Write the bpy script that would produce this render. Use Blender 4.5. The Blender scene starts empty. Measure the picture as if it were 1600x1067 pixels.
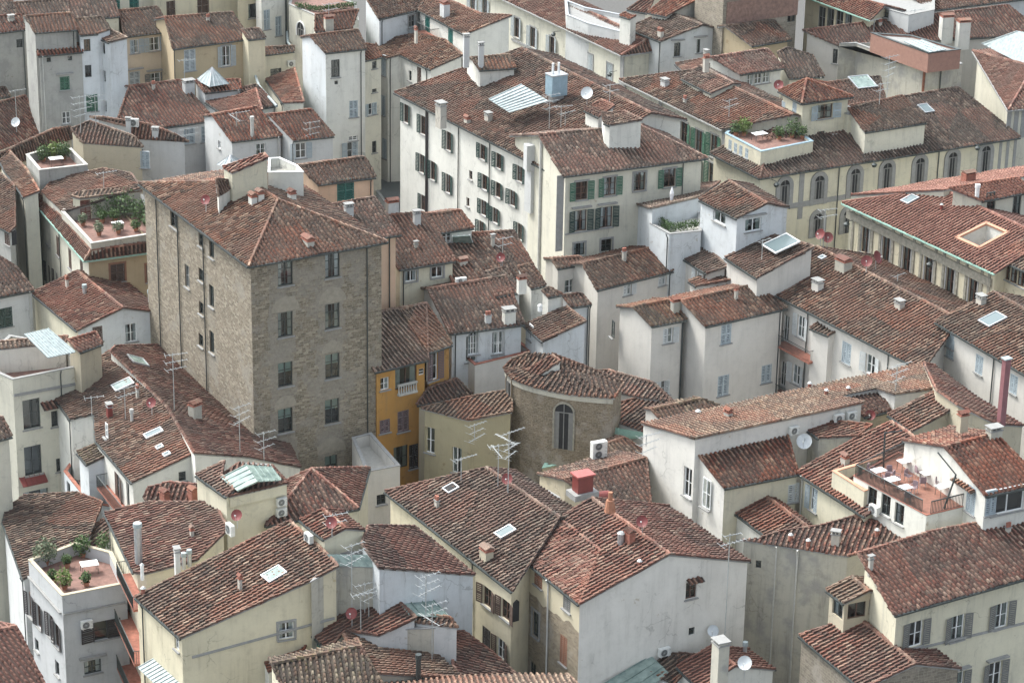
import bpy, math, random
import numpy as np
from mathutils import Vector, Matrix
from mathutils.geometry import tessellate_polygon
random.seed(7)
rng = np.random.default_rng(11)
S = bpy.context.scene
COL = S.collection
PI = math.pi
# ---------------------------------------------------------------- camera, world, sun, exposure
CAM_H = 100.0
FPX, PITCH, ROLL = 4166.8, math.radians(21.727), math.radians(1.023)
CX, CY = 800.0, 533.5
_fw = Vector((0, math.cos(PITCH), -math.sin(PITCH)))
_r0 = Vector((1, 0, 0)); _u0 = _r0.cross(_fw)
_rt = _r0*math.cos(ROLL) + _u0*math.sin(ROLL)
_up = _u0*math.cos(ROLL) - _r0*math.sin(ROLL)
cam_d = bpy.data.cameras.new('camera'); cam = bpy.data.objects.new('camera', cam_d); COL.objects.link(cam)
cam_d.sensor_width = 36; cam_d.lens = 36*FPX/1600; cam_d.clip_start = 1; cam_d.clip_end = 3000
_m = Matrix((( _rt.x,_up.x,-_fw.x,0),(_rt.y,_up.y,-_fw.y,0),(_rt.z,_up.z,-_fw.z,CAM_H),(0,0,0,1)))
cam.matrix_world = _m
S.camera = cam
world = bpy.data.worlds.new('World'); S.world = world; world.use_nodes = True
SUN_EL, SUN_AZ = math.radians(52), math.radians(-58)     # azimuth measured from +y towards +x: light comes from far left
nt = world.node_tree; nt.nodes.clear()
sky = nt.nodes.new('ShaderNodeTexSky'); sky.sky_type = 'NISHITA'; sky.sun_disc = False
sky.sun_elevation = SUN_EL; sky.sun_rotation = SUN_AZ; sky.air_density = 1.0; sky.dust_density = 4.0; sky.ozone_density = 1.0
bg = nt.nodes.new('ShaderNodeBackground'); bg.inputs[1].default_value = 0.15
ow = nt.nodes.new('ShaderNodeOutputWorld')
hs = nt.nodes.new('ShaderNodeHueSaturation'); hs.inputs['Saturation'].default_value = .36; hs.inputs['Value'].default_value = 1.0; tn = nt.nodes.new('ShaderNodeMix'); tn.data_type = 'RGBA'; tn.blend_type = 'MULTIPLY'; tn.inputs[0].default_value = 1; tn.inputs[7].default_value = (.965, 1.0, .985, 1)     # thin overcast greys the blue
nt.links.new(sky.outputs[0], hs.inputs['Color']); nt.links.new(hs.outputs[0], tn.inputs[6]); nt.links.new(tn.outputs[2], bg.inputs[0]); nt.links.new(bg.outputs[0], ow.inputs[0])
sun_d = bpy.data.lights.new('sun', 'SUN'); sun_d.energy = 1.2; sun_d.angle = math.radians(15); sun_d.color = (1, .96, .90)
sun = bpy.data.objects.new('sun', sun_d); COL.objects.link(sun)
_sd = Vector((math.sin(SUN_AZ)*math.cos(SUN_EL), math.cos(SUN_AZ)*math.cos(SUN_EL), math.sin(SUN_EL)))
sun.rotation_euler = _sd.to_track_quat('Z', 'Y').to_euler(); sun.location = (0, 200, 150)
S.view_settings.view_transform = 'Standard'; S.view_settings.look = 'None'
S.view_settings.exposure = 1.5; S.view_settings.gamma = 1.0; S.view_settings.use_curve_mapping = False
try: S.cycles.max_bounces = 6; S.cycles.transparent_max_bounces = 8
except Exception: pass

# ---------------------------------------------------------------- survey helpers: photo bearing + known height -> point in metres
ROWO = [0, 267, 534, 800]
def px(reg, p):
    if reg is None: return p
    return (400*'abcd'.index(reg[0]) + p[0]/4, ROWO[int(reg[1])] + p[1]/4)
def ray(reg, p):
    u, v = px(reg, p)
    return _fw*FPX + _rt*(u-CX) - _up*(v-CY)
CAMP = Vector((0, 0, CAM_H))
def PT(reg, p, z):
    d = ray(reg, p); return CAMP + d*((z-CAM_H)/d.z)
def hit(reg, p, o, n):
    d = ray(reg, p); return CAMP + d*((o-CAMP).dot(n)/d.dot(n))

# ---------------------------------------------------------------- materials
MATS = {}
class NT:
    def __init__(s, name):
        s.m = bpy.data.materials.new(name); s.m.use_nodes = True; s.t = s.m.node_tree; s.t.nodes.clear()
        s.o = s.n('OutputMaterial'); s.b = s.n('BsdfPrincipled'); s.l(s.b.outputs[0], s.o.inputs[0])
    def n(s, k, **kw):
        x = s.t.nodes.new('ShaderNode'+k)
        for a, b in kw.items(): setattr(x, a, b)
        return x
    def l(s, a, b): s.t.links.new(a, b)
    def val(s, x, i, v):
        if hasattr(v, 'is_output'): s.l(v, x.inputs[i])
        else: x.inputs[i].default_value = v
    def noise(s, vec, sc, det=3, rough=.6):
        x = s.n('TexNoise'); x.inputs['Scale'].default_value = sc; x.inputs['Detail'].default_value = det; x.inputs['Roughness'].default_value = rough
        if vec is not None: s.l(vec, x.inputs['Vector'])
        return x.outputs['Fac']
    def ramp(s, f, *st):
        x = s.n('ValToRGB'); s.l(f, x.inputs[0]); e = x.color_ramp.elements
        while len(e) < len(st): e.new(.5)
        for k, (p, c) in enumerate(st):
            e[k].position = p; e[k].color = (*c, 1) if not isinstance(c, (int, float)) else (c, c, c, 1)
        return x.outputs[0]
    def mix(s, f, a, b, mode='MIX'):
        x = s.n('Mix', data_type='RGBA', blend_type=mode); x.clamp_factor = True
        s.val(x, 0, f)
        for i, v in ((6, a), (7, b)):
            if hasattr(v, 'is_output'): s.l(v, x.inputs[i])
            else: x.inputs[i].default_value = (*v[:3], 1)
        return x.outputs[2]
    def math(s, op, a, b=0.0):
        x = s.n('Math', operation=op); s.val(x, 0, a); s.val(x, 1, b); return x.outputs[0]
    def vmul(s, v, k):
        x = s.n('VectorMath', operation='MULTIPLY'); s.l(v, x.inputs[0]); x.inputs[1].default_value = k; return x.outputs[0]
    def bump(s, h, st, d=.02):
        x = s.n('Bump'); x.inputs['Strength'].default_value = st; x.inputs['Distance'].default_value = d
        s.l(h, x.inputs['Height']); s.l(x.outputs[0], s.b.inputs['Normal'])
def plain(name, col, rough=.7, metal=0, var=.12):
    if name in MATS: return MATS[name]
    t = NT(name); g = t.n('NewGeometry').outputs['Position']
    n = t.noise(g, 3.0, 4)
    a = tuple(max(0, c*(1-var)) for c in col); b = tuple(min(1, c*(1+var)) for c in col)
    t.l(t.ramp(n, (.3, a), (.7, b)), t.b.inputs['Base Color'])
    t.b.inputs['Roughness'].default_value = rough; t.b.inputs['Metallic'].default_value = metal
    MATS[name] = t.m; return t.m
def plaster(name, col, dirt=.5, dcol=(.2, .2, .19), patch=None, pamt=.0):
    key = 'plaster_'+name
    if key in MATS: return MATS[key]
    t = NT(key); g = t.n('NewGeometry').outputs['Position']
    big = t.noise(t.vmul(g, (1, 1, .8)), .35, 5, .65)
    streak = t.noise(t.vmul(g, (1.6, 1.6, .12)), 1.3, 4, .7)
    fine = t.noise(g, 6, 5, .75)
    c = t.mix(t.ramp(big, (.35, 0), (.75, 1)), tuple(x*1.04 for x in col), tuple(x*.86 for x in col))
    dm = t.math('MULTIPLY', t.ramp(streak, (.5, 0), (.78, 1)), t.ramp(big, (.38, .15), (.62, 1)))
    c = t.mix(t.math('MULTIPLY', dm, dirt), c, dcol)
    mid = t.noise(t.vmul(g, (1, 1, 1.4)), 1.1, 6, .75)
    c = t.mix(t.math('MULTIPLY', t.ramp(mid, (.54, 0), (.72, 1)), dirt*.45), c, dcol)
    c = t.mix(t.math('MULTIPLY', t.ramp(fine, (.4, 0), (.75, 1)), .18), c, tuple(x*.72 for x in col))
    if dirt > .4:
        pl = t.noise(t.vmul(g, (1, 1, 1.2)), .8, 8, .72); under = tuple(x*k for x, k in zip(col, (.66, .60, .52)))
        c = t.mix(t.math('MULTIPLY', t.ramp(pl, (.655, 0), (.668, 1)), .8), c, under)
        vo = t.n('TexVoronoi', feature='DISTANCE_TO_EDGE'); vo.inputs['Scale'].default_value = .33; wn = t.n('TexNoise'); wn.inputs['Scale'].default_value = 1.1; wn.inputs['Detail'].default_value = 5; t.l(g, wn.inputs['Vector'])
        ad = t.n('VectorMath', operation='MULTIPLY_ADD'); t.l(wn.outputs['Color'], ad.inputs[0]); ad.inputs[1].default_value = (1.5, 1.5, 1.5); t.l(g, ad.inputs[2]); t.l(ad.outputs[0], vo.inputs['Vector'])
        c = t.mix(t.math('MULTIPLY', t.math('LESS_THAN', vo.outputs['Distance'], .011), t.ramp(big, (.5, 0), (.6, .55))), c, tuple(x*.45 for x in col))
    if patch:
        pm = t.noise(t.vmul(g, (1, 1, .9)), .55, 7, .6)
        c = t.mix(t.math('MULTIPLY', t.ramp(pm, (.54-pamt, 0), (.66-pamt, 1)), .8), c, patch)
    t.l(c, t.b.inputs['Base Color']); t.b.inputs['Roughness'].default_value = .93
    t.bump(fine, .35, .03)
    MATS[key] = t.m; return t.m
def stone(name, cols, bw=.42, bh=.17, mortar=(.36, .32, .26), patch=(.33, .30, .26), pamt=.0, bands=None):
    key = 'stone_'+name
    if key in MATS: return MATS[key]
    t = NT(key); uv = t.n('UVMap').outputs[0]
    g = t.n('NewGeometry').outputs['Position']
    nz = t.n('TexNoise'); nz.inputs['Scale'].default_value = 1.7; nz.inputs['Detail'].default_value = 3; t.l(uv, nz.inputs['Vector'])
    off = t.n('VectorMath', operation='MULTIPLY_ADD'); t.l(nz.outputs['Color'], off.inputs[0]); off.inputs[1].default_value = (.22, .16, 0); t.l(uv, off.inputs[2])
    br = t.n('TexBrick'); t.l(off.outputs[0], br.inputs['Vector'])
    br.inputs['Scale'].default_value = 1; br.inputs['Brick Width'].default_value = bw; br.inputs['Row Height'].default_value = bh
    br.inputs['Mortar Size'].default_value = .018; br.inputs['Mortar Smooth'].default_value = .3; br.inputs['Bias'].default_value = 0
    br.inputs['Color1'].default_value = (0, 0, 0, 1); br.inputs['Color2'].default_value = (1, 1, 1, 1); br.inputs['Mortar'].default_value = (.5, .5, .5, 1)
    br.offset = .5; br.squash = .7; br.squash_frequency = 3
    c = t.ramp(br.outputs['Color'], (0, cols[0]), (.35, cols[1]), (.7, cols[2]), (1, cols[3]))
    vor = t.n('TexVoronoi'); vor.inputs['Scale'].default_value = 3.2; t.l(t.vmul(uv, (1, 2.2, 1)), vor.inputs['Vector'])
    c = t.mix(.45, c, t.ramp(t.math('FRACT', t.math('MULTIPLY', vor.outputs['Distance'], 3.7)), (.1, cols[3]), (.9, cols[0])))
    c = t.mix(t.math('MULTIPLY', br.outputs['Fac'], .6), c, mortar)
    big = t.noise(g, .5, 6, .65)
    c = t.mix(t.ramp(big, (.53-pamt, 0), (.62-pamt, .75)), c, patch)
    if bands:                                  # rendered strips running up the window columns
        sx = t.n('SeparateXYZ'); t.l(uv, sx.inputs[0]); wob = t.math('MULTIPLY', t.math('SUBTRACT', t.noise(g, .8, 4), .5), 1.6)
        xx = t.math('ADD', sx.outputs[0], wob); acc = None
        for (b0, hw) in bands:
            d = t.math('ABSOLUTE', t.math('SUBTRACT', xx, b0)); m = t.math('LESS_THAN', d, hw)
            acc = m if acc is None else t.math('MAXIMUM', acc, m)
        c = t.mix(t.math('MULTIPLY', acc, t.ramp(t.noise(g, .9, 4), (.38, .15), (.55, .8))), c, patch)
    fine = t.noise(g, 5, 5, .8)
    c = t.mix(t.ramp(fine, (.35, .0), (.8, .5)), c, tuple(x*.5 for x in cols[1]))
    t.l(c, t.b.inputs['Base Color']); t.b.inputs['Roughness'].default_value = .95
    t.bump(t.math('ADD', t.math('MULTIPLY', br.outputs['Fac'], -.8), fine), .5, .04)
    MATS[key] = t.m; return t.m
def tiles(name, cols, lich=(.30, .27, .20), lamt=.5, dark=.5, bed=False):
    """clay tiles: every tile its own tone, weathering and lichen over it"""
    shade_k = bed if bed else 1.0
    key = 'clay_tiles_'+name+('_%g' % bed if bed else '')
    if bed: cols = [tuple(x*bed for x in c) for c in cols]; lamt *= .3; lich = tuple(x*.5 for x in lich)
    if key in MATS: return MATS[key]
    t = NT(key); uv = t.n('UVMap').outputs[0]; g = t.n('NewGeometry').outputs['Position']
    fl = t.n('VectorMath', operation='FLOOR'); t.l(uv, fl.inputs[0])
    oi = t.n('ObjectInfo').outputs['Random']
    wn = t.n('TexWhiteNoise', noise_dimensions='4D'); t.l(fl.outputs[0], wn.inputs['Vector']); t.l(t.math('MULTIPLY', oi, 100), wn.inputs['W'])
    c = t.ramp(wn.outputs['Value'], (0, cols[0]), (.26, cols[1]), (.5, cols[2]), (.74, cols[3]), (.93, cols[4]))
    w2 = t.n('TexWhiteNoise', noise_dimensions='4D'); t.l(fl.outputs[0], w2.inputs['Vector']); t.l(t.math('ADD', t.math('MULTIPLY', oi, 100), 7.7), w2.inputs['W'])
    amp = .25 if name == 'new' else .62
    c = t.mix(1.0, c, t.ramp(w2.outputs['Value'], (0, 1-amp*.55), (1, min(1.0, 1.0))), 'MULTIPLY')
    c = t.mix(t.math('MULTIPLY', t.math('GREATER_THAN', w2.outputs['Value'], .86), .08 if name == 'new' else .38), c, tuple(x*shade_k for x in (.46, .36, .27)))
    if name != 'new':
        vo = t.n('TexVoronoi'); vo.inputs['Scale'].default_value = .30; t.l(t.vmul(g, (1, 1, 1)), vo.inputs['Vector']); sc = t.n('SeparateColor'); t.l(vo.outputs['Color'], sc.inputs[0])
        c = t.mix(t.math('MULTIPLY', t.ramp(sc.outputs[0], (.62, 0), (.66, 1)), .45), c, tuple(x*shade_k for x in (.36, .135, .085)))
        c = t.mix(t.math('MULTIPLY', t.ramp(sc.outputs[1], (.60, 0), (.64, 1)), .38), c, tuple(x*shade_k for x in (.13, .095, .078)))
    big = t.noise(g, .45, 5, .6)
    c = t.mix(t.math('MULTIPLY', t.ramp(big, (.40, 0), (.66, 1)), dark), c, (.052, .042, .037))
    hv = t.n('HueSaturation'); t.l(c, hv.inputs['Color']); t.l(t.math('ADD', t.math('MULTIPLY', t.math('FRACT', t.math('MULTIPLY', oi, 7.3)), .26), .64), hv.inputs['Value']); t.l(t.math('ADD', t.math('MULTIPLY', t.math('FRACT', t.math('MULTIPLY', oi, 13.7)), .25), .86), hv.inputs['Saturation']); c = hv.outputs[0]
    mid = t.noise(g, 3.6, 5, .8)
    c = t.mix(t.math('MULTIPLY', t.ramp(mid, (.50, 0), (.66, 1)), lamt), c, lich)
    mid2 = t.noise(t.vmul(g, (1.1, 1.1, 1.1)), 7.5, 4, .8)
    c = t.mix(t.math('MULTIPLY', t.ramp(mid2, (.5, 0), (.68, 1)), .5), c, (.045, .038, .033))
    t.l(c, t.b.inputs['Base Color']); t.b.inputs['Roughness'].default_value = .9
    t.bump(mid2, .3, .02)
    MATS[key] = t.m; return t.m
TSPEC = {
 'old': ([(.105,.062,.048),(.175,.082,.056),(.23,.102,.066),(.30,.145,.096),(.46,.30,.22)], dict(lamt=.45, dark=.5)),
 'dark': ([(.080,.054,.045),(.13,.073,.055),(.175,.090,.064),(.24,.133,.094),(.39,.275,.21)], dict(lamt=.45, dark=.55)),
 'red': ([(.14,.056,.041),(.23,.078,.052),(.30,.098,.064),(.35,.135,.089),(.47,.27,.19)], dict(lamt=.28, dark=.35)),
 'new': ([(.23,.084,.056),(.275,.098,.065),(.305,.113,.074),(.335,.135,.087),(.39,.175,.12)], dict(lamt=.08, dark=.10)),
 'pale': ([(.17,.105,.078),(.26,.15,.105),(.33,.195,.135),(.38,.235,.16),(.47,.34,.25)], dict(lamt=.5, dark=.4)),
 'moss': ([(.11,.078,.055),(.17,.098,.066),(.225,.125,.082),(.29,.175,.12),(.42,.33,.225)], dict(lich=(.17,.15,.06), lamt=.6, dark=.5)),
}
TILE = {k: tiles(k, v[0], **v[1]) for k, v in TSPEC.items()}
SHADED_BED = {TILE[k]: tiles(k, v[0], bed=.20, **v[1]) for k, v in TSPEC.items()}  # channel copies: shade between the tile rows painted in as darker clay
SHADED_SIDE = {TILE[k]: tiles(k, v[0], bed=.50, **v[1]) for k, v in TSPEC.items()}  # cover tile flanks: their shading painted into the colour, same on both sides
M_GREY = plain('grey_stone_trim', (.26, .26, .255), .85)
M_LGREY = plain('pale_stone_trim', (.42, .41, .38), .85)
M_WHITE = plain('white_paint', (.74, .75, .75), .55)
M_DARKMET = plain('dark_gutter_metal', (.055, .065, .065), .45, .3)
M_GREENMET = plain('green_copper', (.26, .42, .36), .6, .0)
M_INT = plain('dark_room', (.022, .022, .024), .9)
M_METAL = plain('galvanised_metal', (.50, .52, .54), .4, .7)
M_PIPEW = plain('grey_pipe', (.45, .45, .43), .6)
M_RED = plain('dark_red_paint', (.17, .035, .03), .5)
M_BROWN = plain('brown_paint', (.10, .055, .04), .6)
M_TERRA = plain('terracotta_floor', (.19, .105, .085), .8, 0, .3)
M_STONE = plain('brown_grey_stone', (.25, .235, .195), .9, 0, .3)
M_SHEET = plain('white_sheet_metal', (.31, .36, .37), .5, 0, .25)
M_CLOTH = plain('white_cloth', (.78, .78, .80), .9)
M_CURT = plain('curtain_cloth', (.50, .52, .50), .9)
M_BLIND = plain('pale_green_blind', (.36, .47, .44), .8)
M_BRICK = plain('red_brick', (.30, .12, .085), .9, 0, .3)
M_RUST = plain('rusty_metal', (.19, .075, .045), .8, .2, .3)
M_BLUEG = plain('blue_grey_metal', (.30, .42, .50), .45, .3)
SHC = {'green': plain('green_shutter', (.045, .13, .085), .55), 'dgreen': plain('dark_green_shutter', (.022, .050, .045), .5),
       'blue': plain('grey_blue_shutter', (.33, .39, .43), .6), 'brown': plain('brown_shutter', (.085, .055, .045), .6),
       'grey': plain('grey_shutter', (.36, .40, .42), .6), 'lgrey': plain('pale_grey_shutter', (.50, .53, .54), .6), 'dkgrey': plain('weathered_grey_shutter', (.17, .17, .165), .7),
       'purple': plain('purple_brown_shutter', (.15, .11, .12), .6), 'teal': plain('teal_shutter', (.018, .12, .105), .5),
       'black': plain('dark_brown_shutter', (.035, .030, .032), .5), 'red': plain('red_brown_door', (.14, .05, .038), .6), 'orange': plain('rusty_wood_shutter', (.23, .115, .075), .7)}
def glass_mat():
    t = NT('window_glass'); t.t.nodes.remove(t.b)
    tr = t.n('BsdfTransparent'); tr.inputs[0].default_value = (.62, .68, .68, 1)
    gl = t.n('BsdfGlossy'); gl.inputs['Roughness'].default_value = .06; gl.inputs[0].default_value = (.9, .95, 1, 1)
    fr = t.n('Fresnel'); fr.inputs[0].default_value = 1.5
    m = t.n('MixShader'); t.l(t.math('ADD', t.math('MULTIPLY', fr.outputs[0], 1.2), .05), m.inputs[0]); t.l(tr.outputs[0], m.inputs[1]); t.l(gl.outputs[0], m.inputs[2]); t.l(m.outputs[0], t.o.inputs[0])
    return t.m
M_GLASS = glass_mat()
def glassroof_mat():
    t = NT('glass_roof'); g = t.n('NewGeometry').outputs['Position']
    t.l(t.ramp(t.noise(g, 1.5, 4), (.3, (.10, .15, .14)), (.7, (.26, .33, .30))), t.b.inputs['Base Color'])
    t.b.inputs['Roughness'].default_value = .12; t.b.inputs['Specular IOR Level'].default_value = .8
    return t.m
M_GROOF = glassroof_mat()
def leaf_mat(name, a, b):
    t = NT(name); g = t.n('NewGeometry').outputs['Position']
    t.l(t.ramp(t.noise(g, 4, 3), (.3, a), (.7, b)), t.b.inputs['Base Color']); t.b.inputs['Roughness'].default_value = .7
    return t.m
M_LEAF = leaf_mat('green_leaves', (.035, .07, .022), (.09, .15, .045))
M_LEAF2 = leaf_mat('yellow_green_leaves', (.08, .13, .03), (.17, .23, .06))
M_LEAF3 = leaf_mat('grey_green_leaves', (.09, .12, .07), (.18, .21, .13))

# ---------------------------------------------------------------- mesh buffer
class MB:
    def __init__(s): s.v = []; s.f = []; s.mi = []; s.mats = []; s.uv = []; s.big = []
    def mat(s, m):
        if m not in s.mats: s.mats.append(m)
        return s.mats.index(m)
    def face(s, pts, m, uv=None):
        b = len(s.v); s.v.extend([tuple(p) for p in pts]); s.f.append(tuple(range(b, b+len(pts)))); s.mi.append(s.mat(m))
        s.uv.append(uv if uv else [(0.5, 0.5)]*len(pts))
    def box(s, c, d, m, ax=None, taper=1.0):
        """box centred at c, size d, axes ax=(x,y,z) vectors"""
        X, Y, Z = ax if ax else (Vector((1,0,0)), Vector((0,1,0)), Vector((0,0,1)))
        c = Vector(c); P = []
        for k in (-.5, .5):
            tp = taper if k > 0 else 1
            for i, j in ((-.5,-.5),(.5,-.5),(.5,.5),(-.5,.5)): P.append(c + X*(d[0]*i*tp) + Y*(d[1]*j*tp) + Z*(d[2]*k))
        for q in ((0,3,2,1),(4,5,6,7),(0,1,5,4),(1,2,6,5),(2,3,7,6),(3,0,4,7)): s.face([P[i] for i in q], m)
    def tube(s, a, b, r, m, n=6, r2=None, cap=True):
        a = Vector(a); b = Vector(b); d = (b-a)
        if d.length < 1e-6: return
        d.normalize(); x = d.orthogonal().normalized(); y = d.cross(x); r2 = r if r2 is None else r2
        A = [a + x*(r*math.cos(2*PI*i/n)) + y*(r*math.sin(2*PI*i/n)) for i in range(n)]
        B = [b + x*(r2*math.cos(2*PI*i/n)) + y*(r2*math.sin(2*PI*i/n)) for i in range(n)]
        for i in range(n): j = (i+1) % n; s.face([A[i], A[j], B[j], B[i]], m)
        if cap: s.face(A[::-1], m); s.face(B, m)
    def arr(s, V, F, m, UV):
        """numpy block: V (n,3), F (k,4) indices, UV (k,4,2)"""
        s.big.append((V, F, s.mat(m), UV))
    def build(s, name, parent=None, base=(0,0,0), smooth=False):
        v = [np.array(s.v, dtype=np.float64).reshape(-1, 3)]; n0 = len(s.v)
        li = [i for f in s.f for i in f]; lt = [len(f) for f in s.f]; mi = list(s.mi); uv = [c for u in s.uv for c in u]
        li = [np.array(li, dtype=np.int64)]; lt = [np.array(lt, dtype=np.int64)]; mi = [np.array(mi, dtype=np.int64)]; uv = [np.array(uv, dtype=np.float64).reshape(-1, 2)]
        for V, F, m, U in s.big:
            v.append(V); li.append((F+n0).reshape(-1)); lt.append(np.full(len(F), 4)); mi.append(np.full(len(F), m)); uv.append(U.reshape(-1, 2)); n0 += len(V)
        v = np.concatenate(v) - np.array(base); li = np.concatenate(li); lt = np.concatenate(lt); mi = np.concatenate(mi); uv = np.concatenate(uv)
        me = bpy.data.meshes.new(name); me.vertices.add(len(v)); me.vertices.foreach_set('co', v.reshape(-1))
        me.loops.add(len(li)); me.loops.foreach_set('vertex_index', li.astype(np.int32))
        me.polygons.add(len(lt)); st = np.concatenate([[0], np.cumsum(lt)[:-1]]) if len(lt) else np.array([])
        me.polygons.foreach_set('loop_start', st.astype(np.int32)); me.polygons.foreach_set('loop_total', lt.astype(np.int32))
        for m in s.mats: me.materials.append(m)
        me.polygons.foreach_set('material_index', mi.astype(np.int32))
        l = me.uv_layers.new(name='UVMap'); l.data.foreach_set('uv', uv.reshape(-1).astype(np.float32))
        me.update(calc_edges=True); me.validate()
        if smooth: me.polygons.foreach_set('use_smooth', [True]*len(lt))
        o = bpy.data.objects.new(name, me); COL.objects.link(o)
        if parent: o.parent = parent
        return o
def tag(o, label=None, cat=None, group=None, kind=None):
    if label: o['label'] = label
    if cat: o['category'] = cat
    if group: o['group'] = group
    if kind: o['kind'] = kind
    return o
def empty(name, loc, label=None, cat=None, group=None, rz=0):
    o = bpy.data.objects.new(name, None); COL.objects.link(o); o.location = loc; o.rotation_euler = (0, 0, rz); o.empty_display_size = .5
    return tag(o, label, cat, group)

# ---------------------------------------------------------------- roofs of real tiles
PITCHT, LT = .38, .42
def wv(x, y, ph): return .5*np.sin(x*.9+ph)+.35*np.sin(y*1.1+2.3*ph+x*.35)+.3*np.sin(x*2.1+y*1.7+ph*3.1)
def tile_rows(mb, O, s, e, n, a, t0, t1, row, m, r=.115, lift=.0, L=LT, jit=.014, urow=None, warp=None):
    """cover tiles: arrays a (across), t0 (upper end), t1 (lower end)"""
    k = len(a)
    if k == 0: return
    O, s, e, n = [np.array(x, dtype=float) for x in (O, s, e, n)]
    ja = a + rng.normal(0, jit, k); jh = rng.normal(0, .008, k) + lift
    prof_lo = [(-r, 0), (-.6*r, r*.86), (.6*r, r*.86), (r, 0)]; prof_hi = [(-.84*r, 0), (-.52*r, r*.62), (.52*r, r*.62), (.84*r, 0)]
    V = np.zeros((k, 8, 3)); tw = rng.normal(0, .012, k)
    for i, (x, h) in enumerate(prof_lo):
        V[:, i] = O + np.outer(ja+x+tw, s) + np.outer(t1, e) + np.outer(jh+h+(.045 if h > 0 else -.03), n)
    for i, (x, h) in enumerate(prof_hi):
        V[:, 4+i] = O + np.outer(ja+x-tw, s) + np.outer(t0-.03, e) + np.outer(jh+h+(.0 if h > 0 else -.03), n)
    if warp is not None:
        tc = (t0+t1)/2; V += (np.outer(wv(a, tc, warp)*.055, n)+np.outer(wv(a*.3, tc*1.6, warp+1)*.05, s))[:, None, :]
    b = (np.arange(k)*8)[:, None]
    u = (urow if urow is not None else np.floor(a/PITCHT)*2+1)+.5; w = row+.5
    V = V.reshape(-1, 3)
    for quads, mm in ((([1,2,6,5],[3,2,1,0]), m), (([0,1,5,4],[2,3,7,6]), SHADED_SIDE.get(m, m) if r < .128 else m)):
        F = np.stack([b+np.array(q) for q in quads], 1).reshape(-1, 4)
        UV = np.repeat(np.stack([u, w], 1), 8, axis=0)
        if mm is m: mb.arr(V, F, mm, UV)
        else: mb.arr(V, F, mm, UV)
def xings(loops2, a):
    ts = []
    for lp in loops2:
        for i in range(len(lp)):
            (a0, t0), (a1, t1) = lp[i], lp[(i+1) % len(lp)]
            if (a0 <= a) != (a1 <= a): ts.append(t0+(t1-t0)*(a-a0)/(a1-a0))
    return sorted(ts)
def tile_face(mb, loops, m, thick=.13, under=None, verge=(), pitch=PITCHT):
    """planar roof polygon (outer loop + holes), world Vectors"""
    P = loops[0]; n = Vector((0,0,0))
    for i in range(len(P)): n += (P[i]-P[0]).cross(P[(i+1) % len(P)]-P[0])
    n.normalize()
    if n.z < 0: n = -n
    s = Vector((0,0,1)).cross(n)
    if s.length < 1e-3: s = Vector((1,0,0))
    s.normalize(); e = s.cross(n); 
    if e.z > 0: e = -e; s = -s
    O = P[0].copy()
    l2 = [[((p-O).dot(s), (p-O).dot(e)) for p in lp] for lp in loops]
    tri = tessellate_polygon([[Vector((x, y, 0)) for x, y in lp] for lp in l2]); flat = [q for lp in loops for q in lp]; f2 = [q for lp in l2 for q in lp]
    for T in tri:
        mb.face([flat[i]-n*.075 for i in T], SHADED_BED.get(m, m), [(f2[i][0]/pitch*2, f2[i][1]/LT) for i in T])
        mb.face([flat[i]-n*thick for i in reversed(T)], under or M_GREY)
    for lp in loops:
        for i in range(len(lp)):
            p, q = lp[i], lp[(i+1) % len(lp)]; mb.face([p-n*.02, q-n*.02, q-n*thick, p-n*thick], under or M_GREY)
    amin = min(x for x, y in l2[0]); amax = max(x for x, y in l2[0])
    A, T0, T1, R = [], [], [], []; bq = []; ph = random.uniform(0, 6)
    k = math.floor(amin/pitch)
    while k*pitch < amax:
        a = (k+.5)*pitch; k += 1
        ts = xings(l2, a)
        for i in range(0, len(ts)-1, 2):
            lo, hi = ts[i], ts[i+1]
            if hi-lo < .12: continue
            ks = max(1, int((hi-lo)/1.1))
            for q_ in range(ks): bq.append((a, lo+(hi-lo)*q_/ks, lo+(hi-lo)*(q_+1)/ks))
            t = hi + random.uniform(-.04, .06); j = 0
            while t > lo+.05:
                A.append(a); T1.append(t); T0.append(max(lo, t-LT)); R.append(math.floor(t/LT)); t -= LT
    tile_rows(mb, O, s, e, n, np.array(A), np.array(T0), np.array(T1), np.array(R, dtype=float), m, warp=ph)
    if bq:
        Bq = np.array(bq); V = []; No, So, Eo, Oo = [np.array(v, dtype=float) for v in (n, s, e, O)]
        for da, ti in ((-.5, 1), (.5, 1), (.5, 2), (-.5, 2)):
            a_ = Bq[:, 0]+da*pitch; t_ = Bq[:, ti]; V.append(Oo+np.outer(a_+wv(a_*.3, t_*1.6, ph+1)*.05, So)+np.outer(t_, Eo)+np.outer(wv(a_, t_, ph)*.055, No))
        V = np.stack(V, 1).reshape(-1, 3); U = np.stack([Bq[:, 0]/pitch*2, Bq[:, 1]/LT], 1); U = np.stack([U, U+[0, 0], U+[0, 2.6], U+[0, 2.6]], 1)
        mb.arr(V, np.arange(len(V)).reshape(-1, 4), SHADED_BED.get(m, m), U)
    return n, s, e
def cap_row(mb, p, q, m, r=.15, lift=.03):
    """ridge or hip tiles from p to q"""
    d = q-p; ln = d.length
    if ln < .3: return
    e = d/ln; s = e.cross(Vector((0,0,1)))
    if s.length < 1e-4: return
    s.normalize(); n = s.cross(e); k = max(1, int(ln/.42)); L = ln/k
    t1 = (np.arange(k)+1)*L; t0 = t1-L
    tile_rows(mb, p, s, e, n, np.zeros(k), t0, t1, np.arange(k, dtype=float)+random.randint(0, 900), m, r=r, lift=lift, urow=np.full(k, float(random.randint(0, 5000))*2+1))
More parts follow.
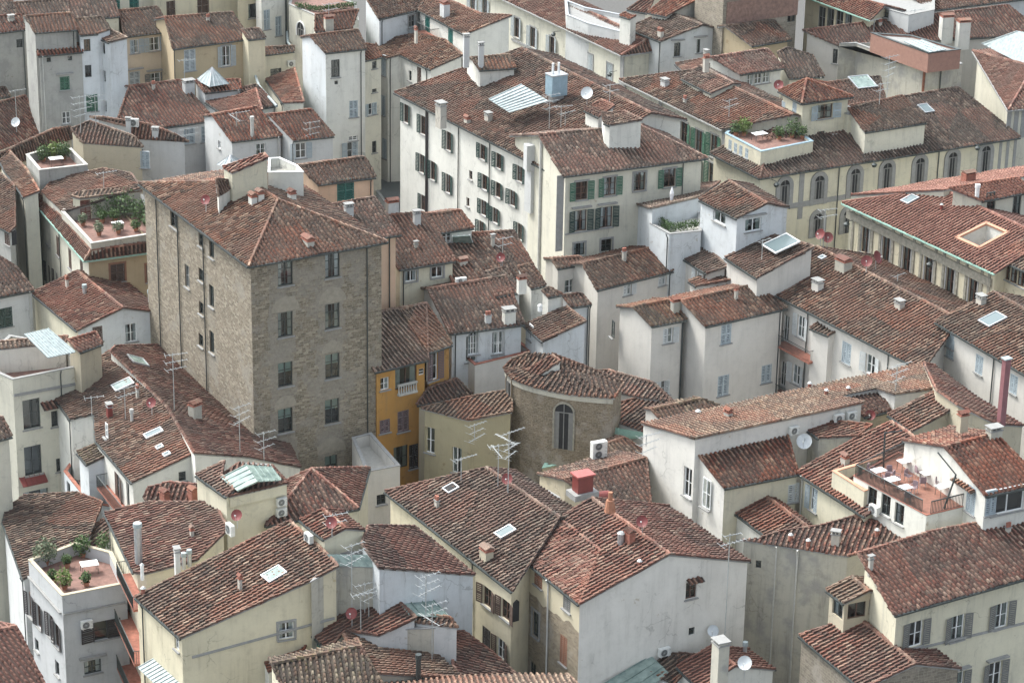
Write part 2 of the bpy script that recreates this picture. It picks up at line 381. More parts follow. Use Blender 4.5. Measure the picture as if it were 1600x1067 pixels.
def gut(mb, p, q, m, out, r=.075):
    off = out*(.06) - Vector((0,0,.10)); d = (q-p).normalized()
    mb.box((p+q)/2+off, ((q-p).length, .14, .12), m, (d, Vector((0,0,1)).cross(d).normalized(), d.cross(Vector((0,0,1)).cross(d)).normalized()*-1 if False else Vector((0,0,1))))

# ---------------------------------------------------------------- windows (shared meshes)
WMESH = {}
def wmesh(key, fn):
    if key not in WMESH:
        mb = MB(); fn(mb); o = mb.build(key[0]); WMESH[key] = o.data; bpy.data.objects.remove(o)
    return WMESH[key]
def leaf_fn(w, h, m):
    def f(mb):
        st = .07
        for x in (st/2, w-st/2): mb.box((x, 0, h/2), (st, .045, h), m)
        for z in (st/2, h/2, h-st/2): mb.box((w/2, 0, z), (w-2*st, .045, st), m)
        k = max(4, int(h/.14))
        for i in range(k): mb.box((w/2, .0, (i+.5)*h/k), (w-2*st, .03, h/k*.62), m)
    return f
def make_window(b, wall, c, w, h, sh=None, op=0, fr='white', sur=None, hood=0, cur=0, bars=1, half=None, sill=1, ajar=0):
    """c: centre point on wall plane; returns window object. local axes x along wall, y inwards"""
    par, base = b.root, b.base
    X = wall['x']; rz = math.atan2(X.y, X.x)
    fm = {'white': M_WHITE, 'brown': M_BROWN, 'grey': M_GREY, 'red': SHC['red'], 'dark': M_DARKMET}[fr]
    def frame(mb):
        y, t = .16, .075
        for x in (-w/2+t/2, w/2-t/2): mb.box((x, y, 0), (t, .07, h), fm)
        for z in (-h/2+t/2, h/2-t/2): mb.box((0, y, z), (w-2*t, .07, t), fm)
        if w > .65: mb.box((0, y-.004, 0), (t*1.1, .07, h-2*t), fm)
        for i in range(bars): 
            z = -h/2+(i+1)*h/(bars+1); mb.box((0, y+.004, z), (w-2*t, .05, .04), fm)
    o = bpy.data.objects.new('window', wmesh(('window', round(w,2), round(h,2), fr, bars), frame)); COL.objects.link(o)
    o.parent = par; o.location = c-base; o.rotation_euler = (0, 0, rz)
    def sub(name, me, loc=(0,0,0), r=0):
        s = bpy.data.objects.new(name, me); COL.objects.link(s); s.parent = o; s.location = loc; s.rotation_euler = (0, 0, r)
    sub('pane', wmesh(('pane', round(w,2), round(h,2)), lambda mb: mb.face([(-w/2,.175,-h/2),(w/2,.175,-h/2),(w/2,.175,h/2),(-w/2,.175,h/2)], M_GLASS)))
    if not cur and w > .7 and sh is None or (op and not cur): cur = random.choice([0, 0, 1, 3])
    if cur:
        mm = {1: M_CURT, 2: M_BLIND, 3: M_CLOTH}[cur]
        def cf(mb):
            if cur == 2: mb.box((0, .24, h*.28), (w*.96, .02, h*.42), mm)
            else:
                for sx in (-1, 1):
                    for i in range(5): mb.box((sx*(w/2-.05-i*w*.055), .24+(.03 if i % 2 else 0), 0), (w*.055, .03, h*.96), mm)
        sub('curtain' if cur != 2 else 'blind', wmesh(('curtain', round(w,2), round(h,2), cur), cf))
    if sill: sub('sill', wmesh(('sill', round(w,2), round(h,2), sur), lambda mb: mb.box((0, -.05, -h/2-.05), (w+.24, .20, .09), M_GREY if sur != 'pale' else M_LGREY)))
    if sur:
        sm = {'grey': M_GREY, 'pale': M_LGREY, 'orange': SHC['orange']}[sur]
        def sf(mb):
            t = .17
            for x in (-w/2-t/2, w/2+t/2): mb.box((x, -.02, 0), (t, .07, h), sm)
            mb.box((0, -.022, h/2+t/2), (w+2*t, .08, t), sm)
        sub('surround', wmesh(('surround', round(w,2), round(h,2), sur), sf))
    if hood: sub('lintel', wmesh(('lintel', round(w,2), round(h,2)), lambda mb: (mb.box((0, -.16, h/2+.34), (w+.75, .34, .12), M_GREY), mb.box((0, -.06, h/2+.25), (w+.5, .14, .10), M_GREY))))
    if sh:
        lw = w/2; me = wmesh(('shutter', round(lw,2), round(h,2), sh), leaf_fn(lw, h, SHC[sh]))
        if not op:
            sub('shutter', me, (-w/2, .015, -h/2)); sub('shutter', me, (0, .015, -h/2))
        else:
            o1, o2 = (.10+random.random()*.2, .10+random.random()*.2) if op == 1 else (1.1+random.random()*.5, .9+random.random()*.6)
            if half != 'r': sub('shutter', me, (-w/2-.03, -.045, -h/2), PI+o1)
            if half != 'l': sub('shutter', me, (w/2+.03, -.045, -h/2), -o2)
            if half == 'r': sub('shutter', me, (-w/2, .015, -h/2))
            if half == 'l': sub('shutter', me, (0, .015, -h/2))
    return o

# ---------------------------------------------------------------- buildings
BLD = []
class Bld: pass
def zmin(planes, x, y):
    return min((o.z - (n.x*(x-o.x)+n.y*(y-o.y))/n.z) for o, n in planes)
def inset(P, ov):
    out = []; k = len(P)
    for i in range(k):
        a, b, c = P[i-1], P[i], P[(i+1) % k]
        d1 = Vector((b.x-a.x, b.y-a.y, 0)).normalized(); d2 = Vector((c.x-b.x, c.y-b.y, 0)).normalized()
        o1 = ov[i-1]; o2 = ov[i]
        n1 = Vector((-d1.y, d1.x, 0)); n2 = Vector((-d2.y, d2.x, 0))      # inward for counter-clockwise
        cr = d1.x*d2.y-d1.y*d2.x
        if abs(cr) < .12: q = b + (n1*o1+n2*o2)*.5
        else:
            # intersection of offset lines
            p1 = a+n1*o1; p2 = b+n2*o2; t = ((p2.x-p1.x)*d2.y-(p2.y-p1.y)*d2.x)/cr; q = p1+d1*t
        out.append(Vector((q.x, q.y, b.z)))
    return out
def building(reg, name, label, cat, wall, outline, faces, caps=True, tile='old', ov=.3, gutter=M_DARKMET, zb=0, group=None, walls=None, ridge=True, thick=.13, eaves=None, trim=None):
    """outline: CCW world points; faces: list of loops-lists (world) ; ov: float or per-edge list"""
    b = Bld(); b.reg = reg; b.name = name; b.faces = faces; b.tile = tile; b.wallm = wall; b.zb = zb; b.win = []; b.pipes = []; b.thick = thick; b.gutter = gutter; b.ridge = ridge; b.extra = []; b.caps = caps
    b.planes = []
    for lp in faces:
        P = lp[0]; n = Vector((0,0,0))
        for i in range(len(P)): n += (P[i]-P[0]).cross(P[(i+1) % len(P)]-P[0])
        n.normalize(); n = n if n.z > 0 else -n; b.planes.append((P[0], n))
    area = sum(outline[i-1].x*outline[i].y-outline[i].x*outline[i-1].y for i in range(len(outline)))
    if area < 0: print('WARNING clockwise outline', name, reg, label)
    k = len(outline); ovl = list(ov) if isinstance(ov, (list, tuple)) else [ov]*k
    W = inset(outline, ovl); b.W = []
    for w in W: b.W.append(Vector((w.x, w.y, zmin(b.planes, w.x, w.y)-thick*.9)))
    b.outline = outline
    b.base = Vector((sum(p.x for p in outline)/k, sum(p.y for p in outline)/k, zb))
    b.root = empty(name, b.base, label, cat, group)
    b.edge = []
    for i in range(k):
        p, q = b.W[i], b.W[(i+1) % k]; x = Vector((q.x-p.x, q.y-p.y, 0)); L = x.length; x.normalize()
        b.edge.append(dict(p=p, q=q, x=x, L=L, n=Vector((x.y, -x.x, 0)), holes=[]))
    BLD.append(b); return b
def foot(p, a, d): return a + d*((p-a).dot(d))
def gable(reg, name, label, wall, A, B, C, D, z, sl=17, back=1.0, cat='house', dz=0, **kw):
    """A,B: eave ends of the slope one sees (A left, B right, from outside); C,D: ridge ends over A and B; z eave height"""
    a, bb = PT(reg, A, z), PT(reg, B, z+dz); d = (bb-a).normalized()
    h = Vector((d.x, d.y, 0)).normalized(); inn = Vector((-h.y, h.x, 0)); t = math.tan(math.radians(sl))
    n = d.cross((inn+Vector((0,0,t))).normalized()).normalized(); n = n if n.z > 0 else -n
    c = hit(reg, C, a, n); dd = hit(reg, D, a, n)
    hl, hr = kw.pop('hl', 0), kw.pop('hr', 0)
    if back and back > 0:
        def bk(r):
            f = foot(r, a, d); hh = r-f; return Vector((r.x+hh.x*back, r.y+hh.y*back, r.z-hh.z*back))
        E, F = bk(c), bk(dd)
        if hr: F = bb + (F-foot(F, a, d)); F.z = min(F.z, bb.z) if back == 1 else F.z
        if hl: E = a + (E-foot(E, a, d)); E.z = min(E.z, a.z) if back == 1 else E.z
        out = [a, bb] + ([] if hr else [dd]) + [F, E] + ([] if hl else [c]); faces = [[[a, bb, dd, c]], [[c, dd, F, E]]]
        if hr: faces.append([[bb, F, dd]])
        if hl: faces.append([[E, a, c]])
        b = building(reg, name, label, cat, wall, out, faces, **kw)
        k = 1; b.walls = {'f': 0, 'r': 1}
        if not hr: b.walls['r2'] = 2; k = 2
        b.walls['b'] = k+1; b.walls['l'] = len(out)-1
        if not hl: b.walls['l2'] = k+2
    else:
        out = [a, bb, dd, c]; b = building(reg, name, label, cat, wall, out, [[[a, bb, dd, c]]], **kw); b.walls = {'f': 0, 'r': 1, 'b': 2, 'l': 3}
    return b
def hip(reg, name, label, wall, L, F, R, z, ap1, ap2=None, sl=17, cat='house', back=None, **kw):
    """hipped roof seen on a corner: eave corners L(eft), F(ront), R(ight); ap1 apex nearest the F-R side, ap2 far ridge end"""
    l, f, r = PT(reg, L, z), PT(reg, F, z), PT(reg, R, z); k = l+r-f if back is None else PT(reg, back, z)
    d = (r-f).normalized(); inn = Vector((-d.y, d.x, 0)); n = d.cross((inn+Vector((0,0,math.tan(math.radians(sl))))).normalized()); n = n if n.z > 0 else -n
    p = hit(reg, ap1, f, n)
    if ap2 is None: q = None; faces = [[[l, f, p]], [[f, r, p]], [[r, k, p]], [[k, l, p]]]
    else:
        q = p + (l-f).normalized()*ap2 if not isinstance(ap2, tuple) else PT(reg, ap2, p.z)
        faces = [[[l, f, p, q]], [[f, r, p]], [[r, k, q, p]], [[k, l, q]]]
    b = building(reg, name, label, cat, wall, [l, f, r, k], faces, **kw); b.walls = {'l': 0, 'f': 1, 'r': 2, 'b': 3}; b.apex = (p, q)
    return b
def slabroof(reg, name, label, wall, pts, z, cat='house', **kw):
    """any planar roof: first three points fix the plane (each may carry its own height)"""
    P = []
    for i, p in enumerate(pts):
        if len(p) == 3: P.append(PT(reg, p[:2], p[2]))
        elif i < 3: P.append(PT(reg, p, z))
        else:
            n = (P[1]-P[0]).cross(P[2]-P[0]).normalized(); P.append(hit(reg, p, P[0], n))
    b = building(reg, name, label, cat, wall, P, [[P]], **kw); b.walls = {str(i): i for i in range(len(P))}
    return b
def flat(reg, name, label, wall, pts, z, par=.9, cat='house', floor=M_TERRA, cope=None, zb=0, th=.22, **kw):
    """flat roof or terrace: pts = outer top corners of the parapet (CCW), z = their height, par = parapet height over the floor"""
    P = [PT(reg, p, z) if len(p) == 2 else PT(reg, p[:2], p[2]) for p in pts]
    b = building(reg, name, label, cat, wall, P, [[P]], ov=0, thick=0, zb=zb, **kw)
    b.walls = {str(i): i for i in range(len(P))}; b.flatroof = (P, par, floor, cope, th); b.floor_z = z-par
    return b
def W(b, wl, pts, w=1.0, h=1.5, reg=None, **kw):
    e = b.edge[b.walls[wl]]
    for p in pts:
        c = hit(reg or b.reg, p, e['p'], e['n']); s = (c-e['p']).dot(e['x'])
        e['holes'].append((s-w/2, s+w/2, c.z-h/2, c.z+h/2)); b.win.append((e, c, w, h, kw))
def pipe(b, wl, p, r=.055, m=None, zlow=0, reg=None):
    e = b.edge[b.walls[wl]]; c = hit(reg or b.reg, p, e['p'], e['n']); b.pipes.append((e, c, r, m or M_DARKMET, zlow))
def roofpt(b, p, reg=None, face=None):
    """point on b's roof seen in direction p"""
    best = None; d = ray(reg or b.reg, p)
    for i, (o, n) in enumerate(b.planes):
        if face is not None and i != face: continue
        q = hit(reg or b.reg, p, o, n); P = b.faces[i][0]; ins = True; sg = 0
        for j in range(len(P)):
            u, v = P[j], P[(j+1) % len(P)]; cr = (v.x-u.x)*(q.y-u.y)-(v.y-u.y)*(q.x-u.x)
            if sg == 0: sg = 1 if cr > 0 else -1
            elif cr*sg < -1e-6: ins = False
        sc = (0 if ins else 1, (q-CAMP).length)
        if best is None or sc < best[0]: best = (sc, q, n)
    return best[1], best[2]
def wallpt(b, wl, p, reg=None):
    e = b.edge[b.walls[wl]]; return hit(reg or b.reg, p, e['p'], e['n']), e
def fillwall(mb, e, zb, m):
    p, x, L = e['p'], e['x'], e['L']; zt0, zt1 = e['p'].z, e['q'].z
    top = lambda s: zt0+(zt1-zt0)*s/L
    H = [h for h in e['holes'] if h[0] > .02 and h[1] < L-.02 and h[2] > zb+.05 and h[3] < min(top(h[0]), top(h[1]))-.02]
    H2 = [h for h in e['holes'] if h not in H]
    for h in H2:                       # clip openings that run past an edge
        a, c, d, f = max(.03, h[0]), min(L-.03, h[1]), max(zb+.06, h[2]), min(h[3], top(max(0, min(L, h[0])))-.03, top(max(0, min(L, h[1])))-.03)
        if c-a > .1 and f-d > .1: H.append((a, c, d, f))
    xs = sorted({0.0, L}|{h[0] for h in H}|{h[1] for h in H}); W3 = lambda s, z, dy=0: Vector((p.x, p.y, 0))+x*s-e['n']*dy+Vector((0,0,z))
    for i in range(len(xs)-1):
        s0, s1 = xs[i], xs[i+1]
        if s1-s0 < 1e-4: continue
        sm = (s0+s1)/2; hs = []
        for h in sorted((h[2], h[3]) for h in H if h[0] < sm < h[1]):
            if hs and h[0] <= hs[-1][1]: hs[-1] = (hs[-1][0], max(hs[-1][1], h[1]))
            else: hs.append(h)
        z = zb
        for (h0, h1) in hs:
            mb.face([W3(s0, z), W3(s1, z), W3(s1, h0), W3(s0, h0)], m, [(s0, z), (s1, z), (s1, h0), (s0, h0)]); z = h1
        mb.face([W3(s0, z), W3(s1, z), W3(s1, top(s1)), W3(s0, top(s0))], m, [(s0, z), (s1, z), (s1, top(s1)), (s0, top(s0))])
    for (a, c, d, f) in H:
        D1, D2 = .2, .75
        for (m2, y0, y1) in ((m, 0, D1), (M_INT, D1, D2)):
            mb.face([W3(a, d, y0), W3(c, d, y0), W3(c, d, y1), W3(a, d, y1)], m2); mb.face([W3(a, f, y1), W3(c, f, y1), W3(c, f, y0), W3(a, f, y0)], m2)
            mb.face([W3(a, d, y1), W3(a, f, y1), W3(a, f, y0), W3(a, d, y0)], m2); mb.face([W3(c, d, y0), W3(c, f, y0), W3(c, f, y1), W3(c, d, y1)], m2)
        mb.face([W3(a, d, D2), W3(c, d, D2), W3(c, f, D2), W3(a, f, D2)], M_INT)
def ekey(p, q):
    a = tuple(round(c, 2) for c in p); b = tuple(round(c, 2) for c in q); return (a, b) if a < b else (b, a)
def finish(b):
    mb = MB(); ms = b.wallm if isinstance(b.wallm, dict) else None
    for i, e in enumerate(b.edge):
        m = (ms.get(i, ms['*']) if ms else b.wallm); fillwall(mb, e, b.zb, m)
    base = b.base
    if getattr(b, 'flatroof', None):
        P, par, floor, cope, th = b.flatroof; k = len(P); I = inset(P, [th]*k); fz = b.floor_z
        for i in range(k):
            p, q, r, s = P[i], P[(i+1) % k], I[(i+1) % k], I[i]; m = (ms.get(i, ms['*']) if ms else b.wallm)
            if par > .02: mb.face([Vector((s.x, s.y, fz)), Vector((s.x, s.y, s.z)), Vector((r.x, r.y, r.z)), Vector((r.x, r.y, fz))], m)
        w = mb.build('wall', b.root, base)
        fb = MB(); T = tessellate_polygon([[Vector((q.x, q.y, 0)) for q in I]])
        for t in T: fb.face([Vector((I[i].x, I[i].y, fz)) for i in t], floor, [(I[i].x, I[i].y) for i in t])
        fb.build('roof', b.root, base)
        cb = MB(); O = inset(P, [-.04]*k); I2 = inset(P, [th+.04]*k)
        for i in range(k):
            j = (i+1) % k; A = [O[i], O[j], I2[j], I2[i]]; up = Vector((0,0,.07)); dn = Vector((0,0,.005))
            cb.face([v+up for v in A], cope or M_GREY); cb.face([O[i]+dn, O[j]+dn, O[j]+up, O[i]+up], cope or M_GREY); cb.face([I2[j]+dn, I2[i]+dn, I2[i]+up, I2[j]+up], cope or M_GREY)
        cb.build('coping', b.root, base)
    else:
        mb.build('wall', b.root, base)
        rb = MB(); tm = TILE[b.tile] if isinstance(b.tile, str) else b.tile; gb = MB(); cnt = {}
        dirs = []
        for fi, lp in enumerate(b.faces):
            r = tile_face(rb, lp, tm, thick=b.thick); dirs.append(r)
            P = lp[0]
            for i in range(len(P)): cnt.setdefault(ekey(P[i], P[(i+1) % len(P)]), []).append((fi, P[i], P[(i+1) % len(P)]))
        for k, L in cnt.items():
            fi, p, q = L[0]; n, s, e = dirs[fi]
            if len(L) > 1:
                o2, n2 = b.planes[L[1][0]]; cen = sum(b.faces[fi][0], Vector((0,0,0)))/len(b.faces[fi][0])
                if b.caps and (cen-o2).dot(n2) < 0: cap_row(rb, p, q, tm)
            else:
                dd = (q-p).normalized(); 
                if abs(dd.dot(e)) < .35:
                    cen = sum(b.faces[fi][0], Vector((0,0,0)))/len(b.faces[fi][0])
                    if ((p+q)/2-cen).dot(e) > 0:
                        if b.gutter: gb = MB(); gut(gb, p, q, b.gutter, Vector((e.x, e.y, 0)).normalized()); gb.build('gutter', b.root, base)
                    elif b.ridge: cap_row(rb, p, q, tm, r=.13)
                else:
                    pp, qq = (p, q) if p.z > q.z else (q, p); cap_row(rb, pp, qq, tm, r=.11, lift=.05)
        b.roof = rb.build('roof', b.root, base)
    for (e, c, w, h, kw) in b.win: make_window(b, e, c, w, h, **kw)
    if not b.pipes and b.gutter and not getattr(b, 'flatroof', None) and b.name in ('house', 'apartment_building') and 'f' in b.walls:
        e = b.edge[b.walls['f']]
        if e['L'] > 3.5 and random.random() < .7:
            s_ = e['L']-.3 if random.random() < .6 else .3
            if not any(h[0]-.15 < s_ < h[1]+.15 for h in e['holes']): c_ = Vector((e['p'].x, e['p'].y, 0))+e['x']*s_; b.pipes.append((e, c_, .05, random.choice([M_DARKMET, M_DARKMET, M_PIPEW]), 0))
    for (e, c, r, m, zl) in b.pipes:
        s = (c-e['p']).dot(e['x']); zt = e['p'].z+(e['q'].z-e['p'].z)*s/e['L']; q = Vector((c.x, c.y, 0))+e['n']*.1
        pb = MB(); pb.tube(q+Vector((0,0,zl)), q+Vector((0,0,zt-.35)), r, m); pb.tube(q+Vector((0,0,zt-.35)), q+Vector((0,0,zt+.05))+e['n']*.18, r, m)
        pb.build('drainpipe', b.root, base)
    for fn in b.extra: fn(b)
# parts placed on a roof
M_ACWH = plain('pale_cap', (.52, .53, .52), .6)
def chimney(b, p, w=.7, h=1.1, kind='box', m=None, reg=None, d=None, lab=None, cap='tile'):
    def f(b, reg=reg):
        q, n = roofpt(b, p, reg); X = b.edge[0]['x']; Y = Vector((-X.y, X.x, 0)); mb = MB(); Z = Vector((0,0,1)); mm = m or plaster('chimney', (.47, .44, .39), .6)
        if kind == 'box':
            dd = d or w*.7; mb.box(q+Z*(h/2-.25), (w, dd, h+.5), mm, (X, Y, Z)); t = q+Z*h
            mb.box(t+Z*.03, (w+.1, dd+.1, .07), M_BRICK if cap == 'tile' else M_GREY, (X, Y, Z))
            if cap == 'tile':
                k = max(2, int(w/.28))
                for i in range(k+1): mb.box(t+X*((i/k-.5)*(w-.12))+Z*.15, (.09, dd*.9, .2), M_BRICK, (X, Y, Z))
                tm = TILE['red']
                for sgn in (-1, 1):
                    mb.face([t+X*(-w/2-.08)*1+Y*(sgn*(dd/2+.08))+Z*.25, t+X*(w/2+.08)+Y*(sgn*(dd/2+.08))+Z*.25, t+X*(w/2+.08)+Z*.42, t+X*(-w/2-.08)+Z*.42], tm)
                    mb.face([t+X*(sgn*(w/2+.08))-Y*(dd/2+.08)+Z*.25, t+X*(sgn*(w/2+.08))+Y*(dd/2+.08)+Z*.25, t+X*(sgn*(w/2+.08))+Z*.42], tm)
            elif cap == 'pots':
                for i in (-1, 1): mb.tube(t+X*(i*w*.25), t+X*(i*w*.25)+Z*.4, .12, M_BRICK, 8)
            elif cap == 'flat': mb.box(t+Z*.3, (w+.16, dd+.16, .07), M_GREY, (X, Y, Z)); [mb.box(t+X*(i*w*.4)+Z*.17, (.1, dd*.8, .22), mm, (X, Y, Z)) for i in (-1, 0, 1)]
        elif kind == 'pipe':
            mb.tube(q-Z*.2, q+Z*h, w/2, mm if m else M_METAL, 10); mb.tube(q+Z*(h-.1), q+Z*(h+.2), w*.5+.06, M_SHEET if not m else mm, 10, w*.5+.04); mb.tube(q+Z*h, q+Z*(h+.1), w*.2, M_METAL, 6)
        elif kind == 'vent':
            mb.tube(q-Z*.15, q+Z*h, w/2, M_BRICK if not m else m, 8); mb.tube(q+Z*h, q+Z*(h+.12), w*.5+.05, M_ACWH, 8, w*.3)
        o = mb.build('chimney' if kind != 'vent' else 'vent_pipe', b.roof, b.base)
        if lab: o['label'] = lab
    b.extra.append(f)
def skylight(b, p, w=.8, h=1.2, reg=None, m=None, lift=.14, frame=None):
    def f(b, reg=reg):
        q, n = roofpt(b, p, reg); s = Vector((0,0,1)).cross(n).normalized(); e = s.cross(n)
        mb = MB(); g = m or M_GLSKY
        fm = frame or M_METAL
        for sx in (-1, 1): mb.box(q+s*(sx*w/2)+n*lift, (.09, h+.09, .14), fm, (s, e, n))
        for sx in (-1, 1): mb.box(q+e*(sx*h/2)+n*lift, (w-.09, .09, .14), fm, (s, e, n))
        mb.face([q+s*a*w/2+e*c*h/2+n*(lift+.03) for a, c in ((-1,-1),(1,-1),(1,1),(-1,1))], g)
        mb.build('skylight', b.roof, b.base)
    b.extra.append(f)
def _sk():
    t = NT('skylight_glass'); t.b.inputs['Base Color'].default_value = (.12, .16, .17, 1); t.b.inputs['Roughness'].default_value = .2
    t.b.inputs['Specular IOR Level'].default_value = .8; return t.m
M_GLSKY = _sk()
def sheetpanel(name, label, cat, pts, m, ribs=8, th=.06, rm=None, parent=None, base=(0,0,0), group=None):
    """ribbed panel, pts 4 world points: p0-p1 is one ribbed side, ribs run p0->p3"""
    mb = MB(); p0, p1, p2, p3 = pts; n = (p1-p0).cross(p3-p0).normalized(); n = n if n.z > 0 else -n
    mb.face([p0, p1, p2, p3], m); mb.face([p3-n*th, p2-n*th, p1-n*th, p0-n*th], m)
    for a, c in ((p0,p1),(p1,p2),(p2,p3),(p3,p0)): mb.face([a, a-n*th, c-n*th, c], m)
    for i in range(ribs+1):
        f = i/ribs; a = p0.lerp(p1, f); c = p3.lerp(p2, f); d = (c-a); L = d.length; d.normalize(); x = d.cross(n).normalized()
        mb.box((a+c)/2+n*.035, (.06, L, .07), rm or m, (x, d, n))
    o = mb.build(name, parent, base)
    if label: tag(o, label, cat, group)
    return o
def sp(reg, name, label, wall, A, B, rest, z, sl=17, dz=0, cat='house', **kw):
    """one sloping roof of any outline: eave A-B, then the other corners anticlockwise"""
    a, b = PT(reg, A, z), PT(reg, B, z+dz); d = (b-a).normalized(); h = Vector((d.x, d.y, 0)).normalized(); inn = Vector((-h.y, h.x, 0))
    n = d.cross((inn+Vector((0,0,math.tan(math.radians(sl))))).normalized()).normalized(); n = n if n.z > 0 else -n
    P = [a, b]+[hit(reg, p, a, n) for p in rest]
    B_ = building(reg, name, label, cat, wall, P, [[P]], **kw); B_.walls = {str(i): i for i in range(len(P))}; B_.walls['f'] = 0; B_.walls['r'] = 1; B_.walls['l'] = len(P)-1
    return B_
def cutout(b, pts, depth=1.6, face=0, m=None, reg=None, rim=None):
    o, n = b.planes[face]; P = [hit(reg or b.reg, p, o, n) for p in pts]; b.faces[face].append(P)
    def f(b):
        mb = MB(); zf = min(p.z for p in P)-depth; k = len(P); mm = m or w_white
        for i in range(k):
            p, q = P[i], P[(i+1) % k]; mb.face([q, p, Vector((p.x, p.y, zf)), Vector((q.x, q.y, zf))], mm)
            if rim: d = (q-p).normalized(); mb.box((p+q)/2+Vector((0,0,.1)), ((q-p).length+.25, .28, .2), rim, (d, n.cross(d), n))
        mb.face([Vector((p.x, p.y, zf)) for p in P], M_TERRA)
        mb.build('roof_terrace', b.roof, b.base)
    b.extra.append(f)
def band(b, wl, p0, p1, h=.25, d=.12, m=None, reg=None, name='string_course'):
    """a course of stone between two points of a wall"""
    def f(b):
        e = b.edge[b.walls[wl]]; c0 = hit(reg or b.reg, p0, e['p'], e['n']); c1 = hit(reg or b.reg, p1, e['p'], e['n']); x = (c1-c0).normalized(); mb = MB()
        mb.box((c0+c1)/2+e['n']*(d/2-.01), ((c1-c0).length, d, h), m or M_GREY, (x, -e['n'], x.cross(-e['n']).normalized()))
        mb.build(name, b.root, b.base)
    b.extra.append(f)
def pier(b, wl, ptop, pbot, w=.5, d=.14, m=None, reg=None, name='pilaster', ztop=None):
    def f(b):
        e = b.edge[b.walls[wl]]; c0 = hit(reg or b.reg, ptop, e['p'], e['n']); c1 = hit(reg or b.reg, pbot, e['p'], e['n']); mb = MB()
        s = (c0-e['p']).dot(e['x']); zt = e['p'].z+(e['q'].z-e['p'].z)*s/e['L']
        z1 = min(c0.z, zt-.02) if ztop is None else zt-.02; z0 = c1.z
        mb.box(Vector((c0.x, c0.y, (z0+z1)/2))+e['n']*(d/2-.01), (w, d, z1-z0), m or M_GREY, (e['x'], -e['n'], Vector((0,0,1))))
        mb.build(name, b.root, b.base)
    b.extra.append(f)
def archwin(b, wl, pts, w=1.1, h=2.8, reg=None, m=None, rw=.42, glass=True):
    """arched opening: proud stone ring, panelled leaves set inside"""
    for p in pts:
        def f(b, p=p):
            e = b.edge[b.walls[wl]]; c = hit(reg or b.reg, p, e['p'], e['n']); X, Y, Z = e['x'], -e['n'], Vector((0,0,1)); N = 9
            def arc(r, y): 
                L = [c+X*(-r)+Z*(-h/2)-Y*y]; hz = h/2-w/2
                L += [c+X*(-r*math.cos(PI*i/N))+Z*(hz+r*math.sin(PI*i/N))-Y*y for i in range(N+1)]; L += [c+X*r+Z*(-h/2)-Y*y]; return L
            mb = MB(); ri, ro = arc(w/2, .13), arc(w/2+rw, .13); rb, rf = arc(w/2, .0), arc(w/2+rw, .0)
            for i in range(len(ri)-1):
                mb.face([ro[i+1], ro[i], ri[i], ri[i+1]], m or M_GREY); mb.face([ri[i+1], ri[i], rb[i], rb[i+1]], m or M_GREY); mb.face([ro[i], ro[i+1], rf[i+1], rf[i]], m or M_GREY)
            o = mb.build('arched_window', b.root, b.base)
            pb = MB(); q = arc(w/2, .02); pb.face(q, M_INT if glass else SHC['dkgrey'])
            pb.build('pane', o, b.base)
            lb = MB()
            for sx in (-1, 1):
                lb.box(c+X*(sx*(w/2-.05))-Y*.06+Z*(-w/4), (.09, .06, h-w/2), SHC['dkgrey'], (X, Y, Z))
                if glass: lb.box(c+X*(sx*w*.36)-Y*.05+Z*(-w/4), (w*.22, .04, h-w/2), SHC['dkgrey'], (X, Y, Z))
            lb.box(c-Y*.07, (.07, .05, h), SHC['dkgrey'], (X, Y, Z)); lb.box(c-Y*.068+Z*(h/2-w/2), (w, .05, .08), SHC['dkgrey'], (X, Y, Z))
            lb.build('frame', o, b.base)
        b.extra.append(f)
def awn(b, wl, p0, p1, depth=.9, drop=.35, m=None, reg=None, name='canopy', tile=None):
    """small sloping canopy fixed to a wall along p0-p1"""
    def f(b):
        e = b.edge[b.walls[wl]]; c0 = hit(reg or b.reg, p0, e['p'], e['n']); c1 = hit(reg or b.reg, p1, e['p'], e['n']); c1.z = c0.z
        o = e['n']*depth-Vector((0,0,drop)); mb = MB()
        if tile: tile_face(mb, [[c0+o, c1+o, c1, c0]], TILE[tile], thick=.08)
        else:
            mb.face([c0+o, c1+o, c1, c0], m or M_SHEET); mb.face([c0, c1, c1+o-Vector((0,0,.06)), c0+o-Vector((0,0,.06))], m or M_SHEET)
            k = max(2, int((c1-c0).length/.4))
            for i in range(k+1): a = c0.lerp(c1, i/k); d = o.normalized(); mb.box(a+o/2+Vector((0,0,.04)), (.05, o.length, .05), m or M_SHEET, (e['x'], d, e['x'].cross(d)))
        mb.build(name, b.root, b.base)
    b.extra.append(f)
def panel(b, name, pts, z, m, ribs=8, reg=None):
    """ribbed glass or metal roof panel belonging to building b; pts with or without own height"""
    P = [PT(reg or b.reg, p[:2], p[2] if len(p) > 2 else z) for p in pts]
    b.extra.append(lambda b: sheetpanel(name, None, None, P, m, ribs, parent=b.root, base=b.base))
def zo(b, reg, foot_, top, face=None):
    """height of something whose foot is seen on b's roof at foot_ and whose top is seen at top"""
    q, n = roofpt(b, foot_, reg, face); d = ray(reg, top); hd = Vector((d.x, d.y, 0)).normalized()
    return hit(reg, top, q, hd).z
def zw(b, wl, reg, p):
    """height at which p is seen on a wall of b"""
    e = b.edge[b.walls[wl]]; return hit(reg, p, e['p'], e['n']).z
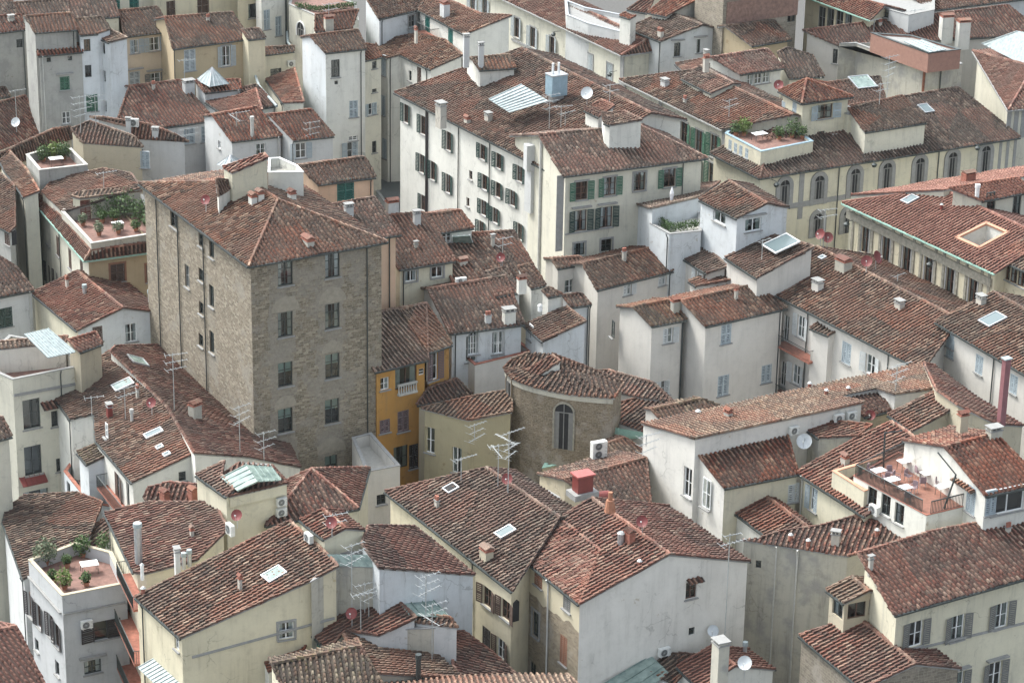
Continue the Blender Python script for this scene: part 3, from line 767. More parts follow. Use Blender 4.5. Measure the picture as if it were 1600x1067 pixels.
def slab(reg, name, label, wall, fix, pts, cat='house', **kw):
    """planar roof through three fixed points (u,v,z); pts = outline, anticlockwise"""
    F = [PT(reg, p[:2], p[2]) for p in fix]; n = (F[1]-F[0]).cross(F[2]-F[0]).normalized(); P = [hit(reg, p, F[0], n) for p in pts]
    b = building(reg, name, label, cat, wall, P, [[P]], **kw); b.walls = {str(i): i for i in range(len(P))}; b.walls['f'] = 0; return b

def balus(b, wl, p0, p1, reg=None, h=.85):
    """stone balustrade standing proud of a loggia opening"""
    def f(b):
        e = b.edge[b.walls[wl]]; c0 = hit(reg or b.reg, p0, e['p'], e['n']); c1 = hit(reg or b.reg, p1, e['p'], e['n']); c1.z = c0.z; L = (c1-c0).length; mb = MB(); A = (e['x'], -e['n'], Vector((0,0,1))); c = (c0+c1)/2+e['n']*.2
        mb.box(c, (L, .3, .16), M_LGREY, A); mb.box(c+Vector((0,0,h)), (L, .26, .12), M_LGREY, A); k = int(L/.26)
        for i in range(k+1): q = c+e['x']*((i/k-.5)*(L-.16))+Vector((0,0,.08)); mb.tube(q, q+Vector((0,0,.4)), .09, M_LGREY, 6, .05); mb.tube(q+Vector((0,0,.4)), q+Vector((0,0,h-.1)), .05, M_LGREY, 6, .07)
        mb.build('balustrade', b.root, b.base)
    b.extra.append(f)
# ================================================================ the setting
gm = MB(); gm.face([(-200, -40, 0), (200, -40, 0), (200, 500, 0), (-200, 500, 0)], plain('street_paving', (.09, .088, .085), .95))
tag(gm.build('ground'), kind='structure')
# wall finishes
w_white = plaster('white', (.63, .625, .58), .5)
w_blue = plaster('bluewhite', (.57, .60, .62), .6)
w_cream = plaster('cream', (.57, .55, .465), .6)
w_yel = plaster('yellow', (.60, .545, .405), .65, (.28, .24, .17))
w_pyel = plaster('paleyellow', (.585, .55, .43), .6)
w_beige = plaster('beige', (.46, .41, .31), .5)
w_grey = plaster('grey', (.34, .34, .32), .7, (.13, .13, .13), patch=(.25, .25, .24), pamt=.02)
w_lil = plaster('lilac', (.56, .54, .505), .4)
w_pink = plaster('pink', (.60, .43, .31), .35)
w_ochre = plaster('ochre', (.42, .225, .06), .8, (.22, .15, .08))
w_och2 = plaster('dullochre', (.42, .34, .225), .5, (.2, .17, .12))
w_stain = plaster('stained', (.44, .42, .36), .95, (.14, .14, .135), patch=(.28, .275, .26), pamt=.03)
w_gw = plaster('greywhite', (.52, .53, .53), .55, (.2, .21, .22))
w_olive = plaster('olive', (.36, .32, .21), .5, (.18, .16, .11))
s_tower = stone('tower', [(.065, .052, .037), (.15, .12, .083), (.25, .207, .148), (.42, .375, .295)], bw=.44, bh=.185, patch=(.27, .25, .215), pamt=.02, bands=[(2.6, 1.15), (6.9, 1.2)])
s_towl = stone('towerside', [(.07, .056, .040), (.155, .124, .088), (.25, .208, .15), (.42, .375, .30)], bw=.42, bh=.18, patch=(.28, .26, .22))
s_round = stone('round', [(.07, .055, .038), (.145, .112, .076), (.22, .172, .118), (.33, .275, .20)], bw=.36, bh=.13)
s_dark = stone('dark', [(.12, .105, .085), (.19, .165, .13), (.25, .22, .17), (.32, .28, .23)], bw=.5, bh=.22)

# ---- stone tower house
T = hip(None, 'tower_house', 'tall rough stone tower house with tiled hip roof, tallest block left of centre', {1: s_tower, '*': s_towl},
        (217, 287), (388, 416.5), (605, 378), 28, (434, 313), (393, 284), tile='old', ov=.35)
for k, (ua, ub, cu) in enumerate([((446, 427), (519.5, 414), 1), ((446, 507), (519.5, 494), 1), ((446, 585), (519.5, 572), 2), ((446, 657), (519, 642.5), 2)]):
    W(T, 'f', [ua], 1.3, 2.1, fr='dark', cur=cu, bars=2); W(T, 'f', [ub], 1.3, 2.15, fr='dark', cur=3 if k == 0 else cu, bars=2)
W(T, 'f', [(517.5, 729)], 1.15, 2.0, fr='dark', cur=2, bars=1)
W(T, 'l', [(272, 345)], 1.6, 1.3, fr='dark'); W(T, 'l', [(314, 376), (314, 430), (314.5, 482), (314, 532)], .95, 1.1, fr='dark')
W(T, 'l', [(330.5, 386), (330.5, 463), (331, 535)], .95, 1.9, fr='dark'); W(T, 'l', [(292.5, 432)], .95, 2.0, fr='grey')
def blocked(b, p, r):
    def f(b):
        e = b.edge[b.walls['f']]; c = hit(None, p, e['p'], e['n'])+e['n']*.015; X, Z = e['x'], Vector((0,0,1)); mb = MB(); P = [c+X*(r*math.cos(PI*i/12))+Z*(r*math.sin(PI*i/12)) for i in range(13)]; m = plain('lime_render', (.27, .245, .20), .95, 0, .15)
        mb.face(P, m); n0 = e['n']*.05; [mb.face([P[i], P[i+1], P[i+1]-n0, P[i]-n0], m) for i in range(12)]; mb.build('blocked_arch', b.root, b.base)
    b.extra.append(f)
for p, r in (((446, 486), 1.25), ((519.5, 472), 1.25), ((519, 550), .95), ((518, 706), 1.3), ((446, 636), 1.0)): blocked(T, p, r)
pipe(T, 'f', (573.5, 600)); pipe(T, 'l', (280, 400)); pipe(T, 'l', (320.5, 450)); pipe(T, 'l', (248, 400))
chimney(T, (481, 380), 1.2, .3, 'box', cap='tile', d=.6)
for q in ((395, 318), (406, 313), (456, 313)): chimney(T, q, .7, .6, 'box', m=w_white)
# attic on the tower roof
_za, _zb2 = zo(T, None, (362, 317), (362, 271)), zo(T, None, (416, 297), (419, 247))
TA = slab(None, 'rooftop_cabin', 'yellow attic cabin with a narrow tiled roof on top of the stone tower', w_pyel, [(362, 271, _za), (419, 247, _zb2), (350, 266, _za)], [(362, 271), (419, 247), (413, 241), (348, 262)], ov=.06, zb=27, tile='red', gutter=None)
TA2 = slab(None, 'rooftop_cabin', 'low white annexe with a brown lean-to roof, left side of the attic cabin', w_white, [(341, 306, 30.4), (362, 294, 30.4), (338, 282, 31.4)], [(341, 308), (362, 295), (356, 283), (338, 280)], ov=.05, zb=27, tile='old', gutter=None)
TB = flat(None, 'rooftop_terrace', 'white walled roof terrace beside the yellow attic cabin on the stone tower', w_white, [(419, 270), (474, 269.5), (464, 259), (437, 247), (420, 248)], zo(T, None, (474, 308), (474, 269.5)), par=.8, zb=27, cat='terrace', floor=M_LGREY, cope=M_WHITE, th=.12)

# ---- long white block with dark shutters (centre top) and its front wing
Q1 = gable(None, 'apartment_building', 'long white block with rows of dark shutters, right behind the stone tower', w_white, (616, 145), (862, 270), (815, 76), (1017, 177), 24, back=.35, ov=.4)
W(Q1, 'f', [(634.5, 178), (661, 196), (701, 221)], 1.0, 1.9, sh='dgreen', op=1, fr='brown')
W(Q1, 'f', [(754, 238), (779, 252), (812, 272)], 1.0, 1.5, sh='dgreen', op=1, fr='brown')
W(Q1, 'f', [(659, 256), (676, 267), (700, 287)], .95, 1.9, sh='dgreen', op=1, fr='brown')
W(Q1, 'f', [(735.5, 274)], .6, .9, fr='brown'); W(Q1, 'f', [(757, 285), (778, 297), (801, 310)], 1.0, 1.5, sh='dgreen', op=1, fr='brown')
W(Q1, 'f', [(731, 316)], .55, .9, fr='brown'); W(Q1, 'f', [(755.5, 325), (774, 337)], 1.0, 1.5, sh='dgreen', op=1, fr='brown')
W(Q1, 'f', [(661, 317), (752, 358), (812, 362)], .9, 1.6, sh='dgreen', op=1, fr='brown')
pipe(Q1, 'f', (717, 270)); pipe(Q1, 'f', (765.5, 290)); pipe(Q1, 'f', (668, 230), r=.16, m=SHC['black'])
chimney(Q1, (689, 190), .8, 1.3, cap='flat'); chimney(Q1, (730, 192), .6, .4); chimney(Q1, (763, 188), .7, .5, cap='flat')
pier(Q1, 'f', (833, 215), (830, 330), w=1.1, d=.5, m=w_gw, name='flue', ztop=1)
Q2 = gable('c0', 'apartment_building', 'cream front wing with green shutters and grey corner quoins, attached to the long white block', w_cream, (320, 1103), (1222, 990), (165, 845), (800, 790), 25.2, hr=1, ov=.4, gutter=M_DARKMET)
W(Q2, 'f', [(435, 125), (612, 98)], 1.2, 1.75, sh='green', op=1, fr='brown', reg='c1', sur='grey', bars=2)
W(Q2, 'f', [(797, 68)], 1.2, 1.75, fr='brown', reg='c1', sur='grey'); W(Q2, 'f', [(985, 45)], 1.2, 1.75, sh='green', op=1, fr='brown', reg='c1', sur='grey')
W(Q2, 'f', [(430, 312), (590, 290)], 1.2, 2.0, sh='dgreen', op=1, fr='brown', reg='c1', hood=1); W(Q2, 'f', [(420, 490), (590, 465)], 1.1, 1.2, fr='dark', reg='c1', sur='grey')
pipe(Q2, 'f', (1065, 1087), r=.05); pier(Q2, 'f', (302, 60), (302, 500), w=.7, d=.08, reg='c1', name='quoins', ztop=1); band(Q2, 'f', (330, 398), (620, 350), reg='c1', h=.14)
pier(Q2, 'l', (140, 900), (140, 1060), w=.9, d=.9, m=w_gw, name='flue'); pipe(Q2, 'l', (188, 1000), r=.16, m=M_PIPEW)
Q3 = sp('c0', 'rooftop_cabin', 'white rooftop cabin with a blind niche and rounded tiled top on the front wing roof', w_white, (575, 770), (610, 785), [(812, 752), (700, 700), (560, 715)], 28.4, sl=6, ov=.05, zb=24, tile='dark')
Q4 = sp('c0', 'rooftop_cabin', 'small white rooftop cabin under a mossy lean-to, left of the niche cabin', w_white, (452, 690), (540, 735), [(640, 665), (560, 628)], 27.6, sl=10, ov=.1, zb=24, tile='red')
# cabin, glass roof and tank on the long block
Q5 = gable('b0', 'rooftop_cabin', 'white rooftop cabin with two slim chimneys on the far end of the long white block', w_white, (1395, 440), (1625, 425), (1345, 365), (1580, 345), 27.5, ov=.15, zb=23, tile='pale')
chimney(Q5, (1313, 392), .55, 2.6, m=w_gw, cap='flat'); chimney(Q5, (1405, 420), .5, 2.2, m=w_gw, cap='flat')
GP = sheetpanel('skylight_roof', 'white ribbed metal skylight roof on the long white block', 'skylight', [PT('b0', (1455, 622), 27), PT('b0', (1585, 705), 26.4), PT('b0', (1830, 632), 27.4), PT('b0', (1660, 528), 28.2)], M_SHEET, 8)

# ---- palazzo with green shutters along the street
P3 = gable('c0', 'palazzo', 'cream street palazzo with tall green shutters, under the broad dark roof right of centre top', w_cream, (670, 500), (1312, 812), (1150, 440), (1760, 720), 24, ov=.45, tile='dark', gutter=M_GREY, back=.8)
W(P3, 'f', [(978, 785), (1075, 835), (1168, 885), (1262, 915)], 1.25, 2.3, sh='green', op=1, fr='brown', sur='grey')
W(P3, 'f', [(840, 690)], 1.0, 1.3, fr='dark'); W(P3, 'f', [(970, 950), (1060, 1000), (1150, 1045), (1250, 1090)], 1.2, 2.2, sh='green', op=1, fr='brown', sur='grey')
for q in ((705, 560), (930, 660), (1325, 900)): pier(P3, 'f', q, (q[0], q[1]+260), w=.6, d=.1, ztop=1)
chimney(P3, (955, 540), .8, .5, cap='flat', m=w_gw)
D1_ = gable('c0', 'rooftop_cabin', 'low cream dormer cabin with one small window on the dark palazzo roof', w_cream, (1055, 492), (1243, 585), (1182, 415), (1385, 525), 25.5, sl=14, back=.3, ov=.1, zb=22, tile='dark')
W(D1_, 'f', [(1182, 577)], .8, .6, fr='grey')
D2_ = gable('c0', 'rooftop_cabin', 'white rooftop room with a strip of windows under a red roof with white ridge', w_white, (1425, 468), (1700, 428), (1245, 362), (1600, 310), 25.5, sl=15, back=.3, ov=.25, zb=22, tile='red')
W(D2_, 'f', [(1490, 500), (1540, 492), (1590, 484)], .9, 1.2, fr='white')
chimney(D2_, (1212, 420), .5, .9); chimney(P3, (1210, 395), .5, 1.1, cap='flat')
P1 = gable(None, 'palazzo', 'long cream palazzo with grey blue shutters on the top edge, centre', w_cream, (640, -70), (971, 87), (700, -85), (1012, 62), 24, ov=.5, tile='red', hr=1, gutter=M_GREY)
W(P1, 'f', [(30, 175), (130, 235), (250, 295)], 1.15, 2.3, sh='grey', op=1, fr='brown', reg='c0', sur='grey')
W(P1, 'f', [(373, 350), (488, 408), (610, 468)], 1.15, 2.4, sh='grey', fr='brown', reg='c0', sur='grey')
W(P1, 'f', [(1355, 20), (1430, 50)], 1.15, 2.0, sh='grey', op=1, fr='brown', reg='b0'); band(P1, 'f', (0, 245), (680, 570), reg='c0', h=.3)
pier(P1, 'f', (690, 420), (690, 600), w=.7, d=.1, reg='c0', ztop=1)
P1b = flat('c0', 'rooftop_terrace', 'grey blue railed roof terrace behind the long cream palazzo eave', w_gw, [(340, 95), (475, 150), (690, 205), (690, 95), (460, 50), (330, 0)], 25.5, par=.4, zb=20, cat='terrace', floor=M_GREY, cope=M_METAL)
P1c = sp('c0', 'rooftop_cabin', 'white rooftop chimney block at the corner of the long cream palazzo roof', w_white, (675, 100), (740, 120), [(775, 100), (710, 80)], 27.5, sl=5, ov=0, zb=20, tile='red', ridge=False)
P2 = gable('c0', 'house', 'pale grey gabled house with three dark windows beside the long cream palazzo', w_gw, (720, 178), (928, 262), (962, 75), (1190, 160), 25.5, back=1.5, tile='dark', ov=.2)
W(P2, 'f', [(805, 255)], 1.0, 1.3, fr='grey'); W(P2, 'r', [(1033, 312)], .75, 1.5, fr='dark', hood=1); W(P2, 'r', [(1175, 290)], .75, 1.5, fr='dark', hood=1)
W(P2, 'r2', [(1305, 257)], .7, 1.2, fr='dark'); pipe(P2, 'f', (925, 350)); chimney(P2, (928, 235), .6, .7)
P2b = gable('c0', 'house', 'small red roofed white house behind the pale grey gabled house', w_white, (720, 62), (845, 85), (860, -30), (900, -30), 26, sl=12, back=1, tile='red')
P2c = gable('c0', 'house', 'white house with a red roof on the top edge, right of the grey blue railings', w_white, (850, 80), (960, 105), (980, -30), (1140, 10), 27, sl=12, back=1, tile='red')
P2d = gable('c0', 'house', 'low dark tiled roof between the palazzo dormer and the stone church', w_gw, (1020, 400), (1075, 455), (1190, 372), (1240, 400), 25, sl=12, back=0, tile='old')
# ---- terrace house on the corner and arcade palazzo
def arcade():
    z = 22; a, bb, l = PT(None, (1187, 279), z), PT(None, (1594, 215), z), PT(None, (1110, 240), z); d = (bb-a).normalized(); inn = Vector((-d.y, d.x, 0)); n = d.cross((inn+Vector((0,0,math.tan(math.radians(17))))).normalized()).normalized(); n = n if n.z > 0 else -n
    c, dd = hit(None, (1212, 185), a, n), hit(None, (1497, 137), a, n); E = l+(c-l)*.5; E = Vector((c.x-3, c.y+2, 22))
    b = building(None, 'palazzo', 'yellow palazzo with a row of grey framed arched windows, right of centre top', 'palazzo', w_pyel, [a, bb, dd, c, l], [[[a, bb, dd, c]], [[l, a, c]]], tile='dark', gutter=M_DARKMET, ov=[.45, .3, 0, 0, .4])
    b.walls = {'f': 0, 'r': 1, 'b': 2, 'l': 4}; return b
P6 = arcade()
P4 = flat('c0', 'house', 'cream corner house with blue grey ledge and planted roof terrace, left of the red cabin', w_pyel, [(1332, 835), (1555, 950), (1882, 885), (1700, 760), (1480, 720)], zo(P6, 'c0', (1555, 1038), (1555, 950), 0), zb=22, par=.25, floor=M_TERRA, cope=M_BLUEG)
W(P4, '0', [(1363, 905), (1397, 925), (1430, 940), (1467, 958)], .55, .95, sh='blue', fr='brown')
archwin(P6, 'f', [(1225, 304), (1279, 297), (1335, 286), (1385, 277), (1436, 269), (1487, 260), (1539, 250)], 1.1, 2.9)
archwin(P6, 'f', [(1277, 352), (1324, 346)], 1.1, 2.4)
band(P6, 'f', (130, 222), (480, 163), h=.5, reg='d1'); pier(P6, 'f', (212, 40), (200, 300), w=.55, d=.06, reg='d1', ztop=1)
for x in (1455, 1500, 1545): pier(P6, 'f', (x, 900), (x, 1067), w=.35, d=.05, reg='d0', ztop=1)
pipe(P6, 'f', (435, 100), reg='d1'); pipe(P6, 'f', (1055, 20), reg='d1')
skylight(P6, (600, 898), .9, .8, reg='d0'); skylight(P6, (985, 685), 1.1, 1.4, reg='d0'); chimney(P6, (650, 890), .28, 1.3, 'pipe', reg='d0'); chimney(P6, (795, 850), .3, 1.9, 'pipe', reg='d0')
P6b = sp('d0', 'house', 'low dark tiled roof raised above the arcade palazzo, between cabin and stained wall', w_cream, (605, 828), (990, 768), [(840, 600), (500, 682)], 24.6, sl=15, ov=.1, tile='dark')
P5 = hip('d0', 'rooftop_cabin', 'cream rooftop cabin with red pyramid roof and grey blue shutters above the terrace', w_pyel, (65, 570), (210, 650), (532, 606), 27, (240, 497), sl=20, tile='red', ov=.35, zb=21)
W(P5, 'f', [(357, 698)], 1.7, 1.45, sh='blue', op=1, fr='brown', cur=1); W(P5, 'f', [(330, 850)], .9, .9, fr='dark'); W(P5, 'l', [(165, 690)], .8, 1.7, sh='blue'); W(P5, 'l', [(95, 695)], .7, 1.9, sh='blue')
P5b = flat('d0', 'rooftop_cabin', 'cream lean-to block attached to the right of the red pyramid roofed cabin', w_pyel, [(440, 695), (500, 720), (605, 715), (500, 665)], 25.3, par=0, zb=21, floor=M_GREY)
P10 = sp('d0', 'house', 'dark tiled roof with a pale glazed patch behind the pyramid roofed cabin', w_cream, (430, 690), (740, 655), [(700, 480), (360, 520)], 24.5, sl=16, tile='dark', ov=.1)
skylight(P10, (590, 520), 2.2, 2.2, m=M_GROOF)
P10b = sp('d0', 'house', 'dark tiled side roof with a pale ridge, left of the pink grey wall', w_cream, (130, 492), (350, 480), [(280, 350), (120, 300), (60, 330)], 24.5, sl=16, tile='dark', ov=.1)
# church, yellow offices, big roofs at the top right
P12 = flat('c0', 'church', 'grey stone church wall with a red brick frieze on the top edge, right of centre', {'*': s_dark}, [(1150, -150), (1325, -60), (1790, -130), (1700, -330), (1200, -330)], 31, par=0, floor=M_GREY)
band(P12, '1', (1340, 85), (1785, 25), h=2.4, d=.1, m=plain('old_brick', (.22, .135, .11), .9, 0, .3), name='brick_frieze'); W(P12, '1', [(1737, 95), (1758, 92)], .6, 1.6, fr='dark', sill=0)
P12b = gable('c0', 'house', 'ochre house under a dark brown tiled roof in front of the stone church', w_och2, (1500, 290), (1745, 250), (1330, 165), (1640, 132), 26, tile='dark', back=.3)
P11 = gable('d0', 'office_building', 'yellow building with a row of grey windows under a green eave, top right', w_yel, (180, -40), (640, 128), (330, -70), (730, 40), 27, ov=.5, tile='red', gutter=M_GREENMET, back=1)
W(P11, 'f', [(335, 110), (388, 122), (445, 133), (500, 145)], 1.3, 2.4, fr='grey')
P11b = flat('d0', 'house', 'flat topped grey building with one dark window on the top edge, far right', w_gw, [(600, 20), (880, 98), (1040, 65), (1040, -80), (600, -80)], 27.5, par=.5, floor=M_GREY)
W(P11b, '0', [(730, 82)], 1.2, 1.0, fr='dark')
P8 = gable('d0', 'palazzo', 'pink grey palazzo under a vast red tiled roof with two tall white chimneys', w_lil, (440, 290), (1720, 212), (215, 192), (1500, 35), 25, back=0, tile='red', ov=.25)
W(P8, 'l', [(425, 355)], .8, 1.6, fr='dark')
chimney(P8, (1108, 240), 1.3, 2.4, cap='tile', m=w_white, d=.9); chimney(P8, (1212, 278), 1.3, 2.5, cap='tile', m=w_white, d=.9)
P9 = flat('d0', 'house', 'stained grey block with a rusty downpipe, below the copper roof box', w_stain, [(445, 275), (545, 272), (985, 430), (1215, 402), (1000, 270)], 26.4, par=.3, floor=M_GREY)
pipe(P9, '1', (978, 500), r=.14, m=M_RUST); pipe(P9, '2', (1072, 520), r=.08)
P9b = flat('d0', 'roof_enclosure', 'copper red roof enclosure with glass panels on top of the stained block', plain('copper_sheet', (.29, .16, .125), .6), [(643, 208), (1003, 338), (1205, 312), (900, 225)], 28.3, par=.15, zb=26.3, cat='roof box', floor=M_GREY, cope=M_DARKMET)
panel(P9b, 'glass_panel', [(1005, 328), (1110, 312), (960, 250), (850, 262)], 28.5, M_SHEET, 4)
P7 = hip('d0', 'palazzo', 'palazzo with grey striped corner under a red hipped roof at the right edge, top', w_cream, (1280, 320), (1502, 690), (2000, 640), 24.5, (1660, 420), sl=17, tile='red', ov=.5, gutter=M_GREY)
for x in (1500, 1545, 1590): pier(P7, 'f', (x+8, 720), (x, 860), w=.5, d=.06, ztop=1)
P7b = sheetpanel('glass_roof', 'long white ribbed glazed roof at the right edge, behind the chimneys', 'glass roof', [PT('d0', (1335, 275), 26), PT('d0', (1700, 460), 26), PT('d0', (1800, 240), 27), PT('d0', (1560, 195), 28.5)], M_SHEET, 14)

# ---- yellow ornate palazzo and its neighbours, right
R1 = gable('d1', 'palazzo', 'yellow palazzo with stone window frames and a smooth new red roof with cut out terrace', w_yel, (462, 200), (1418, 642), (1085, 116), (1750, 430), 22, tile='new', ov=.7, gutter=M_GREENMET, hl=1)
W(R1, 'f', [(608, 425), (738, 490), (866, 560), (1003, 625), (1137, 690), (1280, 750)], 1.05, 2.7, fr='brown', sur='grey', cur=1)
for q in ((530, 380), (575, 400), (650, 440), (700, 460), (778, 500), (828, 520), (908, 560), (955, 590), (1043, 630), (1095, 650), (1180, 700), (1235, 720), (1330, 760), (1375, 790)): pier(R1, 'f', q, (q[0], q[1]+260), w=.3, d=.1, ztop=1, m=M_STONE)
band(R1, 'f', (500, 268), (1400, 700), h=.75, d=.22, name='cornice', m=M_STONE)
skylight(R1, (888, 185), 1.0, 1.3); cutout(R1, [(1180, 425), (1320, 488), (1497, 393), (1365, 335)], rim=plain('orange_rim', (.45, .24, .16), .8)); chimney(R1, (1083, 245), .25, .5, 'vent', m=M_RED)
R1b = gable('d1', 'palazzo', 'red tiled wing with a white pipe and two tall windows, right edge, upper middle', w_cream, (1335, 190), (1650, 128), (1130, 112), (1560, 45), 24.6, back=0, sl=13, ov=.2, tile='new')
W(R1b, 'f', [(1395, 210), (1555, 215)], 1.0, 2.2, fr='dark')
R1c = slabroof('d1', 'palazzo', 'pale pink roof slope falling away behind the smooth new red roof', w_cream, [(1100, 122, 24.4), (1700, 20, 24.4), (1700, -45, 22.2), (520, 152, 22.2)], 24, ov=0, tile='new', gutter=None, ridge=False)
chimney(R1c, (1250, 72), 1.1, .8, m=M_BRICK); chimney(R1b, (1305, 165), .4, 1.0, 'pipe', m=M_WHITE)
R4 = gable('d1', 'house', 'ochre house with a wide wood framed window strip under a dark roof, right edge', w_yel, (1425, 545), (1700, 668), (1600, 428), (1850, 540), 22.5, tile='dark', ov=.2)
W(R4, 'f', [(1490, 628), (1535, 650), (1580, 672)], .95, 1.5, fr='brown', cur=3)
R2 = gable(None, 'apartment_building', 'long pale block with blue shutters and balconies under the broad brown roof, right of centre', w_lil, (1200, 455), (1442, 579), (1276, 386), (1500, 500), 18, tile='old', ov=.35)
W(R2, 'f', [(205, 975)], 1.0, 2.0, sh='lgrey', op=1, reg='d1'); W(R2, 'f', [(112, 985)], .8, 2.4, reg='d1')
W(R2, 'f', [(490, 70)], 1.2, 1.9, sh='blue', reg='d2'); W(R2, 'f', [(640, 143)], 1.2, 1.7, sh='lgrey', op=1, reg='d2'); W(R2, 'f', [(92, 200)], .8, 2.3, reg='d2', fr='white'); W(R2, 'f', [(175, 205)], 1.1, 1.8, reg='d2', sh='lgrey', op=1)
pipe(R2, 'f', (250, 960), reg='d1'); pipe(R2, 'f', (757, 100), reg='d2')
chimney(R2, (308, 745), .9, .7, reg='d1', cap='flat', m=w_lil); chimney(R2, (470, 620), 1.3, .9, reg='d1', m=w_stain); skylight(R2, (340, 548), .5, .5, reg='d1')
R3 = gable(None, 'house', 'white house with pale blue shutters and a roof window at the right edge, middle', w_lil, (1461, 503), (1660, 619), (1552, 457), (1720, 550), 20, tile='old', ov=.3)
W(R3, 'f', [(1140, 42), (1320, 142), (1535, 265)], 1.0, 1.6, sh='blue', reg='d2'); pipe(R3, 'f', (1405, 250), reg='d2'); W(R3, 'f', [(1140, 1050)], 1.0, 1.6, sh='blue', reg='d1')
skylight(R3, (1405, 935), 1.5, 1.8, reg='d1')
R2b = sp('d1', 'house_bay', 'narrow white projecting bay with its own tiny tiled roof, right of the balconies', w_lil, (262, 982), (378, 1030), [(445, 997), (330, 938)], 17, sl=14, ov=.12, tile='old', cat='bay')
# lilac gabled houses, centre right
R5 = gable('c1', 'house', 'lilac white house with long roof and pale blue shutters, in front of the balconies', w_lil, (1207, 973), (1720, 858), (1058, 815), (1520, 712), 17.5, tile='old', ov=.25)
W(R5, 'f', [(1338, 1020)], 1.1, 1.8, sh='blue'); W(R5, 'f', [(1320, 272)], 1.2, 1.9, sh='blue', reg='c2'); W(R5, 'f', [(1590, 200)], 1.1, 1.7, sh='blue', reg='c2')
R5b = gable('c1', 'house', 'lilac white house end with a mossy gabled roof and two small windows', w_lil, (870, 972), (1092, 930), (758, 855), (985, 808), 17.2, tile='moss', ov=.2)
W(R5b, 'f', [(975, 1030)], 1.0, 1.4, sh='lgrey', half='r', op=1); W(R5b, 'f', [(958, 288)], .9, 1.4, sh='lgrey', op=1, half='l', reg='c2'); pipe(R5b, 'f', (1060, 1000)); pipe(R5b, 'f', (1052, 200), reg='c2')
chimney(R5b, (1020, 875), .7, .9, m=w_stain)
R6 = sp('c1', 'house', 'low lilac house with a left facing brown roof, below the white terrace house', w_lil, (1012, 512), (1215, 642), [(1350, 600), (1178, 447)], 18.5, ov=.2)
W(R6, 'f', [(1165, 648)], .9, 1.2, sh='lgrey', op=1)
R6b = sp('c1', 'house', 'small brown lean-to roof stepping down below the low lilac house', w_lil, (1105, 690), (1150, 722), [(1445, 668), (1330, 605)], 17.5, sl=14, ov=.1)
R8 = sp('c1', 'house', 'brown roof with a large framed roof light beside the white gabled cabin', w_lil, (1330, 542), (1530, 672), [(1890, 475), (1640, 405)], 20, ov=.15)
skylight(R8, (1690, 490), 2.3, 2.5, m=M_GLSKY, lift=.6, frame=M_WHITE)
R7a = slabroof('c1', 'house', 'bright white house wall with one closed louvre, left of the hedged roof garden', w_blue, [(870, 235, 22.6), (1180, 160, 22.6), (1300, 70, 20.9), (560, 158)], 22, tile='pale', ov=[.05, .05, .05, .15], gutter=None)
W(R7a, '3', [(700, 415)], 1.0, 2.6, sh='lgrey'); pipe(R7a, '3', (632, 300))
R7t = flat('c1', 'house', 'white house with a hedged roof garden and closed white parasol, centre right', w_blue, [(862, 330), (985, 398), (1182, 378), (1178, 215), (905, 235)], 21, par=.35, floor=M_LGREY, cope=M_GREY)
pipe(R7t, '0', (975, 480))
R7c = gable('c1', 'rooftop_cabin', 'white gabled rooftop cabin with two white windows, right of the roof garden', w_blue, (1170, 182), (1405, 300), (1352, 63), (1592, 205), 23.6, sl=17, back=.8, tile='old', ov=.12, zb=12)
W(R7c, 'f', [(1295, 292)], 1.9, 1.0, bars=0, cur=1); W(R7c, 'r', [(1508, 338)], 1.7, 1.2, bars=0, hood=1, cur=1)
R9 = gable('c1', 'house', 'pale lilac house with two small white windows under its brown roof, centre', w_lil, (530, 746), (1007, 626), (440, 585), (887, 478), 17.5, tile='old', ov=.2)
W(R9, 'f', [(722, 735), (940, 675)], .9, 1.3, sh='lgrey', op=1, half='r'); W(R9, 'l', [(622, 990)], .6, 1.5, fr='dark'); pipe(R9, 'f', (980, 700))
R9b = gable('c1', 'house', 'white gabled annexe with one small window, left of the pale lilac house', w_lil, (284, 612), (455, 580), (250, 552), (425, 538), 18, tile='pale', ov=.1)
W(R9b, 'f', [(362, 722)], 1.1, 1.3, cur=1)
# ================================================================ centre: houses right of the tower
M1 = sp('b1', 'house', 'pink house with a dark downpipe tucked behind the right side of the stone tower', w_pink, (560, 448), (907, 398), [(740, 165), (400, 225)], 25, ov=.35, tile='old')
pipe(M1, 'f', (832, 600)); chimney(M1, (580, 280), .7, .8, cap='flat', m=w_gw)
M2 = gable('b1', 'house', 'pink orange house with closed teal shutters and a brown tiled roof, above the tower roof', w_pink, (385, 87), (748, 40), (270, -28), (680, -83), 27, tile='old', ov=.15)
W(M2, 'f', [(560, 128)], 1.6, 2.2, sh='teal')
M3 = sp('b1', 'house', 'pale yellow house with two grey framed windows under a brown roof, centre', w_pyel, (892, 617), (1247, 562), [(1140, 385), (1050, 262), (665, 290)], 21, ov=.2)
W(M3, 'f', [(968, 658), (1133, 633)], 1.1, 1.0, sur='grey', bars=0)
M3b = gable('b1', 'rooftop_cabin', 'low cabin with a glazed lean-to and its own brown roof, behind the pale yellow house', w_white, (1140, 388), (1362, 357), (1010, 282), (1280, 250), 22, ov=.15)
W(M3b, 'f', [(1192, 415)], .9, .9, fr='white')
chimney(M3, (850, 260), 1.0, 1.0, m=w_gw); chimney(M3, (1005, 335), .6, 1.0, cap='flat', m=w_gw)
M3c = sheetpanel('glazed_canopy', 'sloping glazed canopy over a cream box beside the low cabin', 'canopy', [PT('b1', (1232, 455), 20.7), PT('b1', (1355, 450), 20.7), PT('b1', (1335, 402), 21.7), PT('b1', (1228, 410), 21.7)], M_GROOF, 3, rm=M_WHITE)
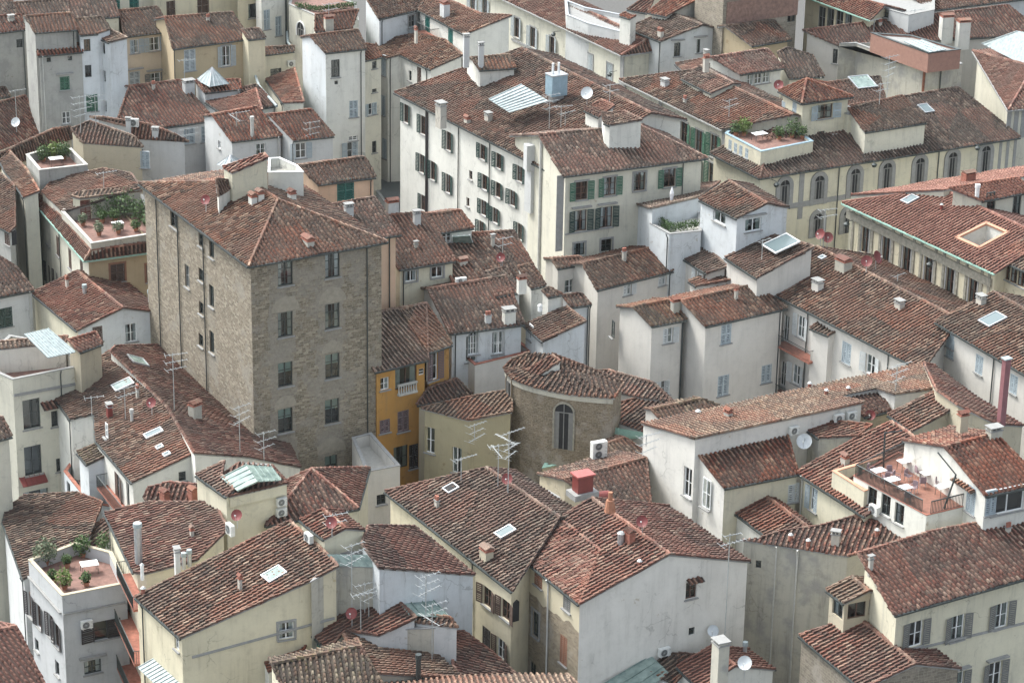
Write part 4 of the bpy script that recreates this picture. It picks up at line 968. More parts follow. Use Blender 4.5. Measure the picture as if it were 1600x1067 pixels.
M4 = sp('b1', 'house', 'brown tiled roof dotted with antennas, below the long white block', w_beige, (1240, 740), (1760, 640), [(1610, 375), (1350, 392), (1130, 430)], 19, ov=.2)
M5 = gable('b1', 'house', 'white house with a broad brown roof carrying several small dormers, centre', w_blue, (1213, 1018), (1680, 958), (1072, 742), (1560, 660), 17.5, ov=.25)
W(M5, 'f', [(1360, 1080), (1510, 1075)], 1.0, 2.0, hood=0); W(M5, 'f', [(1345, 45), (1520, 15)], 1.0, 2.4, reg='b2')
def dorm(b, reg, A, B, C, D, foot, nm, label, wall=w_beige, sl=10, **kw):
    z = zo(b, reg, foot, A, 0); kw.setdefault('ov', .05); return sp(reg, nm, label, wall, A, B, [D, C], z, sl=sl, zb=b.W[0].z-2, **kw)
dorm(M5, 'b1', (1500, 787), (1650, 758), (1412, 640), (1565, 600), (1500, 800), 'rooftop_dormer', 'wide low dormer roof on the broad brown roof, next to the white chimney', w_white, tile='dark', cat='dormer')
dorm(M5, 'c1', (120, 735), (212, 715), (38, 600), (125, 580), (120, 760), 'rooftop_dormer', 'narrow tall dormer with a white cheek on the broad brown roof', w_white, cat='dormer')
dorm(M5, 'c1', (225, 790), (310, 772), (188, 770-20), (235, 728), (230, 862), 'rooftop_dormer', 'boxy white dormer cabin on the right of the broad brown roof', w_white, cat='dormer')
chimney(M5, (1580, 945), 1.0, 1.0, m=w_white, cap='flat'); chimney(M5, (1450, 945), .5, .6, cap='pots', m=w_gw); chimney(M5, (60, 730), .7, .8, reg='c1', m=w_white); chimney(M5, (175, 865), .35, .3, 'vent', reg='c1', m=M_WHITE)
M5r = sp('c1', 'house', 'bright white annexe under a left facing brown roof, right of the broad dormered roof', w_blue, (75, 965), (190, 1067), [(465, 942), (340, 850)], 16.8, ov=.12)
W(M5r, 'f', [(110, 1010)], .8, 1.4, fr='white')
M5s = sp('c1', 'house', 'grey white annexe with a small brown roof and dark downpipe, beside the lilac house', w_gw, (372, 852), (492, 835), [(430, 765), (310, 780)], 17.5, ov=.1)
pipe(M5s, 'r', (478, 950)); pipe(M5s, 'f', (470, 950))
M8 = flat('b2', 'house', 'pale lilac walled terrace block below the white house in the centre', w_lil, [(1288, 80), (1368, 147), (1725, 60), (1600, -40)], 14.8, par=.5, floor=M_TERRA, cope=M_BRICK)
# ochre house
M6a = sp('b2', 'house', 'ochre house with a balustraded loggia and purple shutters, beside the stone tower', w_ochre, (742, 190), (1077, 112), [(1065, -238), (720, -178), (560, -145)], 17, ov=.3, tile='pale')
W(M6a, 'f', [(805, 262)], .85, 1.1); W(M6a, 'f', [(1037, 187)], .6, .6, sill=0); W(M6a, 'f', [(805, 527)], 1.0, 1.2, sh='purple'); W(M6a, 'f', [(920, 495)], 1.1, 1.9, sh='purple', bars=2)
W(M6a, 'f', [(938, 215)], 2.1, 2.1, fr='brown', sill=0, bars=0)
balus(M6a, 'f', (880, 330), (998, 300), reg='b2')
W(M6a, 'f', [(905, 720)], 1.4, 2.0, fr='dark', sill=0); W(M6a, 'f', [(985, 715)], .9, 2.2, sh='black')
M6b = sp('b2', 'house', 'narrow ochre house end with a glazed balcony door and dark shutter', w_ochre, (1078, 68), (1225, 18), [(1065, -240), (900, -200)], 17.3, ov=.2, tile='pale')
W(M6b, 'f', [(1105, 155)], 1.1, 2.5, sh='purple', op=1, half='r')
M6c = sp('b2', 'house', 'small mossy dark roof between the ochre house and the olive block', w_beige, (1005, 395), (1352, 330), [(1255, 230), (1075, 290)], 13.6, sl=15, ov=.1, tile='dark')
M7 = sp('b2', 'house', 'olive plastered block with two tall white windows, left of the round stone apse', w_olive, (1030, 417), (1328, 492), [(1600, 440), (1600, 300), (1345, 345)], 14.2, sl=14, ov=.12, tile='pale', gutter=None)
W(M7, 'f', [(1087, 615), (1255, 740)], .9, 2.3)
M6d = flat('b2', 'house', 'white walled empty roof terrace at the foot of the stone tower, right', w_lil, [(690, 815), (900, 775), (720, 570), (600, 600)], 12, par=1.0, floor=M_LGREY)
W(M6d, '0', [(783, 985)], .8, .9, fr='dark')
# round apse
def apse():
    rim = [(787, 576), (790, 584), (798, 591), (812, 598), (832, 604.5), (855, 610), (880, 615), (908, 618.5), (935, 621), (960, 622.5)]
    z = 17; R = [PT(None, p, z) for p in rim]; ap = PT(None, (868, 570), z+1.0); ap2 = PT(None, (905, 578), z+1.9)
    back = [PT(None, (975, 598), z+.4), PT(None, (912, 572), z+1.0), PT(None, (862, 553), z+1.5), PT(None, (828, 551), z+1.3), PT(None, (800, 562), z+.6)]
    out = R+[back[0]]+back[1:]
    faces = [[[out[i], out[(i+1) % len(out)], ap]] for i in range(len(out))]
    b = building(None, 'church_apse', 'round stone apse with tall arched windows under a fan shaped tiled roof, centre', 'church', s_round, out, faces, tile='old', ov=.15, gutter=None, ridge=False, caps=False)
    for i, e in enumerate(b.edge): e['p'].z = out[i].z-.12; e['q'].z = out[(i+1) % len(out)].z-.12
    b.walls = {str(i): i for i in range(len(out))}; return b
AP = apse()
def rimband(b):
    for i in range(9):
        e = b.edge[i]; mb = MB(); mb.box((e['p']+e['q'])/2+e['n']*.02-Vector((0,0,.22)), (e['L']+.02, .1, .38), w_stain, (e['x'], -e['n'], Vector((0,0,1)))); mb.build('plaster_band', b.root, b.base)
AP.extra.append(rimband)
archwin(AP, '6', [(881, 666)], 1.55, 4.0, m=M_STONE, rw=.14, glass=True); archwin(AP, '1', [(796, 625)], 1.0, 4.2, m=s_round, rw=.1)
_zp = roofpt(AP, (160, 215), 'c2')[0].z
AP2 = slab('c2', 'rooftop_dormer', 'small dormer with a white cheek on the round apse roof', w_white, [(90, 185, _zp), (160, 215, _zp), (303, 118, _zp+1.2)], [(90, 185), (160, 217), (303, 120), (250, 88)], ov=.03, zb=16, cat='dormer', tile='red', gutter=None)
C1 = sp('c2', 'house', 'low brown roofs stepping down to the right behind the round apse', w_lil, (560, 300), (830, 352), [(1010, 375), (880, 255), (600, 180), (440, 190)], 15, sl=10, ov=.05, tile='old', gutter=None)
C2 = sp('c2', 'house', 'low mossy roof with a short wall, between the apse and the big white gable', w_lil, (640, 500), (850, 570), [(1040, 380), (840, 340), (650, 390)], 14, sl=12, ov=.05, tile='dark', gutter=None)
C3 = gable('c2', 'house', 'small mossy roofed house just behind the big white wall', w_lil, (915, 475), (1300, 400), (868, 425), (1180, 358), 16, sl=16, ov=.1, tile='moss', zb=8)
panel(C2, 'glass_roof', [(620, 605, 13.2), (850, 605, 13.2), (850, 572, 14), (630, 532, 14)], 13, M_GREENMET, 6)
C4 = flat('c2', 'house', 'flat green sheet roof at the foot of the round apse', w_beige, [(190, 790), (540, 720), (520, 660), (240, 700)], 10.5, par=.05, floor=M_GREENMET, cope=M_GREENMET)
C5 = gable('c2', 'house', 'small yellow rimmed tiled roof beside the white air conditioner, right of the apse', w_yel, (655, 752), (850, 700), (565, 650), (700, 600), 13.2, back=.5, sl=15, ov=.1, tile='pale')
# roofs right of the bottom centre
N20 = gable('c2', 'house', 'brown roof with a sagging pale back slope, left of the big white wall', w_beige, (640, 1075), (870, 1030), (325, 862), (840, 726), 14.5, back=1.0, ov=.1, tile='old')
N21 = gable('b2', 'house', 'long brown roof with a small roof hatch, in front of the alley by the tower', w_gw, (805, 935), (1600, 1560), (1440, 790), (1900, 1100), 15.5, ov=.25, tile='old', back=.4)
W(N21, 'f', [(1445, 530), (1560, 610)], 1.2, 1.5, sh='brown', op=1, fr='brown', reg='b3'); W(N21, 'f', [(1440, 790)], 1.1, 1.7, sh='black', reg='b3'); W(N21, 'f', [(1530, 855)], 1.1, 1.6, sh='brown', op=1, fr='white', reg='b3'); W(N21, 'f', [(1332, 480)], .8, 1.6, fr='white', reg='b3')
pipe(N21, 'f', (1355, 600), reg='b3'); skylight(N21, (1220, 922), .9, .9, m=M_INT); skylight(N21, (1560, 130), .9, 1.3, reg='b3'); chimney(N21, (1440, 290), .9, .7, reg='b3', m=w_beige)
N21.wallm = w_yel
N2a = gable(None, 'house', 'red brown gabled roof with a light hip line, bottom centre right', w_cream, (800, 858), (905, 944), (865, 804), (938, 861), 16, back=1.1, ov=.25, tile='red')
s_mix = None
def mixwall():
    t = stone('lowstone', [(.12, .095, .065), (.21, .165, .115), (.29, .235, .16), (.36, .31, .23)], bw=.4, bh=.14); t = t.copy(); t.name = 'plaster_over_stone'
    nt_ = t.node_tree; b_ = [n for n in nt_.nodes if n.type == 'BSDF_PRINCIPLED'][0]; src = b_.inputs['Base Color'].links[0].from_socket
    g = nt_.nodes.new('ShaderNodeNewGeometry'); sx = nt_.nodes.new('ShaderNodeSeparateXYZ'); nt_.links.new(g.outputs['Position'], sx.inputs[0])
    nz = nt_.nodes.new('ShaderNodeTexNoise'); nz.inputs['Scale'].default_value = .6; nt_.links.new(g.outputs['Position'], nz.inputs['Vector'])
    m1 = nt_.nodes.new('ShaderNodeMath'); m1.operation = 'MULTIPLY_ADD'; nt_.links.new(nz.outputs['Fac'], m1.inputs[0]); m1.inputs[1].default_value = 1.6; nt_.links.new(sx.outputs[2], m1.inputs[2])
    m2 = nt_.nodes.new('ShaderNodeMath'); m2.operation = 'GREATER_THAN'; nt_.links.new(m1.outputs[0], m2.inputs[0]); m2.inputs[1].default_value = 14.6
    mx = nt_.nodes.new('ShaderNodeMix'); mx.data_type = 'RGBA'; nt_.links.new(m2.outputs[0], mx.inputs[0]); nt_.links.new(src, mx.inputs[6]); mx.inputs[7].default_value = (.50, .45, .33, 1)
    nt_.links.new(mx.outputs[2], b_.inputs['Base Color']); return t
s_mix = mixwall()
N2b = gable(None, 'house', 'house with a huge blank white gable wall and half bare stone side, bottom centre', {0: s_mix, '*': plaster('gable', (.65, .63, .59), .6, (.31, .30, .27))}, (797, 856), (905, 944), (925, 779), (1046, 866), 16.05, back=.95, ov=.12, tile='red')
W(N2b, 'f', [(165, 415)], 1.1, 1.2, sh='orange', reg='c3', sill=1); W(N2b, 'f', [(343, 562)], 1.0, 1.3, sh='dkgrey', reg='c3'); W(N2b, 'f', [(148, 700)], .95, 2.0, fr='dark', sur='grey', reg='c3'); W(N2b, 'f', [(322, 862)], .95, 2.2, sh='orange', reg='c3'); W(N2b, 'f', [(130, 990)], .9, 1.3, fr='dark', reg='c3')
pipe(N2b, 'f', (228, 700), m=M_PIPEW, r=.07, reg='c3'); pipe(N2b, 'f', (5, 600), reg='c3')
W(N2b, 'r2', [(1120, 487)], .9, 1.3, fr='brown', reg='c3'); awn(N2b, 'r2', (1090, 420), (1185, 415), .5, .2, tile='red', reg='c3'); W(N2b, 'r', [(1028, 803)], .9, 1.0, fr='dark', sill=0, reg='c3'); W(N2b, 'r2', [(1123, 743)], .5, .6, fr='dark', sill=0, reg='c3')
chimney(N2b, (680, 195), .5, .8, 'vent', m=M_METAL, reg='c3'); chimney(N2b, (735, 190), .7, .7, reg='c3', m=M_BRICK); chimney(N2b, (797, 325), .3, .25, 'vent', reg='c3')
# big white gable on the right and its roofs
w_big = plaster('bigwhite', (.63, .615, .58), .6, (.24, .24, .25))
L1 = slab(None, 'house', 'big white house with a pale tiled roof and blank stained gable, right of centre', w_big, [(1086, 685, 20), (1350, 629, 20), (1000, 661, 18.7)],
    [(1002, 661), (1086, 685), (1350, 629), (1307, 620), (1370, 607.5), (1398, 616), (1461, 607), (1444, 567)], ov=.12, tile='pale', gutter=None)
W(L1, '0', [(1097, 878), (1207, 950)], 1.0, 2.4, reg='c2'); chimney(L1, (1350, 468), .6, .4, reg='c2'); chimney(L1, (1163, 448), .4, .2, 'vent', reg='c2')
for q in ((1265, 605), (1291, 616+8-8), (1325, 612)): chimney(L1, q, .3, .35, 'vent')
zA = zw(L1, '0', 'c2', (1325, 915)); 
zA = 17.3
L2 = gable('c2', 'house', 'red brown roof with dark gutter attached to the right of the big white wall', {3: w_big, '*': w_pyel}, (1325, 915), (1790, 825), (1142, 682), (1712, 552), zA, back=0, ov=.1, tile='red')
L3 = gable('c2', 'house', 'low brown roof in front of the big white wall, dark gutter on its left', w_white, (1277, 982), (1600, 1222), (1505, 905), (1850, 1160), 15, back=.3, ov=.15, tile='red')
L7 = sp('d2', 'house', 'pale yellow court house with blue grey shutters under a long left facing roof', w_pyel, (190, 822), (605, 1092), [(900, 900), (1010, 690), (880, 568), (772, 502), (560, 600), (215, 792)], zA, ov=.2, tile='red', sl=15)
W(L7, 'f', [(285, 985)], .9, 1.9, sh='blue', op=1, half='l'); W(L2, 'f', [(160, 945)], 1.0, 1.5, sh='lgrey', reg='d2')
L4 = sp('d3', 'house', 'grey stained blank house under a pale tiled roof, bottom right', w_stain, (-200, 168), (498, 276), [(1025, 120), (780, 90), (540, 28), (330, 88), (100, 118), (-40, 160)], 16, sl=9, ov=.1, tile='red', gutter=None)
W(L4, 'f', [(-60, 325)], .4, .6, fr='dark', sill=0); pipe(L4, 'f', (172, 500), m=M_PIPEW, r=.07); pipe(L4, 'f', (40, 500), m=M_PIPEW)
for q in ((140, 180), (250, 215), (680, 150)): chimney(L4, q, .3, .5, 'vent')
L5 = sp('d3', 'apartment_building', 'cream building with open grey shutters under a broad red roof, bottom right corner', w_pyel, (790, 643), (1800, 357), [(1800, -40), (1340, 62), (1020, 122), (560, 262), (660, 420)], 17, ov=.45, tile='red')
W(L5, 'f', [(1185, 722), (1460, 645)], 1.15, 1.95, sh='dkgrey', op=1, cur=1); W(L5, 'f', [(925, 760)], 1.15, 1.95, sh='dkgrey', op=1); W(L5, 'f', [(1418, 1015), (1180, 1080)], 1.15, 2.0, sh='dkgrey', op=1, hood=1)
band(L5, 'f', (800, 880), (1600, 690), h=.15)
L6b = gable('d3', 'house', 'brick walled house with a red gabled roof below the belvedere, bottom right', s_dark, (195, 770), (590, 1105), (560, 655), (922, 950), 13, back=.95, ov=.12, tile='red')
L6 = gable('d3', 'belvedere', 'small plastered belvedere with open sides, lamp and gabled tiled roof, bottom right', w_beige, (365, 485), (475, 572), (522, 405), (632, 494), zo(L6b, 'd3', (475, 770), (475, 572)), back=1, ov=.18, tile='pale', zb=11)
W(L6, 'f', [(435, 590)], 1.3, 1.5, fr='dark', bars=0, sill=0); W(L6, 'r', [(558, 612)], 1.5, 1.2, fr='brown', bars=0, sill=0); W(L6, 'r2', [(688, 580)], 1.5, 1.2, fr='brown', bars=0, sill=0)
# restaurant terrace and cabin
L8y = flat('d2', 'house', 'yellow walled box with an orange coping, left of the restaurant terrace', w_pyel, [(402, 808), (602, 935), (900, 820), (820, 690), (700, 720)], 18.8, par=1.0, cope=plain('orange_coping', (.50, .27, .18), .8), floor=M_GREY)
L8 = flat('d2', 'house', 'white house carrying a red floored restaurant terrace, right', w_white, [(535, 838), (990, 1085), (1262, 1020), (1240, 880), (815, 690)], 19.3, par=.02, floor=plain('terrace_tiles', (.22, .10, .07), .75, 0, .2), cope=M_BRICK, th=.1)
W(L8, '0', [(650, 975), (735, 1020)], 1.0, 1.6, fr='dark'); W(L8, '0', [(820, 1075)], 1.0, 1.6, fr='dark')
L9 = gable('d2', 'house', 'white house with a door onto the restaurant terrace and wide barred window, right', w_white, (1357, 962), (1720, 885), (1108, 658), (1420, 575), 21.3, back=1.0, ov=.12, tile='red')
W(L9, 'f', [(1500, 990)], 2.8, 1.9, fr='white', bars=0); W(L9, 'f', [(1395, 1005)], .9, 1.9, sh='blue'); W(L9, 'l', [(1268, 985)], 1.1, 2.1, sh='blue'); awn(L9, 'l', (1165, 842), (1300, 925), .4, .12, tile='pale')
chimney(L9, (1215, 520), .7, .8, m=w_beige); chimney(L9, (1410, 590), 1.0, .5, cap='flat', m=w_stain)
L10b = sp('d2', 'house', 'left facing brown roof on a cream wall behind the restaurant house', w_beige, (750, 457), (902, 560), [(1188, 402), (1040, 312)], 19, ov=.1, tile='old')
L10c = slab('d2', 'house', 'red roof falling to the right behind the big white house', w_beige, [(1050, 296, 21), (1188, 397, 21), (1590, 520, 18.5)], [(1188, 397), (1430, 515), (1595, 525), (1240, 300), (1045, 150), (975, 140), (1047, 296)], ov=.05, tile='red', gutter=None)
L10d = sp('d2', 'house', 'small red lean-to roof with a curved stained wall, behind the white dish', w_stain, (160, 492), (318, 602), [(560, 590), (650, 520), (420, 500)], 18.6, ov=.05, sl=8, tile='red')
L10e = sp('d2', 'house', 'tiny red roof with two white vent pipes, between the two air conditioners and dish', w_beige, (600, 470), (765, 430), [(700, 310), (430, 350)], 18.6, ov=.05, sl=10, tile='red')
# ================================================================ bottom centre
N2w = None
N3 = slab(None, 'house', 'blue white house with a right falling red roof, bottom centre', w_blue, [(592, 887, 18), (742, 898, 15.6), (575, 822, 18.2)], [(592, 887), (742, 898), (648, 823), (575, 822), (565, 850)], ov=.08, tile='red', gutter=None)
N3c = gable('b3', 'rooftop_cabin', 'small yellow gabled cabin between red roofs, bottom centre', w_pyel, (275, 50), (425, 170), (420, -15), (560, 103), 18.8, back=.9, ov=.08, tile='red', zb=10)
N7 = sp('a3', 'house', 'long yellow house with left falling brown roof and one framed window, bottom left', w_yel, (845, 530), (1130, 788), [(1940, 430), (2115, 340), (2040, 260), (1810, 58)], 14.5, ov=.12, tile='old')
W(N7, '0', [(1105, 820)], .7, 1.0); W(N7, '1', [(1790, 740)], 1.1, 1.3, sur='grey'); band(N7, '1', (1200, 905), (2090, 660), h=.16, d=.1); awn(N7, '0', (960, 915), (1160, 1065), 1.2, .35, m=M_SHEET)
pipe(N7, '0', (905, 800)); panel(N7, 'glass_roof', [(2110, 335, 17.5), (2360, 345, 17.5), (2290, 265, 18.2), (2045, 262, 18.2)], 17, M_GROOF, 5)
skylight(N7, (1715, 395), 1.2, 1.4, m=M_GROOF)
N7b = flat('b3', 'house', 'stained yellow wall stepping up to the blue white house, bottom centre', w_stain, [(345, 435), (520, 342), (765, 348), (700, 250), (500, 250)], 17.4, par=.02, floor=M_GREY)
N8 = sp('a3', 'house', 'cream house with stacked balconies under a left falling brown roof, bottom left', w_pyel, (655, 8), (835, 378), [(905, 385), (1230, 300), (1425, 108), (1340, -60), (930, -60)], 14, ov=.3, tile='red', sl=14)
chimney(N8, (868, 320), .55, 3.0, 'pipe'); chimney(N8, (1110, 380), .5, 1.7, m=w_gw, cap='flat'); chimney(N8, (1150, 340), .3, .9, 'pipe'); chimney(N8, (1185, 320), .3, .9, 'pipe'); chimney(N7, (890, 410), .25, 1.0, 'vent', m=M_WHITE); chimney(N7, (895, 515), .3, .5, 'vent')
N9 = flat('a2', 'rooftop_cabin', 'yellow rooftop cabin with a glass roof and two stacked air conditioners, lower left', w_pyel, [(1285, 900), (1430, 968), (1792, 885), (1700, 770), (1500, 760)], 17.2, par=.02, zb=10, floor=M_GREY)
N9r = slab('a2', 'rooftop_cabin', 'tiled rim roof around the glass panels of the yellow rooftop cabin', w_pyel, [(1345, 885, 17.4), (1432, 968, 17.4), (1795, 883, 17.4)], [(1345, 885), (1432, 970), (1797, 884), (1700, 772), (1500, 758), (1385, 835)], zb=16.5, ov=.1, tile='red', thick=.1)
panel(N9, 'glass_roof', [(1380, 850, 17.8), (1485, 932, 17.8), (1613, 872, 18.5), (1541, 768, 18.5)], 17, M_GROOF, 4); panel(N9, 'glass_roof', [(1613, 872, 18.5), (1757, 863, 18.1), (1693, 779, 18.1), (1541, 768, 18.5)], 17, M_GROOF, 4)
N9t = sp('a2', 'rooftop_cabin', 'small brown roof against the left side of the glass roofed cabin', w_pyel, (1225, 832), (1415, 968), [(1465, 922), (1385, 835), (1405, 745)], 17.5, sl=12, ov=.05, zb=10, tile='old')
W(N9, '0', [(1345, 1000)], .8, 1.5)
N10 = hip('b2', 'house', 'red brown hipped roof at the foot of the stone tower, below the glass roofed cabin', w_pyel, (150, 890), (60, 1150), (640, 1040), 14.5, (347, 797), tile='red', ov=.1, sl=17)
N12 = sp('b3', 'house', 'brown left falling roof crowded with antennas, bottom centre', w_gw, (250, 662), (450, 865), [(560, 742), (765, 772), (1003, 660), (800, 480), (735, 448), (470, 560)], 13, ov=.1, tile='red')
W(N12, 'f', [(395, 850)], .8, 1.2, sh='teal')
_z13 = roofpt(N12, (980, 650))[0].z; _z13b = roofpt(N12, (820, 500))[0].z
N13 = sheetpanel('glass_roof', 'green glazed roof with metal ribs under the blue white wall, bottom centre', 'glass roof', [PT('b3', (958, 642), _z13), PT('b3', (1208, 655), _z13-.4), PT('b3', (1062, 500), _z13b-.4), PT('b3', (828, 488), _z13b)], M_GROOF, 3)
N13b = sp('b3', 'house', 'thin brown roof edge below the green glazed roof', w_gw, (1000, 690), (1262, 722), [(1210, 655), (960, 642)], _z13-.5, sl=8, ov=.05, tile='old', gutter=None)
_za14 = roofpt(N12, (765, 772))[0].z-.5
N14 = slab('b3', 'house', 'red brown roof with a dark metal flue, bottom centre', w_stain, [(740, 1005, _za14), (1285, 1035, _za14-1.7), (545, 768, _za14+.1)], [(740, 1008), (1290, 1038), (1055, 795), (545, 765), (700, 1000)], ov=.05, tile='pale', gutter=None)
chimney(N14, (1015, 1035), .35, 1.6, 'pipe', m=M_DARKMET)
N15 = slab('b3', 'house', 'red brown roof on the bottom edge below the yellow shuttered house', w_gw, [(1290, 1040, _za14-2), (1640, 1030, _za14-3.2), (1235, 760, _za14-1.8)], [(1290, 1038), (1650, 1035), (1480, 880), (1300, 750), (1237, 752), (1230, 960)], ov=.05, tile='red', gutter=None)
N15w = flat('b3', 'house', 'stained grey wall block between two red brown roofs, bottom centre', w_stain, [(930, 735), (1235, 722), (1228, 695), (930, 700)], _za14+.5, par=.02, floor=M_GREY)
N16 = gable('b3', 'house', 'mossy roof with loose tiles and a pale end wall, bottom edge left of centre', w_pyel, (215, 1200), (840, 1160), (98, 950), (655, 838), _za14, back=.5, ov=.12, tile='moss')
N17 = sp('b3', 'house', 'small dark red roof below the yellow wall with the framed window', w_white, (48, 935), (75, 1000), [(300, 860), (310, 830), (280, 815)], 11.5, sl=14, ov=.05, tile='red', gutter=None)
N18 = slab('c3', 'house', 'pale orange roof strip on the bottom edge below the half bare stone wall', w_gw, [(-900, 1130, 14), (420, 1100, 14), (-900, 1060, 12.5)], [(-900, 1130), (430, 1100), (350, 1018), (-10, 1008), (-900, 1060)], ov=.05, tile='pale', gutter=None)
N19 = gable('c3', 'house', 'new red tiled roof with a tall plastered chimney, bottom edge right of centre', w_white, (1033, 968), (1180, 1105), (1245, 838), (1395, 960), 10.5, back=1.1, ov=.1, tile='new')
chimney(N19, (1290, 1120), .95, 3.6, m=w_stain, cap='flat', d=.8); chimney(N19, (1455, 880), .3, .7, 'pipe')
N19b = sheetpanel('glass_roof', 'dark green glass lean-to roof against the big white wall, bottom edge', 'glass roof', [PT('c3', (560, 1080), 9.5), PT('c3', (860, 1100), 9.5), PT('c3', (980, 1000), 10), PT('c3', (870, 895), 10.5)], M_GROOF, 3)
N19c = sp('c3', 'house', 'small dark broken roof beside the glass lean-to, bottom edge', w_gw, (870, 1010), (1010, 1080), [(1180, 900), (1080, 885), (885, 900)], 9.8, sl=12, ov=.05, tile='dark', gutter=None)
# ================================================================ left side
K2 = gable('a1', 'house', 'white fronted house with a gabled brown roof and white window, left of the stone tower', {0: w_pyel, '*': w_blue}, (200, 765), (482, 1000), (482, 628), (768, 858), 16, back=.95, ov=.15, tile='red')
W(K2, 'r', [(610, 1020)], .9, 1.4, sh='brown'); W(K2, 'r2', [(820, 1012)], 1.1, 1.7); chimney(K2, (940, 830), .4, 1.1, 'pipe'); chimney(K2, (530, 770), .35, .7, 'pipe'); pipe(K2, 'r2', (1010, 950))
K6 = sp('a2', 'house', 'rambling old brown roof with skylights and dishes, left of the stone tower', w_white, (335, 345), (440, 485), [(590, 452), (598, 618), (825, 882), (1216, 697), (1045, 410), (680, 60)], 14, ov=.12, tile='old')
K6r = slab('a2', 'house', 'right falling back slope of the rambling brown roof, meeting the stone tower', w_white, [(1216, 697, 16.6), (680, 60, 16.6), (1865, 775, 12.5)], [(1216, 697), (1560, 720), (1880, 785), (1800, 620), (1600, 500), (1100, 20), (720, 30), (690, 58), (1048, 410)], ov=.05, tile='red', gutter=None)
W(K6, '3', [(655, 555)], .5, 1.2); W(K6, '4', [(1140, 840)], .6, .8, fr='dark')
skylight(K6, (962, 578), .8, 1.4); skylight(K6, (1000, 665), .5, .5); skylight(K6, (1045, 710), .5, .5); skylight(K6, (770, 275), 1.3, 1.6, m=M_GROOF); skylight(K6r, (860, 125), 1.8, 1.4, m=M_GROOF)
chimney(K6r, (1220, 480), .9, 1.2, m=w_stain); chimney(K6, (685, 470), .55, .9, m=M_RED, cap='flat'); chimney(K6, (825, 500), .25, .9, 'pipe', m=M_PIPEW)
K7 = sp('a2', 'house', 'narrow white house with a mossy roof and a glazed balcony corner, left', w_blue, (482, 692), (545, 768), [(665, 715), (600, 640)], 13, ov=.12, tile='moss')
K7b = flat('a2', 'house', 'balcony house with a terracotta edge and plants, below the rambling roof', w_blue, [(400, 810), (560, 1010), (830, 1050), (700, 770), (480, 700)], 9.5, par=.9, floor=M_TERRA, cope=M_BRICK)
W(K7b, '0', [(430, 940), (520, 1040)], .9, 1.8, fr='dark')
K5 = flat('a2', 'house', 'cream house with a stained terrace parapet and tall dark windows, left edge', w_cream, [(-140, 140), (78, 238), (508, 152), (400, 20), (60, -40)], 16.5, par=1.2, floor=M_TERRA, cope=M_GREY)
W(K5, '1', [(198, 450), (207, 740)], 1.5, 2.6, fr='dark'); W(K5, '1', [(346, 480)], .7, 1.4, fr='dark'); W(K5, '1', [(366, 770)], .4, 1.2, fr='dark'); W(K5, '1', [(225, 985)], 2.2, 1.7, fr='dark')
pipe(K5, '1', (400, 700)); awn(K5, '1', (120, 850), (275, 832), .8, .5, m=M_RED); awn(K5, '1', (250, 380), (380, 372), .9, .4, tile='red'); band(K5, '1', (85, 335), (505, 255), h=.2, d=.15)
K5c = sp('a2', 'rooftop_cabin', 'beige rooftop cabin with one dark red window, left, beside the white ribbed canopy', w_beige, (498, 66), (640, 12), [(600, -60), (425, -8)], 18.3, ov=.1, tile='red', sl=12, zb=8)
K5p = sheetpanel('canopy', 'white ribbed metal canopy over the left terrace', 'canopy', [PT('a1', (300, 1168), 18.6), PT('a1', (470, 1132), 18.6), PT('a1', (300, 985), 19.4), PT('a1', (152, 1020), 19.4)], M_SHEET, 9)
K12 = sp('a2', 'house', 'cream house corner with a dark tiled eave on the left edge', w_cream, (-120, 640), (75, 590), [(15, 470), (-150, 480)], 16, ov=.2, tile='old')
K11 = gable('a3', 'house', 'bright new red tiled roof in the bottom left corner', w_white, (-300, 1330), (300, 1120), (-300, 800), (103, 716), 12.5, back=.5, ov=.1, tile='new')
K8 = flat('a3', 'house', 'blue grey house with dark shutters and a planted red roof terrace, bottom left', plaster('bluegrey', (.44, .45, .46), .6, (.2, .2, .2)), [(178, 298), (388, 525), (790, 445), (700, 250), (480, 190)], 11.8, par=.9, floor=M_TERRA, cope=w_beige)
W(K8, '0', [(190, 585), (243, 650), (320, 715), (355, 770)], .9, 1.9, sh='black', op=1, fr='brown'); W(K8, '0', [(230, 830)], .8, 1.0, fr='dark'); W(K8, '0', [(358, 975)], .8, 1.2, fr='dark'); W(K8, '1', [(672, 730)], 2.0, 1.5, sh='black', op=1, fr='dark', half='l'); W(K8, '1', [(580, 965)], 1.3, 1.1, fr='dark', hood=1)
band(K8, '0', (185, 400), (385, 630), h=.12, d=.2); band(K8, '1', (395, 635), (780, 560), h=.12, d=.2)
K9 = sp('a3', 'house', 'dark old roof with a metal ridge strip, behind the planted terrace, lower left', w_gw, (18, 62), (145, 420), [(300, 330), (560, 150), (640, -60), (480, -120), (150, -100), (40, -20)], 9.5, ov=.1, tile='dark', sl=14)
K9b = sp('a3', 'house', 'low brown lean-to roof rising towards the cream balcony house', w_gw, (420, 190), (560, 250), [(780, 120), (660, 40)], 10, ov=.05, tile='old', sl=14)
